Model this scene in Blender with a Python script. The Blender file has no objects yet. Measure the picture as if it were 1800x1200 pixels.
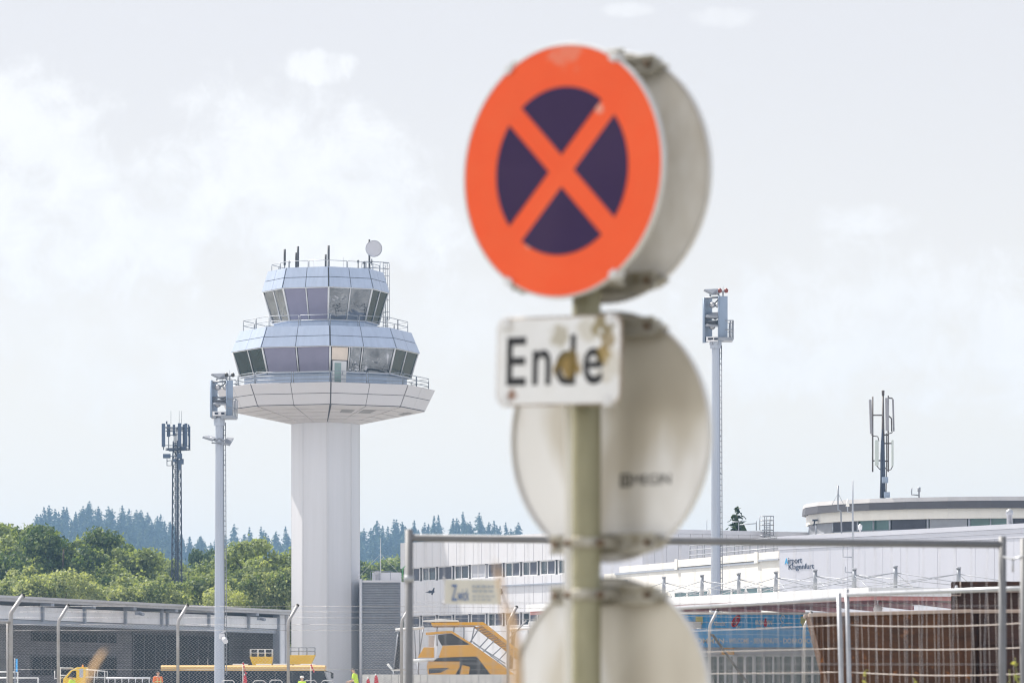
import bpy, bmesh, math, random
import numpy as np
from mathutils import Vector, Matrix, noise as mnoise

random.seed(7)
rng = np.random.default_rng(11)
R = math.radians
SC = bpy.context.scene
COL = SC.collection
F = 7500.0          # focal length measured in photo pixels (photo 1800 wide)
HY = 1200.0         # photo row of the horizon
EYE = 1.6


def P(px, py, Y):
    return Vector(((px - 900.0) / F * Y, Y, EYE + (HY - py) / F * Y))


def X(px, Y):
    return (px - 900.0) / F * Y


def Z(py, Y):
    return EYE + (HY - py) / F * Y


def gz(x, y):
    t = min(1.0, max(0.0, (y - 9.0) / 12.0))
    return 0.5 * t * t * (3 - 2 * t)


GZ = 0.5

# ------------------------------------------------------------------ materials
MATS = {}


def nd(nt, t, **kw):
    n = nt.nodes.new(t)
    for k, v in kw.items():
        setattr(n, k, v)
    return n


def mat(name, col, rough=0.6, metal=0.0, var=0.12, scale=1.5, bump=0.0, bscale=40.0, spec=0.5, streak=0.0,
        col2=None, alt=0.0, altscale=3.0, coord='Object', stretch=(1, 1, 1)):
    """Principled material: base colour varied by noise, optional second (dirt) colour in patches, optional bump."""
    if name in MATS:
        return MATS[name]
    m = bpy.data.materials.new(name)
    m.use_nodes = True
    nt = m.node_tree
    b = nt.nodes['Principled BSDF']
    b.inputs['Roughness'].default_value = rough
    b.inputs['Metallic'].default_value = metal
    b.inputs['Specular IOR Level'].default_value = spec
    tc = nd(nt, 'ShaderNodeTexCoord')
    mp = nd(nt, 'ShaderNodeMapping')
    mp.inputs['Scale'].default_value = stretch
    nt.links.new(tc.outputs[coord], mp.inputs['Vector'])
    n1 = nd(nt, 'ShaderNodeTexNoise')
    n1.inputs['Scale'].default_value = scale
    n1.inputs['Detail'].default_value = 6
    n1.inputs['Roughness'].default_value = 0.6
    nt.links.new(mp.outputs[0], n1.inputs['Vector'])
    mr = nd(nt, 'ShaderNodeMapRange')
    mr.inputs['From Min'].default_value = 0.25
    mr.inputs['From Max'].default_value = 0.75
    mr.inputs['To Min'].default_value = 1 - var
    mr.inputs['To Max'].default_value = 1 + var
    nt.links.new(n1.outputs['Fac'], mr.inputs['Value'])
    mx = nd(nt, 'ShaderNodeMix', data_type='RGBA', blend_type='MULTIPLY')
    mx.inputs['Factor'].default_value = 1
    mx.inputs['A'].default_value = (*col, 1)
    nt.links.new(mr.outputs[0], mx.inputs['B'])
    out = mx.outputs['Result']
    if col2 is not None:
        n2 = nd(nt, 'ShaderNodeTexNoise')
        n2.inputs['Scale'].default_value = altscale
        n2.inputs['Detail'].default_value = 8
        n2.inputs['Roughness'].default_value = 0.65
        nt.links.new(mp.outputs[0], n2.inputs['Vector'])
        r2 = nd(nt, 'ShaderNodeMapRange')
        r2.inputs['From Min'].default_value = 0.5 - 0.12
        r2.inputs['From Max'].default_value = 0.5 + 0.18
        r2.inputs['To Max'].default_value = alt
        nt.links.new(n2.outputs['Fac'], r2.inputs['Value'])
        m2 = nd(nt, 'ShaderNodeMix', data_type='RGBA')
        nt.links.new(r2.outputs[0], m2.inputs['Factor'])
        nt.links.new(out, m2.inputs['A'])
        m2.inputs['B'].default_value = (*col2, 1)
        out = m2.outputs['Result']
    nt.links.new(out, b.inputs['Base Color'])
    if bump:
        n3 = nd(nt, 'ShaderNodeTexNoise')
        n3.inputs['Scale'].default_value = bscale
        n3.inputs['Detail'].default_value = 4
        nt.links.new(mp.outputs[0], n3.inputs['Vector'])
        bp = nd(nt, 'ShaderNodeBump')
        bp.inputs['Strength'].default_value = bump
        bp.inputs['Distance'].default_value = 0.05
        nt.links.new(n3.outputs['Fac'], bp.inputs['Height'])
        nt.links.new(bp.outputs[0], b.inputs['Normal'])
    MATS[name] = m
    return m


def stain_mat(name, col, rough, spots, stain=(0.30, 0.19, 0.03), dirt=(0.35, 0.30, 0.2), dirt_amt=0.25, var=0.06, gen=8.0, ns_scale=38, stretch=(1, 1, 1)):
    """Painted metal with rust/lichen stains that sit at fixed places on the object."""
    m = mat(name, col, rough=rough, var=var, scale=6, col2=dirt, alt=dirt_amt, altscale=gen, stretch=stretch)
    nt = m.node_tree
    b = nt.nodes['Principled BSDF']
    src = b.inputs['Base Color'].links[0].from_socket
    tc = nd(nt, 'ShaderNodeTexCoord')
    ns = nd(nt, 'ShaderNodeTexNoise')
    ns.inputs['Scale'].default_value = ns_scale
    ns.inputs['Detail'].default_value = 5
    nmp = nd(nt, 'ShaderNodeMapping')
    nmp.inputs['Scale'].default_value = stretch
    nt.links.new(tc.outputs['Object'], nmp.inputs['Vector'])
    nt.links.new(nmp.outputs[0], ns.inputs['Vector'])
    for (p, r, s, c) in spots:
        d = nd(nt, 'ShaderNodeVectorMath', operation='DISTANCE')
        nt.links.new(tc.outputs['Object'], d.inputs[0])
        d.inputs[1].default_value = p
        sb = nd(nt, 'ShaderNodeMath', operation='MULTIPLY_ADD')
        nt.links.new(ns.outputs['Fac'], sb.inputs[0])
        sb.inputs[1].default_value = -r * 2.6
        nt.links.new(d.outputs['Value'], sb.inputs[2])
        rg = nd(nt, 'ShaderNodeMapRange')
        rg.inputs['From Min'].default_value = r * -0.1
        rg.inputs['From Max'].default_value = r * -0.5
        rg.inputs['To Max'].default_value = s
        nt.links.new(sb.outputs[0], rg.inputs['Value'])
        mx = nd(nt, 'ShaderNodeMix', data_type='RGBA')
        nt.links.new(rg.outputs[0], mx.inputs['Factor'])
        nt.links.new(src, mx.inputs['A'])
        mx.inputs['B'].default_value = (*c, 1)
        src = mx.outputs['Result']
    nt.links.new(src, b.inputs['Base Color'])
    return m


def leaf_mat(name, cols, trans=0.45, scale=0.35):
    if name in MATS:
        return MATS[name]
    m = bpy.data.materials.new(name)
    m.use_nodes = True
    nt = m.node_tree
    nt.nodes.remove(nt.nodes['Principled BSDF'])
    out = nt.nodes['Material Output']
    geo = nd(nt, 'ShaderNodeNewGeometry')
    oi = nd(nt, 'ShaderNodeObjectInfo')
    ns = nd(nt, 'ShaderNodeTexNoise')
    ns.inputs['Scale'].default_value = scale
    ns.inputs['Detail'].default_value = 3
    nt.links.new(geo.outputs['Position'], ns.inputs['Vector'])
    ad = nd(nt, 'ShaderNodeMath', operation='MULTIPLY_ADD')
    nt.links.new(geo.outputs['Random Per Island'], ad.inputs[0])
    ad.inputs[1].default_value = 0.35
    nt.links.new(ns.outputs['Fac'], ad.inputs[2])
    a2 = nd(nt, 'ShaderNodeMath', operation='MULTIPLY_ADD')
    nt.links.new(oi.outputs['Random'], a2.inputs[0])
    a2.inputs[1].default_value = 0.35
    nt.links.new(ad.outputs[0], a2.inputs[2])
    cr = nd(nt, 'ShaderNodeValToRGB')
    cr.color_ramp.elements[0].position = 0.35
    cr.color_ramp.elements[0].color = (*cols[0], 1)
    cr.color_ramp.elements[1].position = 1.15 if False else 1.0
    cr.color_ramp.elements[1].color = (*cols[-1], 1)
    if len(cols) > 2:
        e = cr.color_ramp.elements.new(0.68)
        e.color = (*cols[1], 1)
    nt.links.new(a2.outputs[0], cr.inputs['Fac'])
    df = nd(nt, 'ShaderNodeBsdfDiffuse')
    tr = nd(nt, 'ShaderNodeBsdfTranslucent')
    gl = nd(nt, 'ShaderNodeBsdfGlossy')
    gl.inputs['Roughness'].default_value = 0.45
    gl.inputs['Color'].default_value = (0.6, 0.6, 0.6, 1)
    nt.links.new(cr.outputs['Color'], df.inputs['Color'])
    tm = nd(nt, 'ShaderNodeMix', data_type='RGBA', blend_type='MULTIPLY')
    tm.inputs['Factor'].default_value = 1
    nt.links.new(cr.outputs['Color'], tm.inputs['A'])
    tm.inputs['B'].default_value = (1.5, 1.5, 0.6, 1)
    nt.links.new(tm.outputs['Result'], tr.inputs['Color'])
    mx = nd(nt, 'ShaderNodeMixShader')
    mx.inputs[0].default_value = trans
    nt.links.new(df.outputs[0], mx.inputs[1])
    nt.links.new(tr.outputs[0], mx.inputs[2])
    m2 = nd(nt, 'ShaderNodeMixShader')
    m2.inputs[0].default_value = 0.02
    nt.links.new(mx.outputs[0], m2.inputs[1])
    nt.links.new(gl.outputs[0], m2.inputs[2])
    nt.links.new(m2.outputs[0], out.inputs['Surface'])
    MATS[name] = m
    return m


def glass_mat(name, col, rough=0.04, wave=0.0, wscale=1.0, spec=0.8, var=0.2, scale=0.8):
    m = mat(name, col, rough=rough, spec=spec, var=var, scale=scale)
    if wave:
        nt = m.node_tree
        b = nt.nodes['Principled BSDF']
        tc = nd(nt, 'ShaderNodeTexCoord')
        n3 = nd(nt, 'ShaderNodeTexNoise')
        n3.inputs['Scale'].default_value = wscale
        n3.inputs['Detail'].default_value = 2
        n3.inputs['Distortion'].default_value = 1.0
        nt.links.new(tc.outputs['Object'], n3.inputs['Vector'])
        bp = nd(nt, 'ShaderNodeBump')
        bp.inputs['Strength'].default_value = wave
        bp.inputs['Distance'].default_value = 0.2
        nt.links.new(n3.outputs['Fac'], bp.inputs['Height'])
        nt.links.new(bp.outputs[0], b.inputs['Normal'])
    return m


# ------------------------------------------------------------------ mesh builder
class MB:
    def __init__(s):
        s.v = []
        s.f = []
        s.mi = []
        s.sm = []

    def add(s, verts, faces, mi=0, smooth=False):
        o = len(s.v)
        s.v.extend([tuple(v) for v in verts])
        for f in faces:
            s.f.append([o + i for i in f])
            s.mi.append(mi)
            s.sm.append(smooth)

    def hexa(s, c, mi=0):
        """eight corners: bottom 4 (ccw), top 4."""
        s.add(c, [(3, 2, 1, 0), (4, 5, 6, 7), (0, 1, 5, 4), (1, 2, 6, 5), (2, 3, 7, 6), (3, 0, 4, 7)], mi)

    def obox(s, o, ux, uy, uz, rx, ry, rz, mi=0):
        o = Vector(o)
        c = []
        for z in rz:
            for (x, y) in ((rx[0], ry[0]), (rx[1], ry[0]), (rx[1], ry[1]), (rx[0], ry[1])):
                c.append(o + ux * x + uy * y + uz * z)
        s.hexa(c, mi)

    def box(s, c, sz, mi=0, rot=None):
        ux, uy, uz = Vector((1, 0, 0)), Vector((0, 1, 0)), Vector((0, 0, 1))
        if rot is not None:
            ux, uy, uz = rot @ ux, rot @ uy, rot @ uz
        hx, hy, hz = sz[0] / 2, sz[1] / 2, sz[2] / 2
        s.obox(c, ux, uy, uz, (-hx, hx), (-hy, hy), (-hz, hz), mi)

    def tube(s, pts, r, n=8, mi=0, cap=True, closed=False, smooth=True):
        pts = [Vector(p) for p in pts]
        if not hasattr(r, '__len__'):
            r = [r] * len(pts)
        rings = []
        prev = None
        N = len(pts)
        for i, p in enumerate(pts):
            if closed:
                t = (pts[(i + 1) % N] - pts[i - 1])
            elif i == 0:
                t = pts[1] - p
            elif i == N - 1:
                t = p - pts[-2]
            else:
                t = (pts[i + 1] - p).normalized() + (p - pts[i - 1]).normalized()
            if t.length < 1e-9:
                t = Vector((0, 0, 1))
            t.normalize()
            if prev is None:
                a = Vector((0, 0, 1)) if abs(t.z) < 0.9 else Vector((1, 0, 0))
                u = t.cross(a).normalized()
            else:
                u = (prev - t * prev.dot(t))
                u = u.normalized() if u.length > 1e-6 else t.orthogonal().normalized()
            prev = u
            w = t.cross(u)
            rings.append([p + (u * math.cos(2 * math.pi * k / n) + w * math.sin(2 * math.pi * k / n)) * r[i] for k in range(n)])
        verts = [v for ring in rings for v in ring]
        faces = []
        for i in range(N - 1 + (1 if closed else 0)):
            a, b = i * n, ((i + 1) % N) * n
            for k in range(n):
                k2 = (k + 1) % n
                faces.append((a + k, a + k2, b + k2, b + k))
        s.add(verts, faces, mi, smooth)
        if cap and not closed:
            o = len(s.v) - len(verts)
            s.f.append([o + k for k in range(n)][::-1]); s.mi.append(mi); s.sm.append(False)
            s.f.append([o + (N - 1) * n + k for k in range(n)]); s.mi.append(mi); s.sm.append(False)

    def prism(s, poly, o, ux, uy, un, t0, t1, mi=0):
        """polygon in (ux,uy) extruded along un from t0 to t1."""
        o = Vector(o)
        n = len(poly)
        a = [o + ux * x + uy * y + un * t0 for x, y in poly]
        b = [o + ux * x + uy * y + un * t1 for x, y in poly]
        faces = [tuple(range(n))[::-1], tuple(range(n, 2 * n))]
        for k in range(n):
            k2 = (k + 1) % n
            faces.append((k, k2, n + k2, n + k))
        s.add(a + b, faces, mi)

    def lathe(s, prof, o, ax, n=32, mi=0, smooth=True, capends=True):
        """profile [(r, h)] turned about axis ax through o."""
        o = Vector(o)
        ax = Vector(ax).normalized()
        u = ax.orthogonal().normalized()
        w = ax.cross(u)
        verts = []
        for (r, h) in prof:
            for k in range(n):
                a = 2 * math.pi * k / n
                verts.append(o + ax * h + (u * math.cos(a) + w * math.sin(a)) * r)
        faces = []
        for i in range(len(prof) - 1):
            for k in range(n):
                k2 = (k + 1) % n
                faces.append((i * n + k, i * n + k2, (i + 1) * n + k2, (i + 1) * n + k))
        s.add(verts, faces, mi, smooth)
        if capends:
            b = len(s.v) - len(verts)
            s.f.append([b + k for k in range(n)][::-1]); s.mi.append(mi); s.sm.append(False)
            s.f.append([b + (len(prof) - 1) * n + k for k in range(n)]); s.mi.append(mi); s.sm.append(False)

    def slab(s, q, t, mi=0):
        """quad q (4 pts) given thickness t behind its normal."""
        q = [Vector(p) for p in q]
        n = (q[1] - q[0]).cross(q[3] - q[0]).normalized()
        s.hexa([p - n * t for p in q] + q, mi)

    def build(s, name, mats, parent=None, bevel=0.0, bseg=2):
        if not isinstance(mats, (list, tuple)):
            mats = [mats]
        me = bpy.data.meshes.new(name)
        off = worigin(parent) if parent is not None else Vector((0, 0, 0))
        me.from_pydata([(v[0] - off.x, v[1] - off.y, v[2] - off.z) for v in s.v], [], s.f)
        for m in mats:
            me.materials.append(m)
        me.polygons.foreach_set('material_index', s.mi)
        me.polygons.foreach_set('use_smooth', s.sm)
        me.update()
        bm = bmesh.new()
        bm.from_mesh(me)
        bmesh.ops.recalc_face_normals(bm, faces=bm.faces)
        bm.to_mesh(me)
        bm.free()
        ob = bpy.data.objects.new(name, me)
        COL.objects.link(ob)
        if parent is not None:
            ob.parent = parent
        if bevel:
            md = ob.modifiers.new('bevel', 'BEVEL')
            md.width = bevel
            md.segments = bseg
            md.limit_method = 'ANGLE'
            md.angle_limit = R(40)
        return ob


def worigin(o):
    v = Vector((0, 0, 0))
    while o is not None:
        v += o.location
        o = o.parent
    return v


def tag(o, label=None, cat=None, group=None, kind=None):
    if label:
        o['label'] = label
    if cat:
        o['category'] = cat
    if group:
        o['group'] = group
    if kind:
        o['kind'] = kind
    return o


def thing(name, loc, label, cat, group=None):
    o = bpy.data.objects.new(name, None)
    o.empty_display_size = 0.3
    COL.objects.link(o)
    o.location = loc
    return tag(o, label, cat, group)


def copy_tree(o, parent=None):
    c = o.copy()
    COL.objects.link(c)
    if parent is not None:
        c.parent = parent
    for ch in list(o.children):
        copy_tree(ch, c)
    return c


def text_part(name, body, o, ux, uz, width, height, material, parent, depth=0.004, thin=0.0, spacing=1.0):
    """solid lettering standing 'depth' proud of the plane through o; fitted to width x height."""
    cu = bpy.data.curves.new('lettering', 'FONT')
    cu.body = body
    cu.extrude = 0.5
    cu.offset = thin
    cu.space_character = spacing
    cu.resolution_u = 6
    tob = bpy.data.objects.new('lettering', cu)
    COL.objects.link(tob)
    bpy.context.view_layer.update()
    dg = bpy.context.evaluated_depsgraph_get()
    me = bpy.data.meshes.new_from_object(tob.evaluated_get(dg))
    bpy.data.objects.remove(tob)
    co = np.empty(len(me.vertices) * 3)
    me.vertices.foreach_get('co', co)
    co = co.reshape(-1, 3)
    mn, mxx = co.min(0), co.max(0)
    k = (width / (mxx[0] - mn[0]), height / (mxx[1] - mn[1]))
    un = ux.cross(uz)
    off = worigin(parent)
    o = Vector(o) - off
    ux_, uz_, un_ = np.array(ux), np.array(uz), np.array(un)
    res = np.array(o)[None] + ((co[:, 0:1] - mn[0]) * k[0]) * ux_ + ((co[:, 1:2] - mn[1]) * k[1]) * uz_ + ((co[:, 2:3] + 0.5) * depth) * un_
    me.vertices.foreach_set('co', res.ravel())
    me.materials.clear()
    me.materials.append(material)
    me.update()
    ob = bpy.data.objects.new(name, me)
    COL.objects.link(ob)
    ob.parent = parent
    return ob


UX, UY, UZ = Vector((1, 0, 0)), Vector((0, 1, 0)), Vector((0, 0, 1))


class Fac:
    """an upright wall plane through two (photo column, distance) points; out = toward the viewer."""

    def __init__(s, pa, ya, pb, yb):
        s.a = Vector((X(pa, ya), ya, 0))
        b = Vector((X(pb, yb), yb, 0))
        s.len = (b - s.a).length
        s.d = (b - s.a).normalized()
        s.n = Vector((s.d.y, -s.d.x, 0))
        if s.n.y > 0:
            s.n = -s.n

    def s(s, px):
        k = (px - 900.0) / F
        return (k * s.a.y - s.a.x) / (s.d.x - k * s.d.y)

    def Y(s, px):
        return s.a.y + s.d.y * s.s(px)

    def z(s, px, py):
        return EYE + (HY - py) / F * s.Y(px)

    def pt(s, t, z, off=0.0):
        v = s.a + s.d * t + s.n * off
        return Vector((v.x, v.y, z))

    def box(s, mb, s0, s1, z0, z1, o0, o1, mi=0):
        mb.obox(s.a, s.d, s.n, UZ, (s0, s1), (o0, o1), (z0, z1), mi)
# ------------------------------------------------------------------ camera, light, sky
SUN_EL, SUN_AZ = R(50), R(48)                 # azimuth: to the left of the view, behind the scene
to_sun = Vector((-math.cos(SUN_EL) * math.cos(SUN_AZ), math.cos(SUN_EL) * math.sin(SUN_AZ), math.sin(SUN_EL)))

cam_d = bpy.data.cameras.new('camera')
cam = bpy.data.objects.new('camera', cam_d)
COL.objects.link(cam)
cam.location = (0, 0, EYE)
cam.rotation_euler = (R(90), 0, 0)
cam_d.sensor_width = 36
cam_d.lens = F / 1800 * 36
cam_d.shift_y = (HY - 600) / 1800
cam_d.clip_start = 0.5
cam_d.clip_end = 8000
cam_d.dof.use_dof = True
cam_d.dof.focus_distance = 330
cam_d.dof.aperture_fstop = 7.2
SC.camera = cam

sun_d = bpy.data.lights.new('sun', 'SUN')
sun_d.energy = 5.0
sun_d.angle = R(0.53)
sun_d.color = (1.0, 0.94, 0.85)
sun = bpy.data.objects.new('sun', sun_d)
COL.objects.link(sun)
sun.rotation_euler = to_sun.to_track_quat('Z', 'Y').to_euler()

W = bpy.data.worlds.new("World")
SC.world = W
W.use_nodes = True
nt = W.node_tree
bg = nt.nodes['Background']
SKY_S = 0.1
bg.inputs['Strength'].default_value = SKY_S
sky = nd(nt, 'ShaderNodeTexSky', sky_type='NISHITA')
sky.sun_disc = False
sky.sun_elevation = SUN_EL
sky.sun_rotation = math.atan2(to_sun.x, to_sun.y)
sky.altitude = 450
sky.air_density = 1.0
sky.dust_density = 2.0
tc = nd(nt, 'ShaderNodeTexCoord')
sx = nd(nt, 'ShaderNodeSeparateXYZ')
nt.links.new(tc.outputs['Generated'], sx.inputs[0])


def M(op, a, b=None, c=None, clamp=False):
    n = nd(nt, 'ShaderNodeMath', operation=op)
    n.use_clamp = clamp
    for i, v in enumerate((a, b, c)):
        if v is None:
            continue
        if isinstance(v, (int, float)):
            n.inputs[i].default_value = v
        else:
            nt.links.new(v, n.inputs[i])
    return n.outputs[0]


def NOI(vec, scale, detail=8, rough=0.58, dist=0.0, off=(0, 0, 0)):
    mp = nd(nt, 'ShaderNodeMapping')
    mp.inputs['Location'].default_value = off
    nt.links.new(vec, mp.inputs[0])
    n = nd(nt, 'ShaderNodeTexNoise')
    n.inputs['Scale'].default_value = scale
    n.inputs['Detail'].default_value = detail
    n.inputs['Roughness'].default_value = rough
    n.inputs['Distortion'].default_value = dist
    nt.links.new(mp.outputs[0], n.inputs['Vector'])
    return n.outputs['Fac']


def SS(x, a, b):
    n = nd(nt, 'ShaderNodeMapRange', interpolation_type='SMOOTHSTEP')
    nt.links.new(x, n.inputs['Value'])
    n.inputs['From Min'].default_value = a
    n.inputs['From Max'].default_value = b
    return n.outputs[0]


dirv = tc.outputs['Generated']
n_big = NOI(dirv, 32, 10, 0.60, 0.3)
n_mid = NOI(dirv, 90, 8, 0.62, 0.4, (3, 1, 7))
nn = M('ADD', M('MULTIPLY', n_big, 0.62), M('MULTIPLY', n_mid, 0.38))
masks = []


def bank(px, py, rx, ry, amp, e0, e1, flat=0.0):
    """a cumulus bank round a direction in the sky, its edge broken up by noise."""
    d = Vector(((px - 900) / F, 1, (HY - py) / F)).normalized()
    dx = M('MULTIPLY', M('SUBTRACT', sx.outputs[0], d.x), F / rx)
    dz = M('MULTIPLY', M('SUBTRACT', sx.outputs[2], d.z), F / ry)
    fr = M('GREATER_THAN', sx.outputs[1], 0.5)
    r2 = M('ADD', M('MULTIPLY', dx, dx), M('MULTIPLY', dz, dz))
    f = M('ADD', M('SUBTRACT', 1.0, r2), M('MULTIPLY', M('SUBTRACT', nn, 0.5), amp))
    return M('MULTIPLY', SS(f, e0, e1), fr)


b1 = bank(310, 350, 540, 235, 6.0, 0.0, 1.1)
b2 = bank(80, 235, 260, 110, 5.5, 0.0, 0.9)
b3 = bank(565, 116, 95, 38, 5.0, 0.1, 0.8)
b4 = bank(1560, 570, 460, 170, 6.0, 0.0, 1.2)
b5 = bank(1520, 385, 130, 36, 5.0, 0.1, 1.2)
b6 = bank(420, 600, 700, 160, 5.0, 0.0, 1.4)
mk = b1
b7 = bank(1105, 18, 60, 16, 4.0, 0.1, 1.0)
b8 = bank(1275, 30, 70, 22, 4.0, 0.1, 1.0)
for b in (b2, b3, M('MULTIPLY', b4, 0.75), M('MULTIPLY', b5, 0.8), M('MULTIPLY', b6, 0.5), M('MULTIPLY', b7, 0.6), M('MULTIPLY', b8, 0.5)):
    mk = M('MAXIMUM', mk, b)
# the rest of the sky carries broken cloud too
alln = NOI(dirv, 3.0, 8, 0.6, 0.2, (5, 5, 5))
rest = M('MULTIPLY', SS(alln, 0.40, 0.56), M('LESS_THAN', sx.outputs[1], 0.5))
mk = M('MAXIMUM', mk, M('MULTIPLY', rest, 0.95))
# unseen clouds behind the camera, brightened to fill the shaded faces turned to it
front = nd(nt, 'ShaderNodeMapRange', interpolation_type='SMOOTHSTEP')
nt.links.new(sx.outputs[1], front.inputs['Value'])
front.inputs['From Min'].default_value = 0.45
front.inputs['From Max'].default_value = -0.35
shade = M('MULTIPLY', M('MULTIPLY_ADD', M('SUBTRACT', n_mid, 0.5), 0.22, 1.0), M('MULTIPLY_ADD', front.outputs[0], 0.62, 1.0))
# thin high veil over all of it
veil = nd(nt, 'ShaderNodeMix', data_type='RGBA')
# unseen sky at right behind the camera, made bluer to cool right-facing sides
side = nd(nt, 'ShaderNodeMapRange', interpolation_type='SMOOTHSTEP')
nt.links.new(sx.outputs[0], side.inputs['Value'])
side.inputs['From Min'].default_value = 0.45
side.inputs['From Max'].default_value = -0.35
ahead = nd(nt, 'ShaderNodeMapRange', interpolation_type='SMOOTHSTEP')
nt.links.new(sx.outputs[1], ahead.inputs['Value'])
ahead.inputs['From Min'].default_value = 0.5
ahead.inputs['From Max'].default_value = 0.9
hazy = M('MAXIMUM', side.outputs[0], ahead.outputs[0])
nt.links.new(M('MULTIPLY_ADD', hazy, 0.45, 0.40), veil.inputs['Factor'])
mk = M('MULTIPLY', mk, M('MULTIPLY_ADD', hazy, 0.6, 0.4))
nt.links.new(sky.outputs[0], veil.inputs['A'])
VEIL = (5.75, 5.50, 5.45)
vh = nd(nt, 'ShaderNodeMapRange', interpolation_type='SMOOTHSTEP')      # the veil thickens and whitens towards the horizon
nt.links.new(sx.outputs[2], vh.inputs['Value'])
vh.inputs['From Min'].default_value = 0.17
vh.inputs['From Max'].default_value = 0.02
vcol = nd(nt, 'ShaderNodeMix', data_type='RGBA')
vcol.inputs['A'].default_value = (*VEIL, 1)
vcol.inputs['B'].default_value = (VEIL[0] * 1.20, VEIL[1] * 1.16, VEIL[2] * 1.06, 1)
nt.links.new(vh.outputs[0], vcol.inputs['Factor'])
nt.links.new(vcol.outputs['Result'], veil.inputs['B'])
cl = nd(nt, 'ShaderNodeMix', data_type='RGBA', blend_type='MULTIPLY')
cl.inputs['Factor'].default_value = 1
cl.inputs['A'].default_value = (6.7, 6.7, 6.75, 1)
nt.links.new(shade, cl.inputs['B'])
fin = nd(nt, 'ShaderNodeMix', data_type='RGBA')
nt.links.new(M('MULTIPLY', mk, 0.85), fin.inputs['Factor'])
nt.links.new(veil.outputs['Result'], fin.inputs['A'])
nt.links.new(cl.outputs['Result'], fin.inputs['B'])
nt.links.new(fin.outputs['Result'], bg.inputs['Color'])
W.cycles.sampling_method = 'MANUAL'
W.cycles.sample_map_resolution = 512

SC.view_settings.view_transform = 'Standard'
SC.view_settings.look = 'None'
SC.view_settings.exposure = 0.62
SC.view_settings.gamma = 1.0
SC.cycles.use_denoising = True
SC.cycles.denoiser = 'OPENIMAGEDENOISE'
SC.cycles.denoising_input_passes = 'RGB_ALBEDO_NORMAL'
SC.cycles.denoising_prefilter = 'ACCURATE'
SC.cycles.max_bounces = 6
SC.cycles.diffuse_bounces = 3
SC.cycles.glossy_bounces = 3
SC.cycles.transmission_bounces = 4
SC.cycles.transparent_max_bounces = 6
SC.cycles.volume_bounces = 0
SC.cycles.caustics_reflective = False
SC.cycles.caustics_refractive = False
SC.cycles.sample_clamp_indirect = 6
SC.cycles.pixel_filter_type = 'BLACKMAN_HARRIS'
SC.cycles.filter_width = 1.2

# ------------------------------------------------------------------ ground, hills, haze
HAZE_D = 0.00018


def grid_mesh(name, xs, ys, h, material):
    vs, fs = [], []
    nx = len(xs)
    for y in ys:
        for x in xs:
            vs.append((x, y, h(x, y)))
    for j in range(len(ys) - 1):
        for i in range(nx - 1):
            a = j * nx + i
            fs.append((a, a + 1, a + nx + 1, a + nx))
    me = bpy.data.meshes.new(name)
    me.from_pydata(vs, [], fs)
    me.polygons.foreach_set('use_smooth', [True] * len(fs))
    me.materials.append(material)
    me.update()
    ob = bpy.data.objects.new(name, me)
    COL.objects.link(ob)
    return ob


m_ground = mat('grass_ground', (0.30, 0.29, 0.25), 0.95, var=0.25, scale=0.15, col2=(0.40, 0.385, 0.345), alt=0.8, altscale=0.04, bump=0.4, bscale=6)
m_apron = mat('apron_concrete', (0.47, 0.47, 0.47), 0.9, var=0.3, scale=0.12, col2=(0.17, 0.175, 0.18), alt=1.0, altscale=0.07)
m_hill = mat('hill_soil', (0.035, 0.055, 0.025), 0.95, var=0.3, scale=0.02)
m_asphalt = mat('asphalt', (0.055, 0.055, 0.057), 0.9, var=0.2, scale=2.0, bump=0.3, bscale=60)
m_paint = mat('road_paint', (0.75, 0.75, 0.72), 0.7, var=0.1, scale=3)

xs = [-2600, -1500, -900, -500, -250, -120, -60, -30, -15, -8, 0, 8, 15, 30, 60, 120, 250, 500, 900, 1500, 2600]
ys = [-150, -60, -20, 0, 5, 8, 9, 10.5, 12, 13.5, 15, 16.5, 18, 20, 21, 24, 40, 80, 150, 300, 600, 1000, 1500, 2100, 3100]
tag(grid_mesh('ground', xs, ys, gz, m_ground), 'dry mown grass ground', kind='structure')
tag(grid_mesh('road', [-200, -50, 0, 50, 200], [1.0, 3.5, 6.0], lambda x, y: 0.004, m_asphalt), 'grey asphalt road', kind='structure')
tag(grid_mesh('apron', [-130, -60, 0, 60, 130], [112, 180, 260, 330, 420], lambda x, y: GZ + 0.004, m_apron), 'pale concrete airport apron', kind='structure')


def skyline(px):
    """row of the conifer tops against the sky, read along the photograph's far woods."""
    K = [(-200, 930), (0, 925), (55, 905), (90, 893), (130, 886), (200, 888), (255, 897), (300, 908), (325, 930), (345, 932), (365, 934), (400, 932),
         (440, 924), (480, 925), (510, 930), (570, 936), (640, 926), (700, 912), (740, 914), (790, 905), (830, 903), (860, 908), (900, 922),
         (940, 936), (990, 950), (1100, 985), (1400, 1040), (1900, 1060)]
    for (a, b) in zip(K, K[1:]):
        if a[0] <= px <= b[0]:
            t = (px - a[0]) / (b[0] - a[0])
            return a[1] + (b[1] - a[1]) * t
    return 1000


HILL_Y = 2380.0


def hill_h(x, y):
    """ridge whose woods, about 24 m tall, make that skyline."""
    px = 900 + F * x / HILL_Y
    top = Z(skyline(max(-200, min(1890, px))), HILL_Y) - 34
    if y < HILL_Y:
        t = max(0.0, min(1.0, (y - 1750) / (HILL_Y - 1750)))
    else:
        t = max(0.0, min(1.0, (3000 - y) / (3000 - HILL_Y)))
    t = t * t * (3 - 2 * t)
    return -1.0 + (max(top, 0) + 1.0) * t + 1.2 * mnoise.noise(Vector((x * 0.02, y * 0.02, 0))) * t


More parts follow.
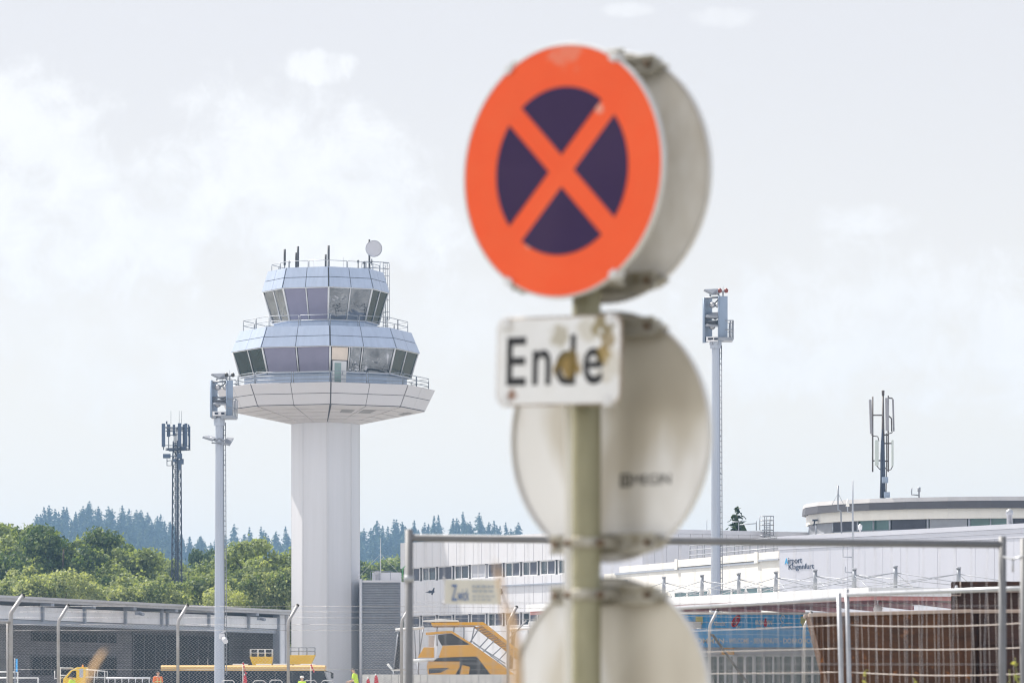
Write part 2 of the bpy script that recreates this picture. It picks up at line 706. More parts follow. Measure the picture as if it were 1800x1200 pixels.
hx = [(-860 + 22 * i) for i in range(70)]
hy = [1730 + 36 * i for i in range(37)]
tag(grid_mesh('hills', hx, hy, hill_h, m_hill), 'low wooded hills', kind='structure')

# ------------------------------------------------------------------ trees
m_bark = mat('bark', (0.10, 0.075, 0.055), 0.95, var=0.3, scale=4, bump=0.6, bscale=12)
m_leafA = leaf_mat('broad_leaves', [(0.026, 0.058, 0.024), (0.078, 0.122, 0.054), (0.29, 0.34, 0.165)], 0.33)
m_leafY = leaf_mat('yellowing_leaves', [(0.055, 0.10, 0.035), (0.135, 0.18, 0.08), (0.42, 0.45, 0.23)], 0.33)
m_leafC = leaf_mat('conifer_needles', [(0.016, 0.034, 0.020), (0.032, 0.056, 0.030), (0.07, 0.10, 0.05)], 0.15, scale=0.03)


def quads_mesh(name, centers, normals, ups, w, h, material):
    """many small leaf faces; each a slightly folded kite."""
    n = len(centers)
    nrm = normals / np.linalg.norm(normals, axis=1, keepdims=True)
    u = ups - nrm * (ups * nrm).sum(1, keepdims=True)
    u /= np.linalg.norm(u, axis=1, keepdims=True) + 1e-9
    r = np.cross(u, nrm)
    w = w.reshape(-1, 1)
    h = h.reshape(-1, 1)
    v = np.stack([centers - u * h, centers + r * w + u * h * 0.1 - nrm * w * 0.25, centers + u * h, centers - r * w + u * h * 0.1 - nrm * w * 0.25], 1).reshape(-1, 3)
    me = bpy.data.meshes.new(name)
    me.vertices.add(4 * n)
    me.vertices.foreach_set('co', v.astype(np.float32).ravel())
    me.loops.add(4 * n)
    me.loops.foreach_set('vertex_index', np.arange(4 * n, dtype=np.int32))
    me.polygons.add(n)
    me.polygons.foreach_set('loop_start', np.arange(0, 4 * n, 4, dtype=np.int32))
    me.polygons.foreach_set('loop_total', np.full(n, 4, dtype=np.int32))
    me.materials.append(material)
    me.update(calc_edges=True)
    return me


def unit(v):
    return v / (np.linalg.norm(v, axis=-1, keepdims=True) + 1e-9)


def broadleaf(seed, material, nl=20000, squat=1.0):
    """tree 1 unit tall: tapered trunk with limbs, and a crown of leaf clumps of different sizes."""
    g = np.random.default_rng(seed)
    root = bpy.data.objects.new('broadleaf_tree', None)
    COL.objects.link(root)
    mb = MB()
    mb.tube([(0, 0, -0.03), (0.01, 0, 0.15), (0.0, 0.01, 0.35), (0.02, 0.0, 0.6), (0, 0, 0.85)], [0.028, 0.022, 0.018, 0.011, 0.004], 8)
    cl_c, cl_r = [], []
    nb = 38
    for i in range(nb):
        d = unit(g.normal(size=3))
        if d[2] < -0.55:
            d[2] *= -1
        k = g.uniform(0.6, 1.05)
        c = np.array([d[0] * 0.30 * squat * k, d[1] * 0.30 * squat * k, 0.60 + d[2] * 0.33 * k])
        cl_c.append(c)
        cl_r.append(g.uniform(0.075, 0.16) * (1.1 - 0.3 * max(0, d[2])))
        if i >= 26:                 # small outer sprays that break the outline
            cl_c[-1] = np.array([d[0] * 0.36 * squat, d[1] * 0.36 * squat, 0.60 + d[2] * 0.37])
            cl_r[-1] = g.uniform(0.03, 0.055)
    for i in range(9):
        c = cl_c[i]
        z0 = 0.22 + 0.3 * g.random()
        mid = (np.array([0, 0, z0]) + c) / 2 + np.array([0, 0, 0.03])
        mb.tube([(0.005, 0, z0), tuple(mid), tuple(c)], [0.011, 0.007, 0.003], 6)
    trunk = mb.build('trunk', m_bark, root)
    per = nl // nb
    C, Nn = [], []
    for c, r in zip(cl_c, cl_r):
        m_ = int(per * (r / 0.095) ** 2)
        d = unit(g.normal(size=(m_, 3)))
        out = unit(c - np.array([0, 0, 0.5]))
        flip = (d @ out) < -0.25
        d[flip] *= -1
        rr = r * (1 - 0.45 * g.random((m_, 1)) ** 1.6) * (1 + 0.16 * g.normal(size=(m_, 1)))
        C.append(c + d * rr * np.array([1.1, 1.1, 0.85]))
        Nn.append(d + 0.8 * g.normal(size=(m_, 3)) + np.array([0, 0, 0.3]))
    # loose leaves through the inside so it is not hollow
    m_ = nl // 9
    d = unit(g.normal(size=(m_, 3))) * (g.random((m_, 1)) ** 0.5)
    C.append(d * np.array([0.24 * squat, 0.24 * squat, 0.27]) + np.array([0, 0, 0.58]))
    Nn.append(g.normal(size=(m_, 3)))
    C = np.concatenate(C)
    Nn = np.concatenate(Nn)
    n = len(C)
    s = 0.0074 * g.uniform(0.6, 1.6, n)
    me = quads_mesh('crown', C, Nn, g.normal(size=(n, 3)), s, s * 1.35, material)
    cr = bpy.data.objects.new('crown', me)
    COL.objects.link(cr)
    cr.parent = root
    return root


def conifer(seed, width=0.15, ragged=0.2, low=0.12, whorls=24, power=0.85):
    g = np.random.default_rng(seed)
    root = bpy.data.objects.new('conifer_tree', None)
    COL.objects.link(root)
    mb = MB()
    mb.tube([(0, 0, -0.06), (0, 0, 0.5), (0, 0, 0.96)], [0.016, 0.009, 0.001], 6)
    mb.build('trunk', m_bark, root)
    C, Nn, U, Ws, Hs = [], [], [], [], []
    for i in range(whorls):
        t = i / (whorls - 1)
        z = low + (0.985 - low) * t
        rad = width * (1 - t) ** power + 0.004
        if t < 0.12:
            rad *= 0.8
        nbr = 8 if t < 0.7 else 6
        a0 = g.random() * 6.28
        for k in range(nbr):
            if g.random() < ragged * 0.6:
                continue
            a = a0 + k * 6.283 / nbr + g.normal() * 0.2
            L = rad * (1 + ragged * g.normal())
            droop = 0.35 + 0.25 * g.random()
            dirr = np.array([math.cos(a), math.sin(a), 0])
            nseg = 5
            for q in range(nseg):
                f = (q + 0.5) / nseg
                p = np.array([0, 0, z + g.normal() * 0.006]) + dirr * L * f + np.array([0, 0, -droop * L * f * f])
                C.append(p + g.normal(size=3) * 0.005)
                Nn.append(np.array([0, 0, 1.0]) + dirr * 0.5 + 0.5 * g.normal(size=3))
                U.append(dirr + np.array([0, 0, -droop * f]))
                Ws.append((0.018 + 0.020 * (1 - f)) * (0.30 + rad / width * 1.0) * g.uniform(0.8, 1.2) * width / 0.15)
                Hs.append(L / nseg * 0.75 + 0.006)
    n = len(C)
    me = quads_mesh('crown', np.array(C), np.array(Nn), np.array(U), np.array(Ws), np.array(Hs), m_leafC)
    cr = bpy.data.objects.new('crown', me)
    COL.objects.link(cr)
    cr.parent = root
    return root


BL = [broadleaf(1, m_leafA), broadleaf(2, m_leafA, squat=1.15), broadleaf(3, m_leafY, squat=0.95), broadleaf(4, m_leafA, squat=0.85), broadleaf(5, m_leafY, squat=1.25)]
used_bl = set()


def place(protos, used, i, x, y, z, sc, rz, label, cat, group, sq=1.0):
    p = protos[i]
    if i in used:
        p = copy_tree(p)
    used.add(i)
    p.location = (x, y, z)
    p.scale = (sc * sq, sc * sq, sc)
    p.rotation_euler = (0, 0, rz)
    return tag(p, label, cat, group)


# px of the stem, row of the top, distance, variant, label
trees = [
    (-25, 938, 455, 0, 'large dark broadleaf tree cut by the left edge of the photo', 1.0),
    (38, 926, 470, 3, 'tall green broadleaf tree below the first blue conifers', 1.0),
    (112, 926, 445, 1, 'huge rounded green tree, the tallest broad crown above the grey hall', 1.05),
    (172, 946, 455, 0, 'broad green tree right of the tallest crown, under the blue wood', 1.0),
    (228, 966, 450, 3, 'sloping green crown left of the lattice mast', 1.1),
    (18, 1000, 420, 2, 'yellowish shrubby tree low over the hall roof beside the left bent fence post', 1.15),
    (84, 992, 415, 4, 'pale yellow-green bushy tree low over the hall roof near the second fence post', 1.1),
    (146, 1024, 425, 2, 'light green bushy tree low between two darker shaded crowns', 1.0),
    (250, 1010, 420, 4, 'bright green bushy tree just left of the lattice mast foot', 1.1),
    (338, 996, 430, 2, 'light green tree between the lattice mast and the floodlight mast', 1.2),
    (362, 968, 560, 3, 'slender pale green tree standing clear left of the floodlight mast', 0.6),
    (418, 972, 450, 0, 'mid green tree just right of the floodlight mast', 1.0),
    (470, 948, 440, 1, 'tall green tree close to the white control tower shaft', 1.05),
    (438, 1022, 415, 4, 'yellow-green bush over the hall roof between floodlight mast and tower', 1.0),
    (496, 985, 410, 2, 'yellowing tree touching the left edge of the tower shaft', 1.0),
    (300, 985, 560, 3, 'small dark green tree behind the lattice mast', 0.9),
    (200, 1000, 520, 0, 'dark shaded tree behind the front row of bushes', 1.2),
    (395, 1008, 560, 1, 'dark green tree behind the bushes right of the floodlight mast', 1.1),
    (650, 988, 640, 3, 'pale green tree right of the tower above the louvred annex', 1.2),
    (690, 992, 660, 0, 'small green tree right of the thin roof aerial', 1.3),
]
for i, (px, py, Y, v, lab, sq) in enumerate(trees):
    top = Z(py, Y)
    place(BL, used_bl, v, X(px, Y), Y, GZ, (top - GZ) / 0.98, random.random() * 6.28, lab, 'tree', 'broadleaf trees behind the airport hall', sq)
# the lone tree whose top shows over the terminal roof
LONE = (X(1296, 330), 330, (Z(896, 330) - GZ) / 0.985)
LONE_LBL = ('single dark tree top rising over the terminal roof beside the caged ladder')

CF = [conifer(21, 0.20, 0.38, 0.1, 26, 0.62), conifer(22, 0.23, 0.42, 0.1, 26, 0.55), conifer(23, 0.21, 0.38, 0.25, 24, 0.45), conifer(24, 0.19, 0.35, 0.1, 28, 0.66), conifer(25, 0.22, 0.45, 0.3, 22, 0.38)]
used_cf = set()
place(CF, used_cf, 4, LONE[0], LONE[1], GZ, LONE[2], 0.7, LONE_LBL, 'tree', None, 0.9)


def hill_tree(px, top, Y, v, lab, group):
    x = X(px, Y)
    zb = hill_h(x, Y) - 0.5
    h = max(20.0, Z(top, Y) - zb)
    place(CF, used_cf, v, x, Y, zb, h / 0.985, random.random() * 6.28, lab, 'tree', group, 34 / h if h > 34 else 1.0)


def wood(px0, px1, n, lab, group):
    rowsY = [(2410, 0), (2385, 7), (2350, 11), (2290, 20), (2190, 32), (2080, 46), (2000, 60)]
    for ri_, (Y, drop) in enumerate(rowsY):
        m = max(3, int(n * 0.62)) if ri_ == 0 else n
        for k in range(m):
            px = px0 + (px1 - px0) * (k + 0.5 + random.uniform(-0.42, 0.42)) / m
            x = X(px, Y)
            top = skyline(px) + drop + random.choice([-6, -3, 0, 2, 4, 7, 11]) * 0.9 + random.uniform(-3, 3)
            hill_tree(px, top, Y, random.choice([0, 0, 1, 1, 2, 3, 4]), lab, group)


wood(50, 322, 16, 'blue-green conifer in the hazy wood on the hill left of the floodlight mast', 'conifers on the left hill')
wood(330, 520, 9, 'blue-green conifer in the gap of the hills beside the floodlight mast', 'conifers between floodlight mast and tower')
wood(628, 990, 21, 'blue-green conifer in the hazy wood on the hill right of the control tower', 'conifers on the right hill')
# ------------------------------------------------------------------ control tower
m_shaft = mat('tower_white_render', (0.70, 0.70, 0.735), 0.6, var=0.03, scale=0.5, col2=(0.59, 0.59, 0.61), alt=0.6, altscale=0.6, stretch=(1, 1, 0.05))
m_fascia = mat('warm_grey_panel', (0.60, 0.585, 0.60), 0.5, var=0.05, scale=0.6, col2=(0.49, 0.47, 0.475), alt=0.4, altscale=0.6)
m_alu = mat('brushed_aluminium_panel', (0.48, 0.55, 0.69), 0.38, metal=0.3, var=0.07, scale=2.0, col2=(0.40, 0.47, 0.60), alt=0.55, altscale=2.2, stretch=(1, 1, 0.12))
m_seam = mat('dark_seam', (0.10, 0.10, 0.11), 0.8)
m_mull = mat('window_frame_white', (0.72, 0.72, 0.73), 0.5, var=0.04)
m_rail = mat('galvanised_rail', (0.30, 0.32, 0.36), 0.5, metal=0.4, var=0.1)
m_darkrod = mat('dark_antenna', (0.07, 0.07, 0.075), 0.6)
m_gl_green = glass_mat('dark_green_glass', (0.010, 0.026, 0.022), wave=0.15, wscale=0.35, var=0.6, scale=0.5, spec=0.12)
m_gl_blind = glass_mat('glass_over_lavender_blind', (0.22, 0.21, 0.30), rough=0.12, spec=0.5, var=0.08)
m_gl_mirror = glass_mat('wavy_mirror_glass', (0.22, 0.23, 0.25), rough=0.03, wave=0.8, wscale=0.55, spec=1.0, var=0.5, scale=0.7)
nt_ = m_gl_mirror.node_tree.nodes['Principled BSDF']
nt_.inputs['Metallic'].default_value = 0.8
m_radome = mat('grey_radome', (0.55, 0.54, 0.57), 0.6, var=0.02)
m_soffit = mat('soffit_panel', (0.56, 0.53, 0.52), 0.6, var=0.05, scale=0.5)
m_rough_panel = mat('soffit_grille', (0.30, 0.29, 0.28), 0.8)

TY = 375.0
TX = X(572.5, TY)
TA = Vector((TX, TY, 0))
ROT = R(5.2)
tower = thing('control_tower', (TX, TY, GZ), 'white octagonal airport control tower with two glazed cabs and a flared platform', 'control tower')


def ov(k, r, z, f=0.0):
    """corner k of the octagon of circumradius r at height z; f moves along to corner k+1."""
    a = ROT + k * math.pi / 4
    b = a + math.pi / 4
    p = Vector((math.sin(a), -math.cos(a), 0)) * r
    q = Vector((math.sin(b), -math.cos(b), 0)) * r
    v = p + (q - p) * f
    return Vector((TX + v.x, TY + v.y, z))


def ring_solid(mb, prof, mi=0):
    """octagonal solid of profile [(r, z)]"""
    vs, fs = [], []
    for (r, z) in prof:
        for k in range(8):
            vs.append(ov(k, r, z))
    for i in range(len(prof) - 1):
        for k in range(8):
            k2 = (k + 1) % 8
            fs.append((i * 8 + k, i * 8 + k2, (i + 1) * 8 + k2, (i + 1) * 8 + k))
    fs.append(tuple(range(8))[::-1])
    n = (len(prof) - 1) * 8
    fs.append(tuple(n + k for k in range(8)))
    mb.add(vs, fs, mi)


def facet_panels(mb, r0, z0, r1, z1, cols=2, rows=2, gap=0.055, proud=0.05, mi=0, tsplit=None):
    """separate sheets on each facet of the cone between (r0,z0) and (r1,z1), with open joints."""
    for k in range(8):
        for c in range(cols):
            for q in range(rows):
                ta = q / rows if tsplit is None else tsplit[q]
                tb = (q + 1) / rows if tsplit is None else tsplit[q + 1]
                H = math.hypot(r1 - r0, z1 - z0)
                w0 = 2 * max(r0, r1) * math.sin(math.pi / 8)
                gt, gs = gap / H, gap / w0
                f0, f1 = c / cols + gs * (1 if c == 0 else 0.5), (c + 1) / cols - gs * (1 if c == cols - 1 else 0.5)
                ta2, tb2 = ta + (gt * 0.5 if q else 0), tb - (gt * 0.5 if q < rows - 1 else 0)

                def pt(f, t, off):
                    r = r0 + (r1 - r0) * t
                    p = ov(k, r, z0 + (z1 - z0) * t, f)
                    a = ROT + (k + 0.5) * math.pi / 4
                    nz = -(r1 - r0) / H * math.cos(math.pi / 8)
                    nh = (z1 - z0) / H
                    n = Vector((math.sin(a) * nh, -math.cos(a) * nh, nz)).normalized()
                    return p + n * off
                cs = [(f0, ta2), (f1, ta2), (f1, tb2), (f0, tb2)]
                mb.hexa([pt(f, t, 0.004) for f, t in cs] + [pt(f, t, proud) for f, t in cs], mi)


# shaft
mb = MB()
ring_solid(mb, [(3.02, GZ - 0.3), (3.02, 24.75)])
sh = mb.build('shaft', m_shaft, tower)
mb = MB()
for k in range(8):                       # folded corner strips of the shaft cladding
    for e in (0.035, 0.965):
        a, b = ov(k, 3.03, GZ, e), ov(k, 3.03, GZ, e + 0.008)
        mb.hexa([a, b, b * 0.999 + TA * 0.001, a * 0.999 + TA * 0.001] + [Vector((q.x, q.y, 24.5)) for q in (a, b, b * 0.999 + TA * 0.001, a * 0.999 + TA * 0.001)])
mb.build('joint_strip', m_fascia, sh)
# platform: soffit cone, fascia, deck
mb = MB()
ring_solid(mb, [(2.9, 24.36), (8.70, 25.52), (9.55, 27.34), (9.5, 27.4), (9.2, 27.4), (9.2, 27.1), (2.9, 27.1)])
pl = mb.build('platform', m_seam, tower)
mb = MB()
facet_panels(mb, 8.74, 25.58, 9.62, 27.38)
mb.build('fascia', m_fascia, pl)
mb = MB()
facet_panels(mb, 3.06, 24.36, 8.74, 25.50, cols=2, rows=5, gap=0.10)
mb.build('soffit', m_soffit, pl)
mb = MB()                                # grilles let into the soffit
for (k, f, t) in ((0, 0.55, 0.62), (1, 0.62, 0.70), (0, 0.2, 0.6)):
    def sp(f_, t_, o_):
        r = 3.06 + (8.74 - 3.06) * t_
        return ov(k, r, 24.36 + 1.14 * t_ - o_, f_)
    cs = [(f, t), (f + 0.22, t), (f + 0.22, t + 0.17), (f, t + 0.17)]
    mb.hexa([sp(a, b, 0.075) for a, b in cs] + [sp(a, b, 0.055) for a, b in cs])
mb.build('grille', m_rough_panel, pl)


def cab(level, r_base, z_base, r_b, z_b, r_t, z_t, c0, cz0, c1, cz1, pane_mats, door=False):
    """plinth, leaning panes with frames, leaning-in cladding and roof of one glazed storey."""
    mb = MB()
    ring_solid(mb, [(r_base, z_base), (r_base, z_b - 0.10), (r_b + 0.10, z_b - 0.06), (r_b + 0.10, z_b)])
    mb.build('plinth', m_alu, tower, 0)
    mb = MB()
    ring_solid(mb, [(r_b - 0.35, z_b), (r_t - 0.35, z_t + 0.05)])
    core = mb.build('cab_core', m_seam, tower)
    for k in range(8):
        halves = [(0.0, 0.5), (0.5, 1.0)]
        if door and k == 0:
            halves = [(0.30, 0.5), (0.5, 1.0)]
        for (f0, f1) in halves:
            g = 0.02
            q = [ov(k, r_b, z_b, f0 + g), ov(k, r_b, z_b, f1 - g), ov(k, r_t, z_t, f1 - g), ov(k, r_t, z_t, f0 + g)]
            mb = MB()
            mb.slab(q, 0.05)
            mb.build('window', pane_mats[k], tower)
        for f in ((0.0, 0.5) if not (door and k == 0) else (0.0, 0.30, 0.5)):
            mb = MB()
            mb.tube([ov(k, r_b + 0.03, z_b - 0.05, f), ov(k, r_t + 0.03, z_t + 0.03, f)], 0.085 if f == 0 else 0.06, 6)
            mb.build('window_frame', m_mull, tower)
    mb = MB()
    for k in range(8):
        mb.tube([ov(k, r_b + 0.05, z_b), ov(k + 1, r_b + 0.05, z_b)], 0.06, 6)
    mb.build('window_sill', m_mull, tower)
    mb = MB()
    for k in range(8):
        mb.tube([ov(k, r_t + 0.06, z_t), ov(k + 1, r_t + 0.06, z_t)], 0.06, 6)
    mb.build('window_head', m_mull, tower)
    mb = MB()
    ring_solid(mb, [(r_t - 0.3, z_t + 0.02), (c0 - 0.04, cz0), (c1 - 0.04, cz1 - 0.02), (c1 - 0.5, cz1 - 0.06)])
    rf = mb.build('roof', m_seam, tower)
    mb = MB()
    facet_panels(mb, c0, cz0, c1, cz1, proud=0.06)
    mb.build('cladding', m_alu, rf)
    mb = MB()
    ring_solid(mb, [(c1 - 0.02, cz1 - 0.02), (c1 + 0.02, cz1 + 0.03), (c1 - 0.3, cz1 + 0.04)])
    mb.build('roof_edge', m_alu, rf)
    return rf


G_, B_, M_ = m_gl_green, m_gl_blind, m_gl_mirror
# facets: 0 = front right, 7 = front left, 6 = left, 1 = right
cab('lower', 7.15, 27.1, 7.45, 28.42, 8.12, 30.58, 8.28, 30.58, 7.52, 32.38, [M_, G_, G_, G_, G_, G_, G_, B_], door=True)
rf = cab('upper', 4.55, 32.3, 4.62, 33.12, 5.47, 35.88, 5.58, 35.90, 5.05, 37.66, [M_, G_, G_, G_, G_, G_, M_, B_])

# glazed door to the lower gallery
mb = MB()
a, b = ov(0, 7.5, 27.25, 0.045), ov(0, 7.5, 27.25, 0.27)
at_, bt_ = ov(0, 7.72, 29.35, 0.045), ov(0, 7.72, 29.35, 0.27)
mb.slab([a, b, bt_, at_], 0.08)
dr = mb.build('door', m_mull, tower)
mb = MB()
o = (b - a)
n_ = (b - a).cross(at_ - a).normalized() * 0.025
mb.slab([a + o * 0.14 + (at_ - a) * 0.06 + n_, a + o * 0.62 + (at_ - a) * 0.06 + n_, a + o * 0.62 + (at_ - a) * 0.92 + n_, a + o * 0.14 + (at_ - a) * 0.92 + n_], 0.02)
mb.build('door_glass', glass_mat('pale_green_glass', (0.25, 0.36, 0.36), 0.06), dr)
mb = MB()
hd = a + o * 0.72 + (at_ - a) * 0.5 + n_ * 2
mb.tube([hd - UZ * 0.12, hd + UZ * 0.12], 0.025, 6)
mb.build('handle', m_rail, dr)
mb = MB()
a2, b2 = ov(0, 7.74, 29.42, 0.03), ov(0, 7.74, 29.42, 0.28)
mb.slab([a2, b2, ov(0, 8.05, 30.5, 0.28), ov(0, 8.05, 30.5, 0.03)], 0.05)
tw = mb.build('window', mat('cream_curtain', (0.80, 0.68, 0.58), 0.6, var=0.08), tower)  # warm cream pane colour for the curtain
tw['label'] = 'cream curtained pane above the gallery door'


def railing(r, z, h, bars, skip=(), post=2, name='railing', rr=0.032):
    mb = MB()
    for k in range(8):
        if k in skip:
            continue
        for bh in bars:
            # bent hoops: the bar stops short of each post pair
            for c in range(post):
                f0, f1 = c / post + 0.012, (c + 1) / post - 0.012
                mb.tube([ov(k, r, z + bh - 0.03, f0), ov(k, r, z + bh, f0 + 0.01), ov(k, r, z + bh, f1 - 0.01), ov(k, r, z + bh - 0.03, f1)], rr, 6)
        for c in range(post):
            for e in (0.012, -0.012):
                f = (c / post + e) % 1.0
                kk = k if (c or e > 0) else (k - 1)
                mb.tube([ov(kk, r, z, f), ov(kk, r, z + h, f)], rr, 6)
    return mb.build(name, m_rail, tower)


railing(9.1, 27.36, 1.0, (1.0, 0.66, 0.33))
railing(7.25, 32.4, 0.95, (0.95, 0.5))
railing(4.75, 37.66, 0.62, (0.62,), post=2)

# whip and rod aerials on the top roof
for (px, y0, y1, dd, r) in ((500.5, 438, 468, -2.2, 0.10), (520.5, 444, 470, 1.5, 0.09), (523.8, 433, 470, 1.0, 0.10), (572.5, 447, 469, 2.0, 0.09), (577.6, 431.5, 469, 0.5, 0.10)):
    Yd = TY + dd
    mb = MB()
    p0, p1 = P(px, y0, Yd), P(px, y1, Yd)
    p1.z = 37.55
    mid = p1 + (p0 - p1) * 0.28
    mb.tube([p1, mid], 0.045, 8)
    mb.tube([mid, p0], r, 8)
    mb.build('antenna', m_darkrod, tower)
for (px, y0) in ((551.5, 448), (604, 452), (697 - 93, 452)):
    mb = MB()
    p0 = P(px, y0, TY - 2)
    mb.tube([Vector((p0.x, p0.y, 37.6)), p0], 0.012, 5)
    mb.build('whip_antenna', m_radome, tower)
# radome dish on its pole
mb = MB()
pp = P(649.5, 478, TY + 1.2)
pt_ = P(649.0, 421, TY + 1.2)
mb.tube([pp, pt_], 0.085, 8)
mb.tube([P(653.5, 455, TY + 1.0), P(653.5, 466, TY + 1.0)], 0.05, 6)
mb.tube([P(649.5, 463, TY + 1.1), P(656, 459, TY + 1.0)], 0.04, 6)
mast = mb.build('antenna_mast', m_darkrod, tower)
c = P(657.2, 437.0, TY + 0.5)
ax = Vector((0.0, -1, -0.06)).normalized()
mb = MB()
mb.lathe([(0.68, -0.12), (0.70, -0.05), (0.69, 0.02), (0.6, 0.05), (0.02, 0.07)], c, ax, 40)
mb.build('radome_dish', m_radome, tower)
mb = MB()
mb.lathe([(0.705, -0.10), (0.73, -0.10), (0.73, 0.02), (0.705, 0.02)], c, ax, 40, capends=False)
mb.build('dish_rim', m_rail, tower)
# caged ladder on the right flank, roof landing above it
mb = MB()
Yl = TY + 2.2
for px in (673.5, 678.0):
    mb.tube([P(px, 596, Yl), P(px, 462, Yl)], 0.035, 6)
for i in range(30):
    y = 594 - i * 4.4
    mb.tube([P(673.5, y, Yl), P(678, y, Yl)], 0.022, 5)
for i, y in enumerate((462, 484, 506, 527, 548, 561)):
    mb.tube([P(673.5, y, Yl), P(674, y + 0.4, Yl - 0.5), P(681, y + 0.5, Yl - 0.6), P(684.5, y + 0.5, Yl - 0.1), P(684, y, Yl + 0.3)], 0.03, 6)
for px in (681, 684.5):
    mb.tube([P(px, 462, Yl - 0.35), P(px, 561, Yl - 0.35)], 0.024, 5)
mb.build('ladder', m_rail, tower)
mb = MB()
for y in (460, 471):
    mb.tube([P(636, y + (4 if y < 465 else 0), Yl - 1), P(641, y - 1, Yl - 1.2), P(673, y + 1, Yl - 0.6), P(683.5, y + 2, Yl)], 0.04, 6)
for px in (636, 641, 668, 673.5):
    mb.tube([P(px, 459.5, Yl - 0.9), P(px, 482, Yl - 0.9)], 0.035, 6)
mb.build('roof_landing', m_rail, tower)
# obstruction lamps, little white satellite dish on the gallery
mb = MB()
for (px, y) in ((629.5, 462), (640, 464), (508.5, 463)):
    p = P(px, y, TY - 1)
    mb.tube([Vector((p.x, p.y, 37.6)), p], 0.05, 6)
    mb.lathe([(0.02, 0.0), (0.10, 0.03), (0.10, 0.20), (0.02, 0.26)], p, UZ, 10)
mb.build('obstruction_light', m_darkrod, tower)
c = P(449.5, 657.5, TY - 2.5)
mb = MB()
axd = Vector((-0.92, -0.38, 0.16)).normalized()
mb.lathe([(0.46, 0.0), (0.42, -0.05), (0.28, -0.12), (0.02, -0.17), (0.02, -0.14), (0.28, -0.09), (0.44, 0.01)], c, axd, 28, capends=False)
mb.tube([c - axd * 0.17, c - axd * 0.25 - UZ * 0.2, Vector((c.x, c.y, 27.3))], 0.035, 6)
mb.build('satellite_dish', mat('white_dish', (0.85, 0.85, 0.84), 0.4, var=0.02), tower)
# ------------------------------------------------------------------ long grey hall on the left
m_hallpan = mat('white_hall_panel', (0.86, 0.86, 0.89), 0.5, var=0.05, scale=0.5, col2=(0.55, 0.55, 0.58), alt=0.4, altscale=0.7)
m_hallroof = mat('zinc_roof_edge', (0.50, 0.49, 0.50), 0.5, metal=0.2, var=0.12, scale=0.8)
m_steel = mat('blue_grey_steel', (0.32, 0.35, 0.41), 0.5, var=0.08)
m_block = mat('grey_blockwork', (0.22, 0.21, 0.22), 0.9, var=0.15, scale=1.2)
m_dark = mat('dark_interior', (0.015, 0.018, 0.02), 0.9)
m_conc = mat('weathered_concrete', (0.50, 0.49, 0.47), 0.85, var=0.12, scale=1.0, col2=(0.36, 0.35, 0.33), alt=0.6, altscale=0.8, bump=0.2, bscale=8)


def brick_bump(m, sw, sh, dark):
    nt = m.node_tree
    b = nt.nodes['Principled BSDF']
    src = b.inputs['Base Color'].links[0].from_socket
    geo = nd(nt, 'ShaderNodeNewGeometry')
    mp = nd(nt, 'ShaderNodeVectorMath', operation='DOT_PRODUCT')
    nt.links.new(geo.outputs['Position'], mp.inputs[0])
    mp.inputs[1].default_value = (0.27, 0.96, 0)
    sx_ = nd(nt, 'ShaderNodeSeparateXYZ')
    nt.links.new(geo.outputs['Position'], sx_.inputs[0])
    cb = nd(nt, 'ShaderNodeCombineXYZ')
    nt.links.new(mp.outputs['Value'], cb.inputs[0])
    nt.links.new(sx_.outputs[2], cb.inputs[1])
    br = nd(nt, 'ShaderNodeTexBrick')
    br.inputs['Scale'].default_value = 1
    br.inputs['Brick Width'].default_value = sw
    br.inputs['Row Height'].default_value = sh
    br.inputs['Mortar Size'].default_value = 0.02
    br.inputs['Color1'].default_value = (1, 1, 1, 1)
    br.inputs['Color2'].default_value = (0.82, 0.82, 0.82, 1)
    br.inputs['Mortar'].default_value = (dark, dark, dark, 1)
    nt.links.new(cb.outputs[0], br.inputs['Vector'])
    mx = nd(nt, 'ShaderNodeMix', data_type='RGBA', blend_type='MULTIPLY')
    mx.inputs['Factor'].default_value = 1
    nt.links.new(src, mx.inputs['A'])
    nt.links.new(br.outputs['Color'], mx.inputs['B'])
    nt.links.new(mx.outputs['Result'], b.inputs['Base Color'])


brick_bump(m_block, 2.2, 0.22, 0.5)

H = Fac(0, 333.0, 504, 400.0)
s0, s1 = H.s(-140), H.s(505)
zr = H.z(504, 1074.5)
zpb = H.z(484, 1104.8)
hall = thing('airport_hall', (H.pt(s0, GZ)), 'long low grey hall with white fascia panels and a dark open bay', 'building')
mb = MB()
H.box(mb, s0, s1 + 0.6, zr - 0.32, zr, -16, 1.3)
rf = mb.build('roof', m_hallroof, hall)
mb = MB()
H.box(mb, s0, s1 + 0.7, zr - 0.10, zr + 0.10, 1.3, 1.5)
mb.build('gutter', m_hallroof, rf)
mb = MB()
H.box(mb, s0, s1 - 0.5, GZ - 0.2, zr - 0.32, -16, -4.2, 0)
bw = mb.build('wall', m_block, hall)
mb = MB()
H.box(mb, s1 - 1.0, s1 - 0.6, GZ - 0.2, zr - 0.33, -4.19, -0.35)
mb.build('end_wall', m_block, hall)
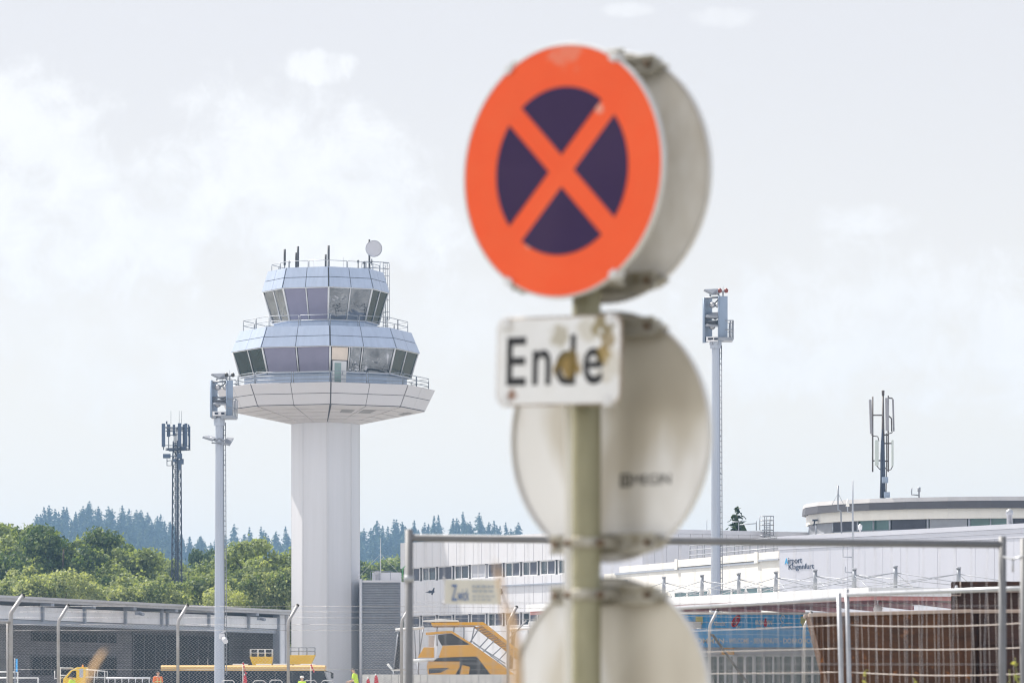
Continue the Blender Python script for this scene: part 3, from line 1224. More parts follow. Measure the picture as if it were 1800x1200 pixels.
# dark openings in the block wall
for (pa, pb, ya, yb) in ((139, 283, 1110, 1127), (138, 284, 1151, 1186), (312, 476, 1113, 1190)):
    mb = MB()
    Hb = Fac(0, 333.0, 504, 400.0)
    a, b = Hb.s(pa) , Hb.s(pb)
    zt, zb = Hb.z((pa + pb) / 2, ya), Hb.z((pa + pb) / 2, yb)
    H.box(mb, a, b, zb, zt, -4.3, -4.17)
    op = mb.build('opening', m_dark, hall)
    mb = MB()
    n = 9
    for k in range(n + 1):
        t = a + (b - a) * k / n
        H.box(mb, t - 0.06, t + 0.06, zb, zt, -4.17, -4.10)
    H.box(mb, a, b, zt - 0.15, zt, -4.17, -4.08)
    mb.build('frame', m_seam, op)
posts = [-60, 68, 142, 214, 288, 361, 431]
mb = MB()
zt_ = zr - 0.62
edges = [s0] + [H.s(p) for p in posts] + [H.s(484)]
for a, b in zip(edges, edges[1:]):
    mb = MB()
    H.box(mb, a + 0.12, b - 0.12, zpb, zt_, 0.1, 0.22)
    for q in (0.33, 0.66):
        H.box(mb, a + 0.12, b - 0.12, zpb + (zt_ - zpb) * q - 0.02, zpb + (zt_ - zpb) * q + 0.02, 0.22, 0.235)
    mb.build('fascia_panel', m_hallpan, hall)
for p in posts + [278, 484, 499]:
    t = H.s(p)
    mb = MB()
    zb = GZ if p >= 484 else zpb - 0.15
    H.box(mb, t - 0.13, t + 0.13, zb, zr - 0.33, 0.23 if p < 484 else -0.2, 0.45)
    if p < 484 and p != 278:
        H.box(mb, t - 0.35, t + 0.35, zr - 0.58, zr - 0.34, 0.24, 1.2)
    mb.build('column', m_steel if p < 490 else m_hallpan, hall)
mb = MB()
H.box(mb, s0, H.s(484), zpb - 0.42, zpb - 0.04, -0.25, 0.1)
mb.build('beam', m_steel, hall)
mb = MB()
H.box(mb, H.s(486), H.s(497), GZ, zr - 0.34, -0.15, 0.2)
mb.build('end_panel', m_hallpan, hall)
for p in (216, 432):
    c = H.pt(H.s(p), zr - 0.8, 1.35)
    mb = MB()
    mb.box(c, (0.5, 0.45, 0.3))
    mb.tube([c, c + Vector((0.5, -0.5, -0.12))], 0.14, 8)
    mb.build('floodlight', m_steel, hall)

# ------------------------------------------------------------------ louvred annex behind the tower
m_louv = mat('grey_louvre', (0.27, 0.28, 0.31), 0.55, metal=0.2, var=0.1)
m_white = mat('white_facade_panel', (0.69, 0.69, 0.725), 0.5, var=0.03, scale=0.4, col2=(0.60, 0.59, 0.61), alt=0.5, altscale=0.5, stretch=(1, 1, 0.3))
YA = 372.0
ann = thing('louvred_annex', (X(667, YA), YA, GZ), 'grey annex with horizontal louvres beside the tower shaft', 'building')
mb = MB()
zt = Z(1023, YA)
mb.obox((0, 0, 0), UX, UY, UZ, (X(634, YA), X(704, YA)), (YA, YA + 9), (GZ - 0.2, zt))
mb.build('wall', m_steel, ann)
mb = MB()
n = 44
for i in range(n):
    z0 = GZ + 0.3 + (zt - GZ - 0.35) * i / n
    h = (zt - GZ - 0.3) / n
    y0 = YA - 0.09
    mb.hexa([Vector((X(637.5, YA), y0, z0)), Vector((X(703, YA), y0, z0)), Vector((X(703, YA), YA - 0.02, z0 + h * 0.55)), Vector((X(637.5, YA), YA - 0.02, z0 + h * 0.55)),
             Vector((X(637.5, YA), y0, z0 + h * 0.25)), Vector((X(703, YA), y0, z0 + h * 0.25)), Vector((X(703, YA), YA - 0.02, z0 + h * 0.8)), Vector((X(637.5, YA), YA - 0.02, z0 + h * 0.8))])
lv = mb.build('louvre_screen', m_louv, ann)
lv['kind'] = 'thing'
mb = MB()
mb.obox((0, 0, 0), UX, UY, UZ, (X(634, YA), X(704, YA)), (YA - 0.25, YA + 9), (zt, zt + 0.18))
mb.build('roof', m_white, ann)
mb = MB()
mb.obox((0, 0, 0), UX, UY, UZ, (X(654, YA + 3), X(704, YA + 3)), (YA + 3, YA + 6), (zt + 0.18, zt + 0.95))
mb.lathe([(0.2, 0), (0.2, 0.5), (0.32, 0.55), (0.32, 0.75), (0.02, 0.9)], (X(664, YA + 1.5), YA + 1.5, zt + 0.18), UZ, 14)
mb.build('roof_unit', m_white, ann)
mb = MB()
for px in (651, 668, 686):
    mb.tube([(X(px, YA + 1), YA + 1, zt), (X(px, YA + 1), YA + 1, zt + 1.0)], 0.03, 6)
mb.tube([(X(651, YA + 1), YA + 1, zt + 1.0), (X(690, YA + 1), YA + 1, zt + 1.0)], 0.03, 6)
mb.build('railing', m_rail, ann)
mb = MB()
mb.tube([(X(634.3, YA - 0.3), YA - 0.3, GZ), (X(634.3, YA - 0.3), YA - 0.3, zt + 0.3)], 0.13, 10)
mb.build('downpipe', m_white, ann)
mb = MB()
tp = P(669, 946, YA + 1)
mb.tube([Vector((tp.x, tp.y, zt)), tp], [0.055, 0.03], 6)
for dx in (-4.0, 4.0):
    q = tp + (Vector((tp.x, tp.y, zt)) - tp) * 0.35
    mb.tube([q, Vector((tp.x + dx * 0.55, tp.y, zt + 0.2))], 0.012, 5)
mb.build('antenna', m_mull, ann)

# ------------------------------------------------------------------ white office wing
m_win = glass_mat('office_glass', (0.035, 0.05, 0.06), rough=0.06, spec=0.7, var=0.4, scale=0.3)
m_shut = mat('grey_window_blind', (0.10, 0.11, 0.145), 0.7, var=0.1)
m_shutl = mat('light_window_blind', (0.52, 0.53, 0.58), 0.7, var=0.05)
OFc = Fac(726.7, 361.0, 945.3, 340.0)
o0, o1 = OFc.s(704), OFc.s(1052)
zo = OFc.z(726, 953)
off = thing('office_wing', OFc.pt(o0, GZ), 'white two-band office wing with rows of blinded windows', 'building')
W1 = (OFc.z(726.7, 1021.5), OFc.z(726.7, 997.5))
W2 = (OFc.z(726.7, 1104), OFc.z(726.7, 1081.5))
mb = MB()
OFc.box(mb, o0, o1, GZ - 0.2, zo, -12, -0.35)
mb.build('wall', m_white, off)
mb = MB()
for (za, zb) in ((W1[1], zo + 0.02), (W2[1], W1[0]), (GZ, W2[0])):
    OFc.box(mb, o0, o1, za, zb, -0.34, 0.0)
pit = (OFc.s(945.3) - OFc.s(726.7)) / 7.42
k = -1
t = o0
while t < o1:
    OFc.box(mb, t - 0.012, t + 0.012, W1[1] + 0.02, zo, 0.0005, 0.012, 1)
    OFc.box(mb, t - 0.012, t + 0.012, W2[1] + 0.02, W1[0] - 0.02, 0.0005, 0.012, 1)
    t += pit / 2
mb.build('cladding', [m_white, mat('grey_joint', (0.42, 0.42, 0.46), 0.7)], off)
mb = MB()
OFc.box(mb, OFc.s(882), o1, OFc.z(860, 1031.5), OFc.z(860, 1029), 0.0, 0.14)
mb.build('drip_edge', m_steel, off)
kinds1 = ['glass', 'half', 'blind', 'half', 'light', 'blind', 'glass', 'glass', 'glass', 'glass', 'glass', 'glass']
kinds2 = ['blind', 'blind', 'blind', 'blind', 'blind', 'glass', 'blind', 'glass', 'glass', 'blind', 'glass', 'glass']
base = OFc.s(739) - pit
for (za, zb), kinds in ((W1, kinds1), (W2, kinds2)):
    for i in range(12):
        a = base + i * pit + 0.08
        b = a + pit * 0.83
        if a < o0 + 0.3:
            a = o0 + 0.3
        if b > o1:
            break
        mb = MB()
        OFc.box(mb, a, b, za, zb, -0.30, -0.22)
        w = mb.build('window', {'glass': m_win, 'half': m_win, 'blind': m_shut, 'light': m_shutl}[kinds[i]], off)
        mb = MB()
        m_ = (a + b) / 2 - 0.1
        for t in (a, m_, b - 0.09):
            if kinds[i] in ('blind',) and t == m_:
                continue
            OFc.box(mb, t, t + 0.09, za, zb, -0.22, -0.15)
        OFc.box(mb, a, b, zb - 0.08, zb, -0.22, -0.14)
        OFc.box(mb, a, b, za, za + 0.08, -0.22, -0.14)
        mb.build('frame', m_mull, w)
        if kinds[i] in ('half', 'blind', 'light', 'glass'):
            mb = MB()
            d = {'half': 0.28, 'blind': 1.0, 'light': 0.8, 'glass': 1.0}[kinds[i]]
            if kinds[i] == 'glass':
                OFc.box(mb, m_ + 0.12, b - 0.15, za + 0.1, zb - 0.1, -0.22, -0.19)
            else:
                nsl = int(14 * d)
                for q in range(nsl):
                    zc = zb - 0.1 - (zb - za - 0.12) * d * (q + 0.5) / nsl
                    OFc.box(mb, a + 0.1, b - 0.1, zc - 0.035, zc + 0.03, -0.215, -0.175)
            mb.build('blind', {'half': m_shut, 'blind': m_shut, 'light': m_shutl, 'glass': m_shut}[kinds[i]], w)
# painted jet silhouette, small wall lamp, green outline mark on the corner
m_ink = mat('dark_blue_ink', (0.03, 0.045, 0.08), 0.6)
jet = [(-1.0, 0.02), (-0.35, 0.10), (-0.05, 0.26), (0.10, 0.20), (0.45, 0.18), (0.75, 0.55), (0.95, 0.58), (0.85, 0.12), (1.0, 0.0), (0.7, -0.12), (0.5, -0.40), (0.3, -0.36), (0.3, -0.12), (-0.1, -0.15), (-0.45, -0.08)]
jc = OFc.s(756)
mb = MB()
jz = OFc.z(756, 1040)
mb.prism([(x * 0.95, y * 0.62) for x, y in jet], OFc.pt(jc, jz), OFc.d, UZ, OFc.n, 0.002, 0.02)
mb.build('jet_emblem', m_ink, off)
mb = MB()
c = OFc.pt(OFc.s(880.5), OFc.z(880, 1037), 0.1)
mb.box(c, (0.35, 0.3, 0.25))
mb.tube([c + Vector((0, -0.1, 0.1)), c + Vector((0.1, -0.4, -0.25))], 0.13, 8)
mb.build('wall_lamp', m_ink, off)
mb = MB()
gm = OFc.pt(o0 + 1.0, OFc.z(706, 1006), 0.02)
mb.tube([gm + OFc.d * -0.5 - UZ * 0.45, gm + OFc.d * -0.5 + UZ * 0.35, gm + UZ * 0.55, gm + OFc.d * 0.5 + UZ * 0.35, gm + OFc.d * 0.5 - UZ * 0.45], 0.05, 6)
mb.build('green_emblem', mat('green_paint', (0.12, 0.42, 0.16), 0.6), off)

# ------------------------------------------------------------------ terminal group
m_panel = mat('pale_metal_panel', (0.62, 0.63, 0.70), 0.42, metal=0.1, var=0.03, scale=0.3, col2=(0.50, 0.51, 0.57), alt=0.6, altscale=0.3, stretch=(1, 1, 0.25))
m_cream = mat('cream_render', (0.76, 0.74, 0.70), 0.7, var=0.05, scale=0.6, col2=(0.60, 0.58, 0.54), alt=0.45, altscale=0.5, stretch=(1, 1, 0.3))
m_band = mat('dark_roof_band', (0.075, 0.075, 0.09), 0.5, var=0.1)
m_blindT = mat('pale_louvre_blind', (0.40, 0.42, 0.47), 0.6, var=0.08)
m_teal = glass_mat('teal_glass', (0.05, 0.12, 0.12), rough=0.06)
m_red = mat('red_steel', (0.27, 0.055, 0.06), 0.5, var=0.12)
m_redl = mat('pale_red_edge', (0.52, 0.24, 0.23), 0.5, var=0.1)

# hall with the lettering
T = Fac(1370, 240.0, 1800, 220.0)
t0, t1 = T.s(1370), T.s(1960)
zt = T.z(1585, 931)
th = thing('terminal_hall', T.pt(t0, GZ), 'pale metal-panelled terminal hall with the airport lettering', 'building')
mb = MB()
T.box(mb, t0, t1, GZ - 0.2, zt - 0.35, -22, -0.06)
mb.build('wall', m_panel, th)
mb = MB()
pp_ = (T.s(1720) - T.s(1375)) / 11.0
t = t0
while t < t1 - 0.3:
    e = min(t + pp_, t1)
    T.box(mb, t + 0.012, e - 0.012, GZ, zt - 0.75, -0.06, 0.0)
    t = e
cl = mb.build('cladding', m_panel, th)
cl['kind'] = 'thing'
mb = MB()
for i, (za, zb, o) in enumerate(((0.74, 0.50, 0.03), (0.49, 0.26, 0.06), (0.25, 0.0, 0.10))):
    T.box(mb, t0 - 0.06, t1, zt - za, zt - zb, -0.06 - 22 * (i == 2), o)
mb.build('coping', m_panel, th)
m_letter = mat('navy_lettering', (0.03, 0.06, 0.12), 0.5)
m_letterb = mat('light_blue_lettering', (0.06, 0.42, 0.75), 0.5)
Ym = T.Y(1400)
ppm = F / Ym
cosT = abs(T.d.x)


def tlen(pa, pb):
    return T.s(pb) - T.s(pa)


zb1, zc1 = T.z(1396, 990.5), T.z(1396, 980)
text_part('lettering', 'A', T.pt(T.s(1380), zb1, 0.003), T.d, UZ, tlen(1380, 1385.5), zc1 - zb1, m_letterb, th, 0.03)
zp = T.z(1398, 993)
text_part('lettering', 'irport', T.pt(T.s(1386), zp, 0.003), T.d, UZ, tlen(1386, 1410), T.z(1398, 979.5) - zp, m_letter, th, 0.02)
zk = T.z(1409, 1002.5)
text_part('lettering', 'Klagenfurt', T.pt(T.s(1386.5), zk, 0.003), T.d, UZ, tlen(1386.5, 1431), T.z(1409, 990) - zk, m_letter, th, 0.02)
# stub aerial bolted to the roof edge
mb = MB()
Ya = T.Y(1473)
q = lambda px, py: P(px, py, Ya - 0.4)
mb.tube([q(1473, 853), q(1473, 895), q(1478, 898), q(1479.5, 940)], 0.05, 6)
mb.tube([q(1473, 866), q(1484, 888)], 0.012, 4)
mb.tube([q(1473, 866), q(1462, 888)], 0.012, 4)
mb.build('antenna', m_rail, th)
mb = MB()
mb.tube([q(1512, 920), q(1512, 934)], 0.05, 6)
mb.tube([q(1512, 934), q(1512, 960), q(1508, 972)], 0.015, 5)
mb.lathe([(0.1, 0), (0.12, 0.25), (0.03, 0.3)], q(1512, 931), UZ, 8)
mb.build('lamp', m_mull, th)
mb = MB()
c = P(1774.5, 938, T.Y(1774) + 2)
mb.lathe([(0.15, 0), (0.15, 0.6), (0.2, 0.61), (0.2, 0.75), (0.15, 0.86), (0.02, 0.92)], Vector((c.x, c.y, zt - 0.05)), UZ, 14)
mb.build('vent_pipe', mat('bright_zinc', (0.42, 0.43, 0.46), 0.4, metal=0.4), th)

# round upper building
YC, RC = 290.0, 12.6
XC = X(1743, YC)
rb = thing('round_building', (XC, YC, GZ), 'round pale building with a dark roof band and ribbon windows', 'building')


def rpt(a, r, z):
    return Vector((XC + r * math.sin(a), YC - r * math.cos(a), z))


zroof = Z(889, YC) + 0.1
zw1, zw0 = Z(917, YC - 6), Z(936, YC - 6)
N = 28
mb = MB()
mb.lathe([(RC - 0.45, GZ - 0.2), (RC - 0.45, zw1 + 0.3)], (XC, YC, 0), UZ, N, smooth=False)
mb.build('wall', m_seam, rb)
mb = MB()
for (r0, z0, z1, mi) in ((RC, zw1, zroof - 0.75, 0),):
    mb.lathe([(r0 - 0.5, z0), (r0, z0), (r0, z1), (r0 - 0.5, z1)], (XC, YC, 0), UZ, N, smooth=False, capends=False)
mb.build('parapet', m_cream, rb)
mb = MB()
mb.lathe([(RC + 0.05, zroof - 0.75), (RC + 0.28, zroof - 0.75), (RC + 0.22, zroof - 0.28), (RC + 0.05, zroof - 0.26)], (XC, YC, 0), UZ, N, smooth=False, capends=False)
mb.build('roof_band', m_band, rb)
mb = MB()
mb.lathe([(RC + 0.24, zroof - 0.27), (RC + 0.16, zroof + 0.0), (0.1, zroof + 0.35)], (XC, YC, 0), UZ, N, smooth=False)
mb.build('roof', m_hallroof, rb)
mb = MB()
mb.lathe([(RC - 0.45, GZ), (RC - 0.05, GZ), (RC - 0.05, zw0), (RC - 0.45, zw0)], (XC, YC, 0), UZ, N, smooth=False, capends=False)
mb.build('lower_wall', m_cream, rb)
kr = ['l', 'l', 'b', 'g', 'b', 'l', 'g', 'b', 'b', 'l']
for k in range(-7, 6):
    a0, a1 = 2 * math.pi * (k - 0.02) / N, 2 * math.pi * (k + 0.98) / N
    kind = kr[(k + 7) % len(kr)]
    mb = MB()
    mb.slab([rpt(a0, RC - 0.3, zw0), rpt(a1, RC - 0.3, zw0), rpt(a1, RC - 0.3, zw1), rpt(a0, RC - 0.3, zw1)], 0.05)
    w = mb.build('window', m_teal if kind == 'g' else m_win, rb)
    mb = MB()
    mb.tube([rpt(a0, RC - 0.22, zw0), rpt(a0, RC - 0.22, zw1)], 0.08, 4)
    if kind == 'g':
        am = (a0 + a1) / 2
        mb.tube([rpt(am, RC - 0.25, zw0), rpt(am, RC - 0.25, zw1)], 0.05, 4)
    mb.tube([rpt(a0, RC - 0.22, zw0 + 0.03), rpt(a1, RC - 0.22, zw0 + 0.03)], 0.05, 4)
    mb.build('frame', m_steel, w)
    if kind != 'g':
        mb = MB()
        n = 11
        for q_ in range(n):
            zc = zw0 + 0.06 + (zw1 - zw0 - 0.1) * (q_ + 0.5) / n
            b0, b1 = a0 + 0.012, a1 - 0.012
            mb.slab([rpt(b0, RC - 0.24, zc - 0.02), rpt(b1, RC - 0.24, zc - 0.02), rpt(b1, RC - 0.20, zc + 0.035), rpt(b0, RC - 0.20, zc + 0.035)], 0.015)
        mb.build('blind', m_blindT if kind == 'l' else m_shut, w)
mb = MB()
c = rpt(-1.28, RC + 0.2, zroof - 1.2)
mb.box(c, (0.35, 0.35, 0.12))
mb.tube([c, c - UZ * 0.35 + Vector((-0.1, -0.2, 0))], 0.05, 6)
mb.build('camera_lamp', m_ink, rb)
mb = MB()
Yx = YC - 8
mb.tube([P(1602.5, 857, Yx), P(1602.5, 869, Yx), P(1615.5, 870, Yx)], 0.05, 6)
a_ = P(1615.5, 856, Yx)
mb.tube([a_, Vector((a_.x, a_.y, zroof + 0.05))], 0.06, 6)
mb.tube([P(1615.5, 856, Yx), P(1615.5, 864, Yx)], 0.11, 6)
mb.build('antenna', m_rail, rb)

# long windowless wall at the back, and the cream block with the terrace
bwY0, bwY1 = 285.0, 291.0
BW = Fac(1185, bwY0, 1440, bwY1)
bk = thing('rear_block', BW.pt(BW.s(1080), GZ), 'long pale windowless block behind the terrace, left of the round building', 'building')
zb_ = BW.z(1190, 930)
mb = MB()
BW.box(mb, BW.s(1130), BW.s(1425), GZ - 0.2, zb_ - 0.2, -10, -0.05)
mb.build('wall', m_panel, bk)
mb = MB()
for px in range(1130, 1420, 21):
    BW.box(mb, BW.s(px) + 0.012, BW.s(px + 21) - 0.012, GZ, zb_ - 0.28, -0.05, 0.0)
cl = mb.build('cladding', m_panel, bk)
cl['kind'] = 'thing'
mb = MB()
BW.box(mb, BW.s(1130), BW.s(1425), zb_ - 0.27, zb_, -10, 0.05)
mb.build('coping', m_panel, bk)
mb = MB()                                # caged roof ladder
Yl = BW.Y(1345) - 0.25
for px in (1343.5, 1353.5):
    mb.tube([P(px, 949, Yl), P(px, 906, Yl)], 0.04, 6)
for i in range(10):
    y = 948 - i * 3.2
    mb.tube([P(1343.5, y, Yl), P(1353.5, y, Yl)], 0.025, 5)
for y in (906.5, 914, 922, 931, 940):
    mb.tube([P(1343.5, y, Yl), P(1336, y + 0.3, Yl - 0.5), P(1341, y + 0.5, Yl - 0.9), P(1357, y + 0.3, Yl - 0.9), P(1360, y, Yl - 0.3), P(1353.5, y, Yl)], 0.035, 5)
for px in (1335.5, 1347, 1359.5):
    mb.tube([P(px, 906.5, Yl - 0.7), P(px, 931 if px < 1340 else 940, Yl - 0.7)], 0.03, 5)
mb.build('ladder', m_rail, bk)
mb = MB()
for px in (1298.5, 1329.5):
    mb.tube([P(px, 915 if px > 1310 else 918, bwY0 + 3), P(px, 932, bwY0 + 3)], 0.035, 5)
mb.tube([P(1286, 917, bwY0 + 3), P(1310, 916, bwY0 + 3)], 0.03, 5)
mb.tube([P(1298, 922, bwY0 + 3), P(1330, 919.5, bwY0 + 3)], 0.03, 5)
mb.tube([P(1242.5, 913, bwY0 + 3), P(1242.5, 934, bwY0 + 3)], 0.02, 5)
mb.build('antenna', m_rail, bk)

MBk = Fac(1195, 259.0, 1368, 242.0)
a0, a1 = MBk.s(1062), MBk.s(1371.5)
zt = MBk.z(1280, 977.5)
zpar = MBk.z(1280, 990.5)
md = thing('terrace_building', MBk.pt(a0, GZ), 'sunlit cream block with a stepped parapet and terrace railing', 'building')
mb = MB()
MBk.box(mb, a0, a1, GZ - 0.2, zpar, -14, 0)
mb.build('wall', m_cream, md)
mb = MB()
MBk.box(mb, MBk.s(1090), MBk.s(1189), zpar, zt - 0.05, -0.4, 0.04)
MBk.box(mb, MBk.s(1190), a1, zpar + 0.04, zt + 0.05, -0.4, 0.10)
MBk.box(mb, MBk.s(1190), MBk.s(1194), zpar - 0.1, zt + 0.1, 0.1, 0.16)
MBk.box(mb, MBk.s(1330), MBk.s(1336), zpar - 0.1, zt + 0.1, 0.1, 0.16)
mb.build('parapet', m_cream, md)
mb = MB()
MBk.box(mb, MBk.s(1082), MBk.s(1330), zpar - 0.12, zpar, 0.0, 0.07)
MBk.box(mb, MBk.s(1337), a1, zpar - 0.02, zpar + 0.08, 0.1, 0.15)
mb.build('gutter', m_steel, md)
mb = MB()
for dz in (0.35, 0.7, 1.0):
    mb.tube([MBk.pt(MBk.s(1196), zt + dz * 0.9, -0.6), MBk.pt(a1, zt + dz * 0.9, -0.6)], 0.035, 5)
n = 13
for i in range(n + 1):
    t = MBk.s(1196) + (a1 - MBk.s(1196)) * i / n
    mb.tube([MBk.pt(t, zt - 0.1, -0.6), MBk.pt(t, zt + 0.92, -0.6)], 0.03, 5)
mb.build('railing', m_rail, md)
for (pa, pb) in ((1100, 1122), (1126, 1146), (1150, 1172), (1188.5, 1209), (1211, 1232), (1234, 1246), (1267, 1287), (1289.5, 1312), (1315, 1334), (1341, 1362)):
    mb = MB()
    zc1, zc0 = MBk.z(1280, 1036), MBk.z(1280, 1046)
    MBk.box(mb, MBk.s(pa), MBk.s(pb), zc0, zc1, 0.0, 0.05)
    w = mb.build('window', m_teal, md)
    mb = MB()
    MBk.box(mb, MBk.s(pa) - 0.08, MBk.s(pb) + 0.08, zc1, zc1 + 0.1, 0.0, 0.12)
    MBk.box(mb, MBk.s(pa) - 0.08, MBk.s(pa), zc0, zc1, 0.0, 0.1)
    MBk.box(mb, MBk.s(pb), MBk.s(pb) + 0.08, zc0, zc1, 0.0, 0.1)
    mb.build('frame', m_mull, w)

# ------------------------------------------------------------------ entrance canopy
CC = Vector((X(1530, 172), 172.0, 0))
d1 = Vector((-0.34, 0.94, 0)).normalized()
d2 = Vector((0.94, 0.34, 0)).normalized()
zct = EYE + 167 / F * 172
zcb = zct - 0.32
can = thing('entrance_canopy', (CC.x, CC.y, zcb), 'white-edged canopy on red steel beams with cable-stayed masts', 'canopy')
mb = MB()
mb.obox(CC, d1, d2, UZ, (0.0, 40), (0.0, 14), (zct - 0.10, zct))
mb.build('roof', m_cream, can)
mb = MB()
mb.obox(CC, d1, d2, UZ, (-0.12, 40), (-0.14, -0.002), (zcb, zct + 0.03))
mb.obox(CC, d1, d2, UZ, (-0.14, -0.002), (0.002, 14), (zcb, zct + 0.028))
mb.build('fascia', m_mull, can)
mb = MB()
mb.obox(CC, d1, d2, UZ, (0.05, 40), (0.05, 0.22), (zcb - 0.16, zcb + 0.02))
mb.obox(CC, d1, d2, UZ, (0.05, 0.22), (0.24, 14), (zcb - 0.16, zcb + 0.02))
mb.build('edge_beam', m_redl, can)
for i in range(10):
    s = 0.9 + i * 4.2
    if s > 39.5:
        break
    mb = MB()
    db = Vector((0.24, 0.97, 0)).normalized()
    dbn = Vector((db.y, -db.x, 0))
    o = CC + d1 * s + d2 * 0.3
    ln = min(13.4 / db.dot(d2), (39.5 - s) / max(1e-6, db.dot(d1)))
    mb.obox(o, db, dbn, UZ, (0, ln), (-0.09, 0.09), (zct - 0.40, zct - 0.195))
    mb.build('beam', m_red, can)
mb = MB()
nr = 24
for i in range(nr):
    b = 0.5 + 13.2 * i / nr
    mb.obox(CC, d1, d2, UZ, (0.3, 39.8), (b, b + 0.27), (zct - 0.19, zct - 0.104))
mb.build('roof_ribs', mat('pale_pink_deck', (0.66, 0.54, 0.50), 0.6, var=0.08), can)
mast_px = [(1100, 1020, 0), (1167, 1015, 0), (1234, 1012, 0), (1298.5, 1009, 0), (1364, 1006, 0), (1433, 1003, 0), (1502, 1001, 0), (1574, 996.5, 1), (1685, 999, 1)]


def can_pt(px, other, end):
    k = (px - 900) / F
    base_ = CC + (d2 * other if not end else d1 * other)
    d = d1 if not end else d2
    t = (k * base_.y - base_.x) / (d.x - k * d.y)
    return base_ + d * t


for (px, py, e) in mast_px:
    b = can_pt(px, 1.6, e)
    top = Z(py, b.y)
    mb = MB()
    mb.tube([(b.x, b.y, zct), (b.x, b.y, top)], 0.085, 10)
    mb.tube([(b.x, b.y, top), (b.x, b.y, top + 0.06)], 0.11, 10)
    m_ = mb.build('mast', m_rail, can)
    mb = MB()
    dd = d1 if not e else d2
    d_o = d2 if not e else d1
    tp = Vector((b.x, b.y, top - 0.22))
    for (u, v) in ((4.0, -1.2), (-4.0, -1.2), (3.4, 5.0), (-3.4, 5.0)):
        g = Vector((b.x, b.y, zct + 0.02)) + dd * u + d_o * v
        mb.tube([tp, g], 0.016, 5)
    mb.build('stay_cable', m_rail, can)
mb = MB()                                # hanging globe lamp under the canopy
c = can_pt(1543, 3, 0)
c = Vector((X(1543, 178), 178, Z(1064, 178)))
mb.tube([c, c + UZ * 0.6], 0.03, 6)
mb.lathe([(0.02, -0.36), (0.16, -0.28), (0.2, -0.12), (0.14, 0.0), (0.04, 0.03)], c, UZ, 14)
mb.build('globe_lamp', m_white, can)

# ------------------------------------------------------------------ entrance front under the canopy
YE = 200.0
ent = thing('entrance_facade', (X(1300, YE), YE, GZ), 'glazed terminal entrance with white frames below the blue banner', 'building')
zE = lambda y: Z(y, YE)
xl, xr = X(1090, YE), X(1648, YE)
mb = MB()
mb.obox((0, 0, 0), UX, UY, UZ, (xl, xr), (YE + 0.3, YE + 0.6), (GZ - 0.2, zct - 0.5))
mb.build('wall', m_cream, ent)
mb = MB()
mb.obox((0, 0, 0), UX, UY, UZ, (xl, xr), (YE - 0.15, YE + 0.3), (zE(1149.5), zE(1136.5)))
mb.build('lintel', m_white, ent)
mb = MB()
mb.obox((0, 0, 0), UX, UY, UZ, (xl, xr), (YE - 0.9, YE - 0.16), (zE(1143), zE(1140.5)))
mb.build('drip_edge', m_steel, ent)
cols_px = [1150, 1172, 1192, 1204, 1220, 1233, 1247, 1262, 1275, 1290, 1294, 1309, 1324, 1327, 1343, 1359, 1376, 1393, 1411, 1428, 1446, 1470, 1500, 1530]
for a, b in zip(cols_px, cols_px[1:]):
    if b - a < 6:
        mb = MB()
        mb.obox((0, 0, 0), UX, UY, UZ, (X(a, YE), X(b, YE)), (YE - 0.1, YE + 0.2), (GZ, zE(1150)))
        mb.build('mullion', m_mull, ent)
        continue
    mb = MB()
    mb.obox((0, 0, 0), UX, UY, UZ, (X(a, YE) + 0.03, X(b, YE) - 0.03), (YE + 0.06, YE + 0.1), (GZ, zE(1150.2)))
    w = mb.build('window', glass_mat('entrance_glass', (0.05, 0.085, 0.085), rough=0.05, spec=0.7, var=0.5, scale=0.8), ent)
    mb = MB()
    for t in (X(a, YE), X(b, YE) - 0.05):
        mb.obox((0, 0, 0), UX, UY, UZ, (t, t + 0.05), (YE - 0.02, YE + 0.059), (GZ, zE(1150.3)))
    mb.obox((0, 0, 0), UX, UY, UZ, (X(a, YE) + 0.051, X(b, YE) - 0.051), (YE, YE + 0.058), (zE(1184.5), zE(1182.5)))
    mb.obox((0, 0, 0), UX, UY, UZ, (X(a, YE) + 0.051, X(b, YE) - 0.051), (YE, YE + 0.058), (zE(1153), zE(1150.4)))
    mb.build('frame', m_mull, w)
mb = MB()
mb.obox((0, 0, 0), UX, UY, UZ, (X(1268, YE), X(1290, YE)), (YE - 0.30, YE - 0.16), (zE(1150), zE(1138)))
lb = mb.build('light_box', mat('amber_sign', (0.85, 0.42, 0.03), 0.5, var=0.05), ent)
lb['label'] = 'small amber sign box over the doors'

# blue welcome banner
m_blue = mat('banner_blue', (0.07, 0.46, 0.95), 0.6, var=0.10, scale=0.5)
YB = YE - 0.25
ban = thing('welcome_banner', (X(1380, YB), YB, zE(1135)), 'long blue banner with white welcome greetings above the entrance', 'banner')
mb = MB()
bx0, bx1 = X(1120, YB), X(1566, YB)
mb.obox((0, 0, 0), UX, UY, UZ, (bx0, bx1), (YB, YB + 0.06), (Z(1137, YB), Z(1079, YB)))
mb.build('sheet', m_blue, ban)
mb = MB()
mb.tube([(bx0, YB + 0.02, Z(1078, YB)), (bx1, YB + 0.02, Z(1078, YB))], 0.06, 6)
mb.build('rail', m_mull, ban)
m_wl = mat('white_lettering', (0.82, 0.84, 0.86), 0.6, var=0.02)
m_rl = mat('red_emblem', (0.62, 0.05, 0.08), 0.6)
m_yl = mat('pale_yellow_emblem', (0.72, 0.70, 0.30), 0.6)


def bt(s, pa, pb, ya, yb, m=m_wl, d=0.02, th=0.015):
    o = P(pa, yb, YB - 0.002)
    return text_part('lettering', s, o, UX, UZ, X(pb, YB) - X(pa, YB), (yb - ya) / F * YB, m, ban, d, thin=th)


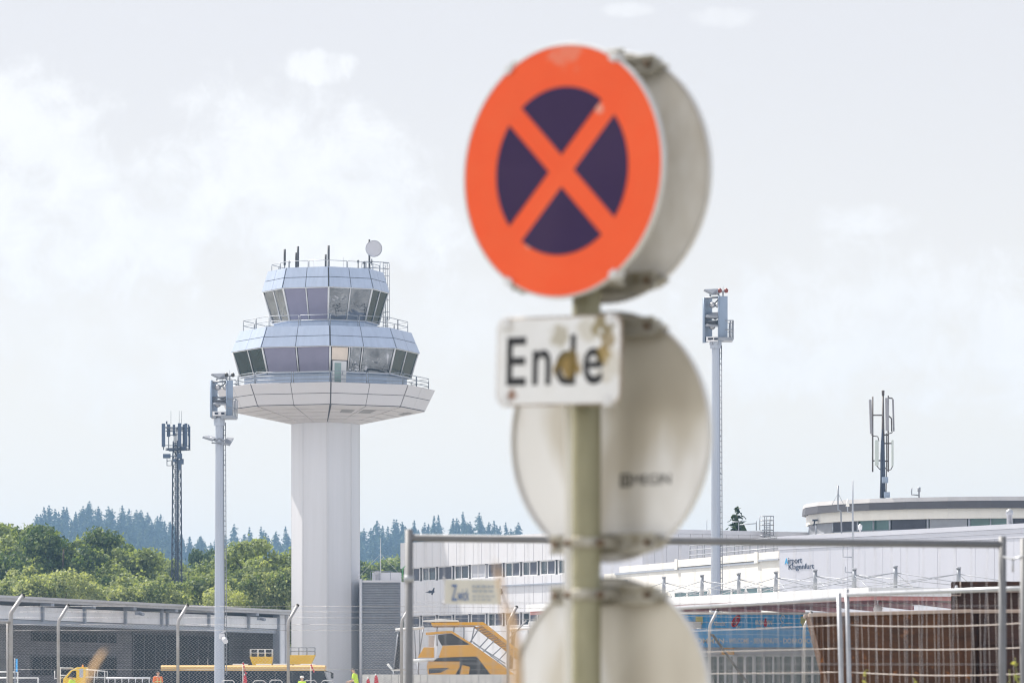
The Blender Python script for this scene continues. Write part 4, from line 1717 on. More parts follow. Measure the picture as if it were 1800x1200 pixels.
for (s, pa, pb) in (('WILLKOMMEN', 1182, 1273), ('-', 1275.5, 1278.5), ('WELCOME', 1281, 1317), ('-', 1319.5, 1322), ('BENVENUTI', 1325, 1368), ('-', 1371, 1374), ('DOBRODO\u0160LI', 1377, 1436)):
    ya, yb = (1121, 1130) if s != '-' else (1125.5, 1126.6)
    bt(s, pa, pb, ya if '\u0160' not in s else 1119, yb)
bt('Albrecht', 1254, 1275, 1091, 1099)
bt('Autovermietung', 1256, 1283, 1102, 1106)
bt('IRONMAN', 1328, 1357, 1089, 1098)
bt('AUSTRIA - KLAGENFURT', 1329, 1357, 1101, 1105)
bt('K\u00c4RNTEN', 1381, 1392, 1093, 1096)
bt('SPORT', 1378, 1392, 1100, 1104)
bt('Air', 1294, 1302, 1098, 1104)
mb = MB()
for (px, py, rx, ry, m0) in ((1293.5, 1091, 0.13, 0.24, 0),):
    c = P(px, py, YB)
    pts = [c + UX * (rx * math.cos(t) + 0.45 * ry * math.sin(t)) + UZ * ry * math.sin(t) - UY * 0.02 for t in np.linspace(0, 2 * math.pi, 20, endpoint=False)]
    mb.tube(pts, 0.055, 5, closed=True)
    mb.tube([c + UX * -0.10 - UZ * 0.12 - UY * 0.02, c + UX * 0.10 + UZ * 0.12 - UY * 0.02], 0.04, 5)
c = P(1345.4, 1094, YB)
mb.lathe([(0.01, 0), (0.05, 0.02), (0.05, 0.04)], c + UZ * 0.16 - UY * 0.03, -UY, 10)
mb.prism([(-0.055, -0.17), (0.055, -0.17), (0.075, 0.02), (0.02, 0.12), (-0.02, 0.12), (-0.075, 0.02)], c, UX, UZ, -UY, 0.03, 0.05)
mb.build('red_emblem', m_rl, ban)
for px in (1229, 1413.5):
    mb = MB()
    c = P(px, 1092.5, YB)
    mb.prism([(-0.16, 0.26), (0.16, 0.26), (0.17, -0.02), (0.0, -0.34), (-0.17, -0.02)], c, UX, UZ, -UY, 0.002, 0.02)
    mb.build('shield_emblem', m_yl, ban)
mb = MB()
c = P(1376, 1087, YB)
pts = [c + UX * 0.1 * math.cos(t) + UZ * 0.16 * math.sin(t) - UY * 0.012 for t in np.linspace(0, 5.2, 16)]
mb.tube(pts, 0.018, 5)
mb.tube([c + UX * 0.02 - UZ * 0.16 - UY * 0.012, c - UX * 0.12 - UZ * 0.34 - UY * 0.012, c + UX * 0.06 - UZ * 0.42 - UY * 0.012], 0.016, 5)
mb.build('ring_emblem', m_wl, ban)
mb = MB()
mb.obox((0, 0, 0), UX, UY, UZ, (X(1205, YB), X(1232.5, YB)), (YB - 0.1, YB - 0.03), (Z(1105, YB), Z(1092, YB)))
w_ = mb.build('notice_board', m_wl, ban)

# ------------------------------------------------------------------ aerial pole on the canopy roof
YP = 190.0
ap = thing('aerial_pole', (X(1499, YP), YP, zct), 'tall thin aerial pole with side prongs on the canopy roof', 'antenna')
mb = MB()
q = lambda px, py: P(px, py, YP)
b_ = q(1499, 1045); b_.z = zct
mb.tube([b_, q(1499, 905), q(1499, 845)], [0.05, 0.04, 0.025], 8)
mb.build('pole', m_steel, ap)
for (y, dx, h) in ((979, -17, 22), (900, -9, 20), (1006, -13, 11)):
    mb = MB()
    mb.tube([q(1499, y), q(1499 + dx, y - 0.5), q(1499 + dx - 0.5, y - h)], 0.03, 6)
    mb.build('side_arm', m_steel, ap)
mb = MB()
mb.lathe([(0.02, -0.1), (0.09, -0.08), (0.05, 0.1), (0.02, 0.25)], q(1490, 886), UZ, 8)
mb.build('antenna_tip', m_mull, ap)
# ------------------------------------------------------------------ floodlight masts
m_mastg = mat('galvanised_mast', (0.46, 0.50, 0.58), 0.45, metal=0.35, var=0.08, scale=0.8, col2=(0.36, 0.39, 0.46), alt=0.5, altscale=0.6, stretch=(1, 1, 0.15))
m_mastp = mat('blue_grey_board', (0.30, 0.37, 0.48), 0.5, metal=0.2, var=0.06, scale=1.2)
m_lens = mat('floodlight_glass', (0.60, 0.60, 0.63), 0.25, var=0.05)


def mast(px, Y, y_top_pole, y_base, w_top, w_bot, board_l, board_r, lbl, arm=True, extra=False, beacon=(0.05, 0.05, 0.05)):
    k = Y / F                                   # metres per photo pixel there
    x0 = X(px, Y)
    root = thing('floodlight_mast', (x0, Y, GZ), lbl, 'floodlight mast', 'floodlight masts on the apron')
    zt = Z(y_top_pole, Y)
    mb = MB()
    nseg = 5
    n = 12
    prof = []
    H = zt - GZ
    prof = [(w_bot / 2 + (w_top - w_bot) / 2 * i / nseg, GZ + H * i / nseg) for i in range(nseg + 1)]
    mb.lathe([(r * k / math.cos(math.pi / n), z) for r, z in prof], (x0, Y, 0), UZ, n, smooth=False)
    mb.build('pole', m_mastg, root)
    mb = MB()
    mb.box((x0, Y, GZ + 0.45), (w_bot * k * 1.5, w_bot * k * 1.5, 0.9))
    mb.build('base_plinth', m_conc, root, bevel=0.03)
    # ladder with its safety rail up the right side
    mb = MB()
    xa = x0 + (w_bot / 2 + 0.4) * k
    xb = x0 + (w_top / 2 + 0.6) * k
    L = lambda t, o: Vector((xa + (xb - xa) * t + o, Y + 0.1, GZ + 1.6 + (zt - GZ - 1.6) * t))
    wl = 3.4 * k
    for o in (0.0, wl):
        mb.tube([L(0, o), L(1, o)], 0.028, 5)
    nr_ = int((zt - GZ - 1.6) / 0.3)
    for i in range(nr_):
        t = (i + 0.5) / nr_
        mb.tube([L(t, -0.03), L(t, wl + 0.03)], 0.02, 4)
    for i in range(9):
        t = (i + 0.5) / 9
        mb.tube([L(t, wl / 2), Vector((x0, Y + 0.05, L(t, 0).z))], 0.03, 5)
    mb.build('ladder', m_rail, root)
    # service platform with a short handrail
    mb = MB()
    zp = zt + 0.25
    mb.obox((x0, Y, zp), UX, UY, UZ, (-14 * k, -5 * k), (-0.5, 0.7), (0, 0.10))
    mb.obox((x0, Y, zp), UX, UY, UZ, (4 * k, 30 * k), (-0.7, 0.7), (-0.06, 0.12))
    pl_ = mb.build('platform', m_rail, root)
    mb = MB()
    for dx in (25, 30):
        for dy in (-0.65, 0.65):
            mb.tube([(x0 + dx * k, Y + dy, zp), (x0 + dx * k, Y + dy, zp + 33 * k)], 0.035, 5)
    for z in (33, 17):
        mb.tube([(x0 + 16 * k, Y - 0.65, zp + z * k), (x0 + 30 * k, Y - 0.65, zp + z * k), (x0 + 30 * k, Y + 0.65, zp + z * k), (x0 + 16 * k, Y + 0.65, zp + z * k)], 0.03, 5)
    mb.build('handrail', m_rail, pl_)
    # head: cap, junction box, two upright reflector boards held by cross bars
    mb = MB()
    mb.lathe([(w_top * 0.75 * k, zt - 0.2), (w_top * 0.75 * k, zt + 0.25), (w_top * 0.5 * k, zt + 0.3), (w_top * 0.5 * k, zt + 14 * k)], (x0, Y, 0), UZ, 12, smooth=False)
    for a in range(6):
        mb.tube([(x0 + 0.30 * math.cos(a), Y - 0.30 * abs(math.sin(a)), zt + 0.0), (x0 + 0.30 * math.cos(a), Y - 0.30 * abs(math.sin(a)), zt + 10 * k)], 0.04, 5)
    mb.build('mast_head', m_mastg, root)
    (lx0, lx1, ly0, ly1) = board_l
    (rx0, rx1, ry0, ry1) = board_r
    # right board faces us, left board turned so we see its inner side
    mb = MB()
    mb.slab([P(rx0, ry1, Y - 0.55), P(rx1, ry1 - 1.5, Y - 0.35), P(rx1, ry0 + 0.5, Y - 0.35), P(rx0, ry0, Y - 0.55)], 0.09)
    mb.tube([P(rx0 + 0.4, ry1, Y - 0.6), P(rx0 + 0.4, ry0, Y - 0.6)], 0.04, 5)
    mb.build('reflector_board', m_mastp, root)
    mb = MB()
    mb.slab([P(lx0, ly1 + 1, Y - 0.4), P(lx1, ly1 - 1, Y + 0.5), P(lx1, ly0 + 1.2, Y + 0.5), P(lx0, ly0, Y - 0.4)], 0.09)
    mb.tube([P(lx0, ly1 + 1, Y - 0.45), P(lx0, ly0, Y - 0.45)], 0.07, 5)
    mb.build('reflector_board', m_mastp, root)
    mb = MB()
    for f in (0.03, 0.47, 0.55):
        yy = ry0 + (ry1 - ry0) * f
        mb.tube([P(lx0 + 2, yy + 1.5, Y - 0.3), P(rx0 + 2, yy, Y - 0.4)], 0.06, 6)
        mb.tube([P(lx1, yy + 1.5, Y + 0.4), P(rx0 + 2, yy, Y - 0.3)], 0.05, 6)
    for f in (0.45,):
        yy = ry0 + (ry1 - ry0) * f
        xm = (lx1 + rx0) / 2
        mb.tube([P(lx1 - 2, yy, Y), P(xm, yy + 5, Y), P(rx0 + 3, yy - 1, Y - 0.2)], 0.05, 5)
    mb.build('cross_bars', m_rail, root)
    mb = MB()
    mb.obox((0, 0, 0), UX, UY, UZ, (X(lx0 + 3, Y), X(rx0 - 0.5, Y)), (Y - 0.5, Y + 0.3), (Z(ly1 - 0.5, Y), Z(ly1 - 8.5, Y)))
    jb = mb.build('control_box', m_hallpan, root)
    mb = MB()
    for fx in (0.3, 0.78):
        xc = X(lx0 + 3, Y) + (X(rx0 - 0.5, Y) - X(lx0 + 3, Y)) * fx
        mb.obox((0, 0, 0), UX, UY, UZ, (xc - 0.1, xc + 0.1), (Y - 0.53, Y - 0.502), (Z(ly1 - 3, Y), Z(ly1 - 6.5, Y)))
    mb.build('vent', m_ink, jb)
    # round floodlights
    xm = (lx1 + rx0) / 2
    for (fx, fy, r, yaw) in ((lx1 + 0.2, 0.20, 5.1, -0.35), (rx0 - 1.5, 0.20, 4.6, -0.2), (lx1 - 0.2, 0.68, 4.9, -0.35)):
        c = P(fx, ry0 + (ry1 - ry0) * fy, Y - 0.2)
        ax_ = Vector((math.sin(yaw), -math.cos(yaw), -0.12)).normalized()
        rr = r * k
        mb = MB()
        mb.lathe([(rr * 0.55, -0.35), (rr * 0.9, -0.18), (rr * 1.02, 0.0), (rr * 1.02, 0.05)], c, ax_, 20)
        mb.tube([c - ax_ * 0.3, P(rx0 + 1, ry0 + (ry1 - ry0) * max(0.05, fy - 0.17), Y - 0.2)], 0.05, 5)
        fl = mb.build('floodlight', m_rail, root)
        mb = MB()
        mb.lathe([(rr * 0.93, 0.055), (rr * 0.5, 0.085), (0.01, 0.095)], c, ax_, 20)
        mb.build('lens', m_lens, fl)

    def flat_lamp(q, th):
        mb = MB()
        mb.slab(q, th)
        c_ = sum((Vector(v) for v in q), Vector()) / 4
        fl = mb.build('floodlight', m_rail, root)
        return c_
    # flat floods: one above the boards, one or two shelves inside
    q = [P(lx0 - 1, ry0 - 8.5, Y - 1.0), P(lx0 + 13, ry0 - 1.5, Y - 0.9), P(rx0 + 0.5, ry0 - 1.8, Y + 0.3), P(rx0 - 3, ry0 - 9.5, Y + 0.3)]
    c_ = flat_lamp([q[0], q[3], q[2], q[1]], 0.12)
    mb = MB()
    mb.tube([c_ + Vector((-0.15, 0, 0)), P(lx1 - 3, ry0 + 3, Y - 0.3)], 0.05, 5)
    mb.tube([c_ + Vector((0.3, 0, 0)), P(rx0 + 1, ry0 + 1, Y - 0.3)], 0.05, 5)
    mb.build('bracket', m_rail, root)
    for f in ((0.40, 0.60) if arm else (0.60,)):
        yy = ry0 + (ry1 - ry0) * f
        flat_lamp([P(lx0 + 3, yy + 2.5, Y - 1.0), P(rx0 - 1, yy + 3.5, Y - 0.8), P(rx0 - 0.5, yy - 4, Y + 0.4), P(lx0 + 11, yy - 3, Y + 0.5)], 0.10)
    # twin obstruction beacon
    c = P((rx0 + rx1) / 2, ry0, Y - 0.45)
    mb = MB()
    mb.tube([c, c + UZ * 8 * k], 0.05, 6)
    mb.tube([c + UZ * 8 * k - UX * 4.5 * k, c + UZ * 8 * k + UX * 4.5 * k], 0.04, 6)
    mb.tube([c + UZ * 8 * k, c + UZ * 18 * k], 0.012, 4)
    bc = mb.build('beacon_arm', m_rail, root)
    mb = MB()
    for s in (-5.5, 5.5):
        mb.lathe([(0.03, -0.12), (0.10, -0.09), (0.12, 0.05), (0.04, 0.14)], c + UZ * 9 * k + UX * s * k, UZ, 10)
    mb.build('beacon', mat('beacon_red' if beacon[0] > 0.2 else 'beacon_dark', beacon, 0.4), bc)
    if extra:
        # second pair of floods on arms below the platform
        za = Z(777.5, Y)
        for (q4, armx) in (([P(356.5, 766.5, Y - 0.8), P(374, 772, Y - 0.9), P(381, 768.5, Y + 0.5), P(367, 764.5, Y + 0.6)], 378),
                           ([P(394, 777.5, Y - 0.7), P(404.5, 780.5, Y - 0.7), P(411, 769.5, Y + 0.3), P(399, 768, Y + 0.3)], 396)):
            flat_lamp(q4, 0.12)
            mb = MB()
            c_ = sum(q4, Vector()) / 4
            mb.tube([c_, P(armx, 774, Y - 0.2), Vector((x0, Y - 0.2, Z(771, Y)))], 0.06, 6)
            mb.tube([P(armx - (6 if armx < 380 else -6), 778, Y - 0.4), Vector((x0, Y - 0.3, Z(779, Y)))], 0.05, 6)
            mb.build('bracket', m_rail, root)
        c = P(390, 1118, Y - 0.5)
        mb = MB()
        mb.box(c, (0.32, 0.5, 0.3))
        mb.tube([c + Vector((0.1, -0.2, -0.1)), c + Vector((0.28, -0.6, -0.32))], 0.15, 10)
        mb.tube([c + Vector((-0.25, 0.3, 0.1)), c + Vector((0.2, 0.1, 0.35))], 0.05, 6)
        mb.build('camera', m_white, root)
    return root


mast(385.5, 258.0, 742, 1190, 13, 18, (371.5, 382.5, 668, 732), (398.2, 409.5, 668, 731), 'grey floodlight mast with lamp head in front of the tower platform, left of the tower', arm=False, extra=True)
mast(1257.8, 235.0, 606, 1045, 13, 17.5, (1237.5, 1252, 523, 601.5), (1263, 1279, 520, 600), 'tall blue-grey floodlight mast with red beacons rising behind the road signs', beacon=(0.22, 0.05, 0.04))

# ------------------------------------------------------------------ lattice phone mast on the left
m_lat = mat('dark_blue_lattice', (0.055, 0.075, 0.12), 0.6, var=0.15)
m_ant = mat('slate_blue_antenna', (0.085, 0.125, 0.21), 0.5, var=0.12)
YL = 460.0
k = YL / F
xl = X(311, YL)
lm = thing('lattice_mast', (xl, YL, GZ), 'dark steel lattice phone mast topped with a ring of slate-blue antennas', 'phone mast')
zt = Z(752, YL)
mb = MB()
hw = lambda z: (11.0 - 3.5 * (z - GZ) / (Z(800, YL) - GZ)) * k if z < Z(800, YL) else 7.5 * k * 0.9
corners = lambda z: [Vector((xl + hw(z) * math.cos(a), YL + hw(z) * math.sin(a), z)) for a in (math.pi * 0.95, math.pi * 1.55, math.pi * 0.15)]
zs = np.linspace(GZ, Z(775, YL), 30)
for i in range(3):
    mb.tube([corners(z)[i] for z in zs], 0.075, 5)
for a, b in zip(zs, zs[1:]):
    ca, cb = corners(a), corners(b)
    for i in range(3):
        j = (i + 1) % 3
        mb.tube([ca[i], cb[j]], 0.032, 4)
        mb.tube([ca[j], cb[i]], 0.032, 4)
        mb.tube([ca[i], ca[j]], 0.03, 4)
mb.build('lattice_frame', m_lat, lm)
mb = MB()
mb.tube([Vector((xl, YL, GZ)), Vector((xl, YL, zt))], 0.06, 6)
for z in np.arange(GZ, Z(770, YL), 0.4):
    mb.tube([(xl - 0.18, YL, z), (xl + 0.18, YL, z)], 0.022, 4)
for dx in (0.14, -0.15):
    mb.tube([Vector((xl + dx, YL + 0.1, GZ)), Vector((xl + dx, YL + 0.1, Z(760, YL)))], 0.045, 5)
mb.build('cable_ladder', m_lat, lm)
# antennas round the head: (px, y0, y1, width px)
for (px, y0, y1, w, dy) in ((287.3, 745, 786, 6.2, -0.9), (296.3, 745.5, 767.5, 6.0, -0.3), (305.8, 745, 765, 4.2, 0.9), (315.7, 744.5, 785.5, 6.0, -1.0), (322.6, 746, 784, 3.0, -0.5), (326.8, 744.5, 786, 5.2, -0.6), (331.6, 745, 766, 2.2, 0.4), (333.6, 748, 789, 1.8, 0.6)):
    mb = MB()
    xa, xb = X(px - w / 2, YL + dy), X(px + w / 2, YL + dy)
    mb.obox((0, 0, 0), UX, UY, UZ, (xa, xb), (YL + dy - 0.12, YL + dy + 0.12), (Z(y1, YL), Z(y0, YL)))
    an = mb.build('panel_antenna', m_ant, lm, bevel=0.03)
    mb = MB()
    xm = (xa + xb) / 2
    mb.tube([(xm, YL + dy + 0.2, Z(791, YL)), (xm, YL + dy + 0.2, Z(y0 + 1, YL))], 0.05, 5)
    for yy in (y0 + 6, min(y1, 786) - 3):
        mb.tube([(xm, YL + dy + 0.2, Z(yy, YL)), (xl, YL, Z(yy, YL))], 0.04, 4)
    mb.build('bracket', m_lat, an)
mb = MB()
for yy in (752.5, 757, 788, 790.5):
    mb = MB()
    ring_ = [Vector((xl + 2.0 * k * 5.2 * math.cos(t) * 1.9, YL + 1.0 * math.sin(t), Z(yy, YL))) for t in np.linspace(0, 2 * math.pi, 12, endpoint=False)]
    mb.tube(ring_, 0.045, 5, closed=True)
    mb.build('antenna_ring', m_lat, lm)
mb = MB()
for sx_ in (-1, 1):
    mb.tube([(xl, YL - 0.2, Z(800, YL)), (xl + sx_ * 9 * k, YL - 0.6, Z(789, YL))], 0.05, 5)
mb.build('ring_strut', m_lat, lm)
for (pa, pb, ya, yb, dy) in ((287.5, 300.5, 798, 805.5, -0.6), (305, 310.5, 807, 812, -0.5), (312.5, 321, 797, 806, -0.7), (317.5, 323.5, 806.5, 816, -0.5), (313.5, 318.5, 808, 826, -0.4), (297.5, 304, 789, 793, -0.4), (319, 327, 785, 792, -0.5)):
    mb = MB()
    mb.obox((0, 0, 0), UX, UY, UZ, (X(pa, YL), X(pb, YL)), (YL + dy - 0.2, YL + dy + 0.2), (Z(yb, YL), Z(ya, YL)))
    mb.tube([((X(pa, YL) + X(pb, YL)) / 2, YL + dy, (Z(ya, YL) + Z(yb, YL)) / 2), (xl, YL, (Z(ya, YL) + Z(yb, YL)) / 2)], 0.05, 5)
    mb.build('radio_unit', m_ant, lm, bevel=0.03)
mb = MB()
mb.tube([P(293.5, 806, YL), P(293.5, 818, YL), P(301.5, 818, YL), P(301.5, 809, YL), P(293.5, 809.5, YL)], 0.05, 5)
mb.tube([P(293, 745, YL), P(293, 740, YL)], 0.09, 6)
for px in (300.5, 315, 319):
    mb.tube([P(px, 745, YL), P(px, 722, YL)], 0.018, 4)
mb.build('bracket', m_lat, lm)

# ------------------------------------------------------------------ phone mast on the round roof
m_antg = mat('grey_antenna', (0.28, 0.28, 0.31), 0.5, var=0.06)
m_antp = mat('pale_green_antenna', (0.50, 0.55, 0.53), 0.5, var=0.04)
m_rust = mat('brownish_pole', (0.10, 0.085, 0.085), 0.6, var=0.1)
YR = 281.0
k = YR / F
rm = thing('roof_phone_mast', (X(1551, YR), YR, zroof), 'phone mast with grey and pale green antennas on the round roof', 'phone mast')
q = lambda px, py, dy=0: P(px, py, YR + dy)
mb = MB()
b_ = q(1551.5, 880); b_.z = zroof + 0.05
mb.tube([b_, q(1552, 800), q(1552.3, 690)], [0.20, 0.13, 0.055], 10)
mb.lathe([(0.085, 0), (0.10, 0.3), (0.085, 0.34)], q(1552.3, 695), UZ, 10)
mb.build('pole', m_rust, rm)
mb = MB()
for i, dx in enumerate((-2.6, -1.4, 1.8, 3.2)):
    mb.tube([q(1551.5 + dx, 875, -0.2), q(1551.5 + dx * 0.9, 800 + 9 * i, -0.2), q(1551.8 + dx * 0.4, 755 + 10 * i, -0.18)], 0.07, 6)
mb.build('cable_bundle', m_lat, rm)
for (px0, py0, px1, py1, w, m_, dy) in ((1529.5, 702, 1531.5, 762, 4.4, m_antg, -0.5), (1558.8, 699, 1559.8, 757, 6.0, m_antg, -0.6), (1569.5, 701, 1571, 758, 3.0, m_antg, 0.3),
                                        (1541.0, 773, 1541.0, 818, 6.6, m_antp, -0.5), (1568.8, 773, 1568.8, 819, 3.6, m_antp, -0.3)):
    mb = MB()
    a, b = q(px0, py0, dy), q(px1, py1, dy)
    hwid = w / 2 * k
    mb.hexa([b + UX * sx2 * hwid + UY * sy2 * 0.1 for sx2, sy2 in ((-1, -1), (1, -1), (1, 1), (-1, 1))] + [a + UX * sx2 * hwid + UY * sy2 * 0.1 for sx2, sy2 in ((-1, -1), (1, -1), (1, 1), (-1, 1))])
    mb.build('panel_antenna', m_, rm, bevel=0.03)
mb = MB()
for (a, b) in (((1534, 697), (1534, 829)), ((1561.3, 695), (1561.3, 829))):
    mb.tube([q(*a), q(*b)], 0.055, 6)
for (a, b) in (((1534, 729.5), (1554, 729.5)), ((1534, 809.5), (1552, 809)), ((1552, 764), (1561, 764)), ((1552, 779), (1570, 779)), ((1552, 810), (1562, 810)), ((1561, 730), (1567, 735)), ((1567, 735), (1567.5, 758)), ((1561, 699), (1569, 700))):
    mb.tube([q(*a), q(*b)], 0.05, 6)
for pts in ([(1531, 763), (1536, 766), (1543, 767), (1545, 775)], [(1541, 818), (1546, 824), (1550, 826)], [(1561, 762), (1566, 761), (1569, 759)], [(1569, 819), (1566, 825), (1560, 826), (1553, 819)], [(1558, 761), (1558.5, 800), (1557.5, 870)]):
    mb.tube([q(x_, y_, -0.15) for x_, y_ in pts], 0.035, 5)
mb.build('antenna_frame', m_rust, rm)
for (a, b, c_, d_) in ((1549.5, 1560, 838.5, 849), (1553, 1563, 865, 874.5)):
    mb = MB()
    mb.obox((0, 0, 0), UX, UY, UZ, (X(a, YR), X(b, YR)), (YR - 0.6, YR - 0.25), (Z(d_, YR), Z(c_, YR)))
    mb.obox((0, 0, 0), UX, UY, UZ, (X(a + 2, YR), X(b - 2, YR)), (YR - 0.64, YR - 0.602), (Z(d_ - 2, YR), Z(c_ + 3, YR)))
    mb.build('equipment_box', m_mastp, rm, bevel=0.02)

# ------------------------------------------------------------------ the road signs, close to the camera
TH = R(39.0)
tu = Vector((math.cos(TH), -math.sin(TH), 0))
tn = Vector((-math.sin(TH), -math.cos(TH), 0))
YS = F * 0.335 / 224.0
SR = 0.335
c1 = P(987, 300.5, YS)
POLE = c1 - tn * 0.107
POLE.z = 0
m_pole = mat('lichened_galvanised_pole', (0.33, 0.31, 0.205), 0.5, metal=0.05, var=0.18, scale=9, col2=(0.20, 0.19, 0.10), alt=0.7, altscale=7, stretch=(1, 1, 0.35), bump=0.2, bscale=60)
m_clip = mat('dull_bracket_metal', (0.45, 0.43, 0.38), 0.5, metal=0.5, var=0.2, scale=25, col2=(0.20, 0.17, 0.10), alt=0.7, altscale=22)
m_clipw = mat('pale_clip', (0.72, 0.72, 0.73), 0.4, metal=0.3, var=0.1, scale=30)
m_bolt = mat('rusty_bolt', (0.16, 0.10, 0.06), 0.7, metal=0.4, var=0.3, scale=60)
m_back = stain_mat('weathered_aluminium_back', (0.88, 0.88, 0.89), 0.36, [((0.15, 0.12, 0.2), 0.32, 0.5, (0.45, 0.38, 0.24)), ((0.2, 0.1, -0.15), 0.25, 0.4, (0.42, 0.37, 0.30))], dirt=(0.62, 0.58, 0.50), dirt_amt=0.45, gen=2.2, var=0.03, ns_scale=7, stretch=(1, 1, 0.3))
m_back.node_tree.nodes['Principled BSDF'].inputs['Metallic'].default_value = 0.3
for n_ in m_back.node_tree.nodes:
    if n_.type == 'TEX_NOISE' and n_.inputs['Scale'].default_value < 30:
        n_.inputs['Detail'].default_value = 2
        n_.inputs['Roughness'].default_value = 0.4
m_back_lightened = mat('lightened_aluminium_back', (0.93, 0.92, 0.90), 0.5, var=0.03, scale=2, col2=(0.58, 0.52, 0.42), alt=0.7, altscale=5, stretch=(1, 1, 0.5))  # back sheet copy lightened to offset the front disc's shade; darker patches are stains
m_rim = mat('sign_rim', (0.66, 0.65, 0.64), 0.4, metal=0.2, var=0.08, scale=20)
m_orange = stain_mat('faded_orange_red_face', (0.96, 0.100, 0.016), 0.55, [((0.10, -0.08, 0.155), 0.012, 0.6, (0.8, 0.5, 0.4)), ((0.02, 0, 0.325), 0.05, 0.35, (0.75, 0.4, 0.3)), ((-0.09, 0.07, -0.19), 0.010, 0.7, (0.8, 0.6, 0.5))], dirt=(0.94, 0.15, 0.04), dirt_amt=0.35, var=0.04)
m_purple = mat('faded_violet_blue', (0.038, 0.020, 0.080), 0.6, spec=0.25, var=0.10, scale=9, col2=(0.055, 0.032, 0.085), alt=0.6, altscale=6)

pole = thing('sign_pole', (POLE.x, POLE.y, 0), 'lichen-stained round steel pole carrying the road signs', 'sign pole')
mb = MB()
mb.lathe([(0.038, -0.4), (0.038, c1.z + 0.30), (0.034, c1.z + 0.312), (0.0, c1.z + 0.313)], (POLE.x, POLE.y, 0), UZ, 32, capends=False)
mb.build('tube', m_pole, pole)
mb = MB()
ch = P(1001, 1000, YS + 0.16)  # added bar; its white stands in for the sunlit strip beside the pole
mb.obox((ch.x, ch.y, 0), UX, UY, UZ, (-0.0135, 0.0135), (-0.006, 0.006), (0.02, c1.z - 0.52))
mb.build('sunlit_strip_bar', mat('sunlit_strip_white', (0.86, 0.86, 0.86), 0.4, var=0.03), pole, bevel=0.002)
mb = MB()
mb.lathe([(0.14, 0.0), (0.14, 0.06), (0.12, 0.09), (0.04, 0.11)], (POLE.x, POLE.y, 0), UZ, 24)
mb.build('foot', m_conc, pole)


def disc_sign(name, c, face_n, lbl, cat, group, front, rail_y=0.285, rail_l=0.175, back=None):
    """a round sheet sign with a rolled rim, two channel rails across its back and clamps to the pole. face_n = outward normal of its printed side."""
    root = thing(name, tuple(c), lbl, cat, group)
    mb = MB()
    mb.lathe([(0.0, 0.0), (SR - 0.006, 0.0), (SR - 0.004, 0.003), (0.0, 0.003)], c - face_n * 0.003, face_n, 96, capends=False, smooth=False)
    mb.build('sheet', m_orange if front else (back or m_back), root)
    if front:
        mb = MB()
        mb.lathe([(0.0, -0.0036), (SR - 0.006, -0.0036), (SR - 0.006, -0.0031), (0.0, -0.0031)], c, face_n, 96, capends=False, smooth=False)
        mb.build('backing', m_back, root)
    mb = MB()
    prof = [(SR - 0.006, 0.001), (SR - 0.001, 0.002), (SR, -0.002), (SR, -0.014), (SR - 0.004, -0.015), (SR - 0.005, -0.005)]
    mb.lathe(prof, c, face_n, 96, capends=False)
    mb.build('rim', m_rim, root)
    for sgn in (1, -1):
        zc = c.z + sgn * rail_y
        o = Vector((c.x, c.y, zc)) - face_n * 0.004
        mb = MB()
        mb.obox(o, tu, face_n, UZ, (-rail_l, rail_l), (-0.034, -0.004), (-0.019, 0.019))
        mb.obox(o, tu, face_n, UZ, (-rail_l, rail_l), (-0.040, -0.0345), (-0.026, -0.010))
        mb.obox(o, tu, face_n, UZ, (-rail_l, rail_l), (-0.040, -0.0345), (0.010, 0.026))
        rl = mb.build('mounting_rail', m_clip, root, bevel=0.002)
        # band clamp round the pole
        mb = MB()
        pc = Vector((POLE.x, POLE.y, zc))
        mb.lathe([(0.0395, -0.014), (0.043, -0.014), (0.043, 0.014), (0.0395, 0.014)], pc, UZ, 28, capends=False)
        for s2 in (-1, 1):
            mb.obox(pc, tu, face_n, UZ, (s2 * 0.045 - 0.014, s2 * 0.045 + 0.014), (0.0, 0.07), (-0.013, 0.013))
        mb.build('pole_clamp', m_clip, rl, bevel=0.002)
        for s2 in (-1, 1):
            mb = MB()
            mb.lathe([(0.009, 0), (0.009, 0.012), (0.004, 0.02)], pc + tu * s2 * 0.055 - face_n * 0.004, -face_n, 6)
            mb.build('bolt', m_bolt, rl)
            mb = MB()
            mb.lathe([(0.008, 0), (0.008, 0.01), (0.004, 0.014)], o + tu * s2 * (rail_l - 0.02) - face_n * 0.04, -face_n, 6)
            mb.build('bolt', m_bolt, rl)
        for s2 in (-1, 1):
            mb = MB()
            e = math.sqrt(max(0.0, SR * SR - rail_y * rail_y))
            p = c + tu * (s2 * (e + 0.001)) + UZ * sgn * rail_y
            out = (tu * s2 * e + UZ * sgn * rail_y).normalized()
            tt = face_n.cross(out)
            mb.obox(p, tt, face_n, out, (-0.012, 0.012), (-0.030, 0.008), (-0.001, 0.006))
            mb.obox(p, tt, face_n, out, (-0.012, 0.012), (0.004, 0.008), (-0.014, -0.0012))
            mb.obox(p, tt, face_n, out, (-0.012, 0.012), (-0.030, -0.020), (-0.02, -0.0012))
            mb.build('edge_clip', m_clipw if front else m_clip, root, bevel=0.002)
    return root


s1 = disc_sign('no_stopping_sign', c1, tn, 'round orange-red sign with a dark violet crossed disc, topmost on the pole', 'road sign', None, True)
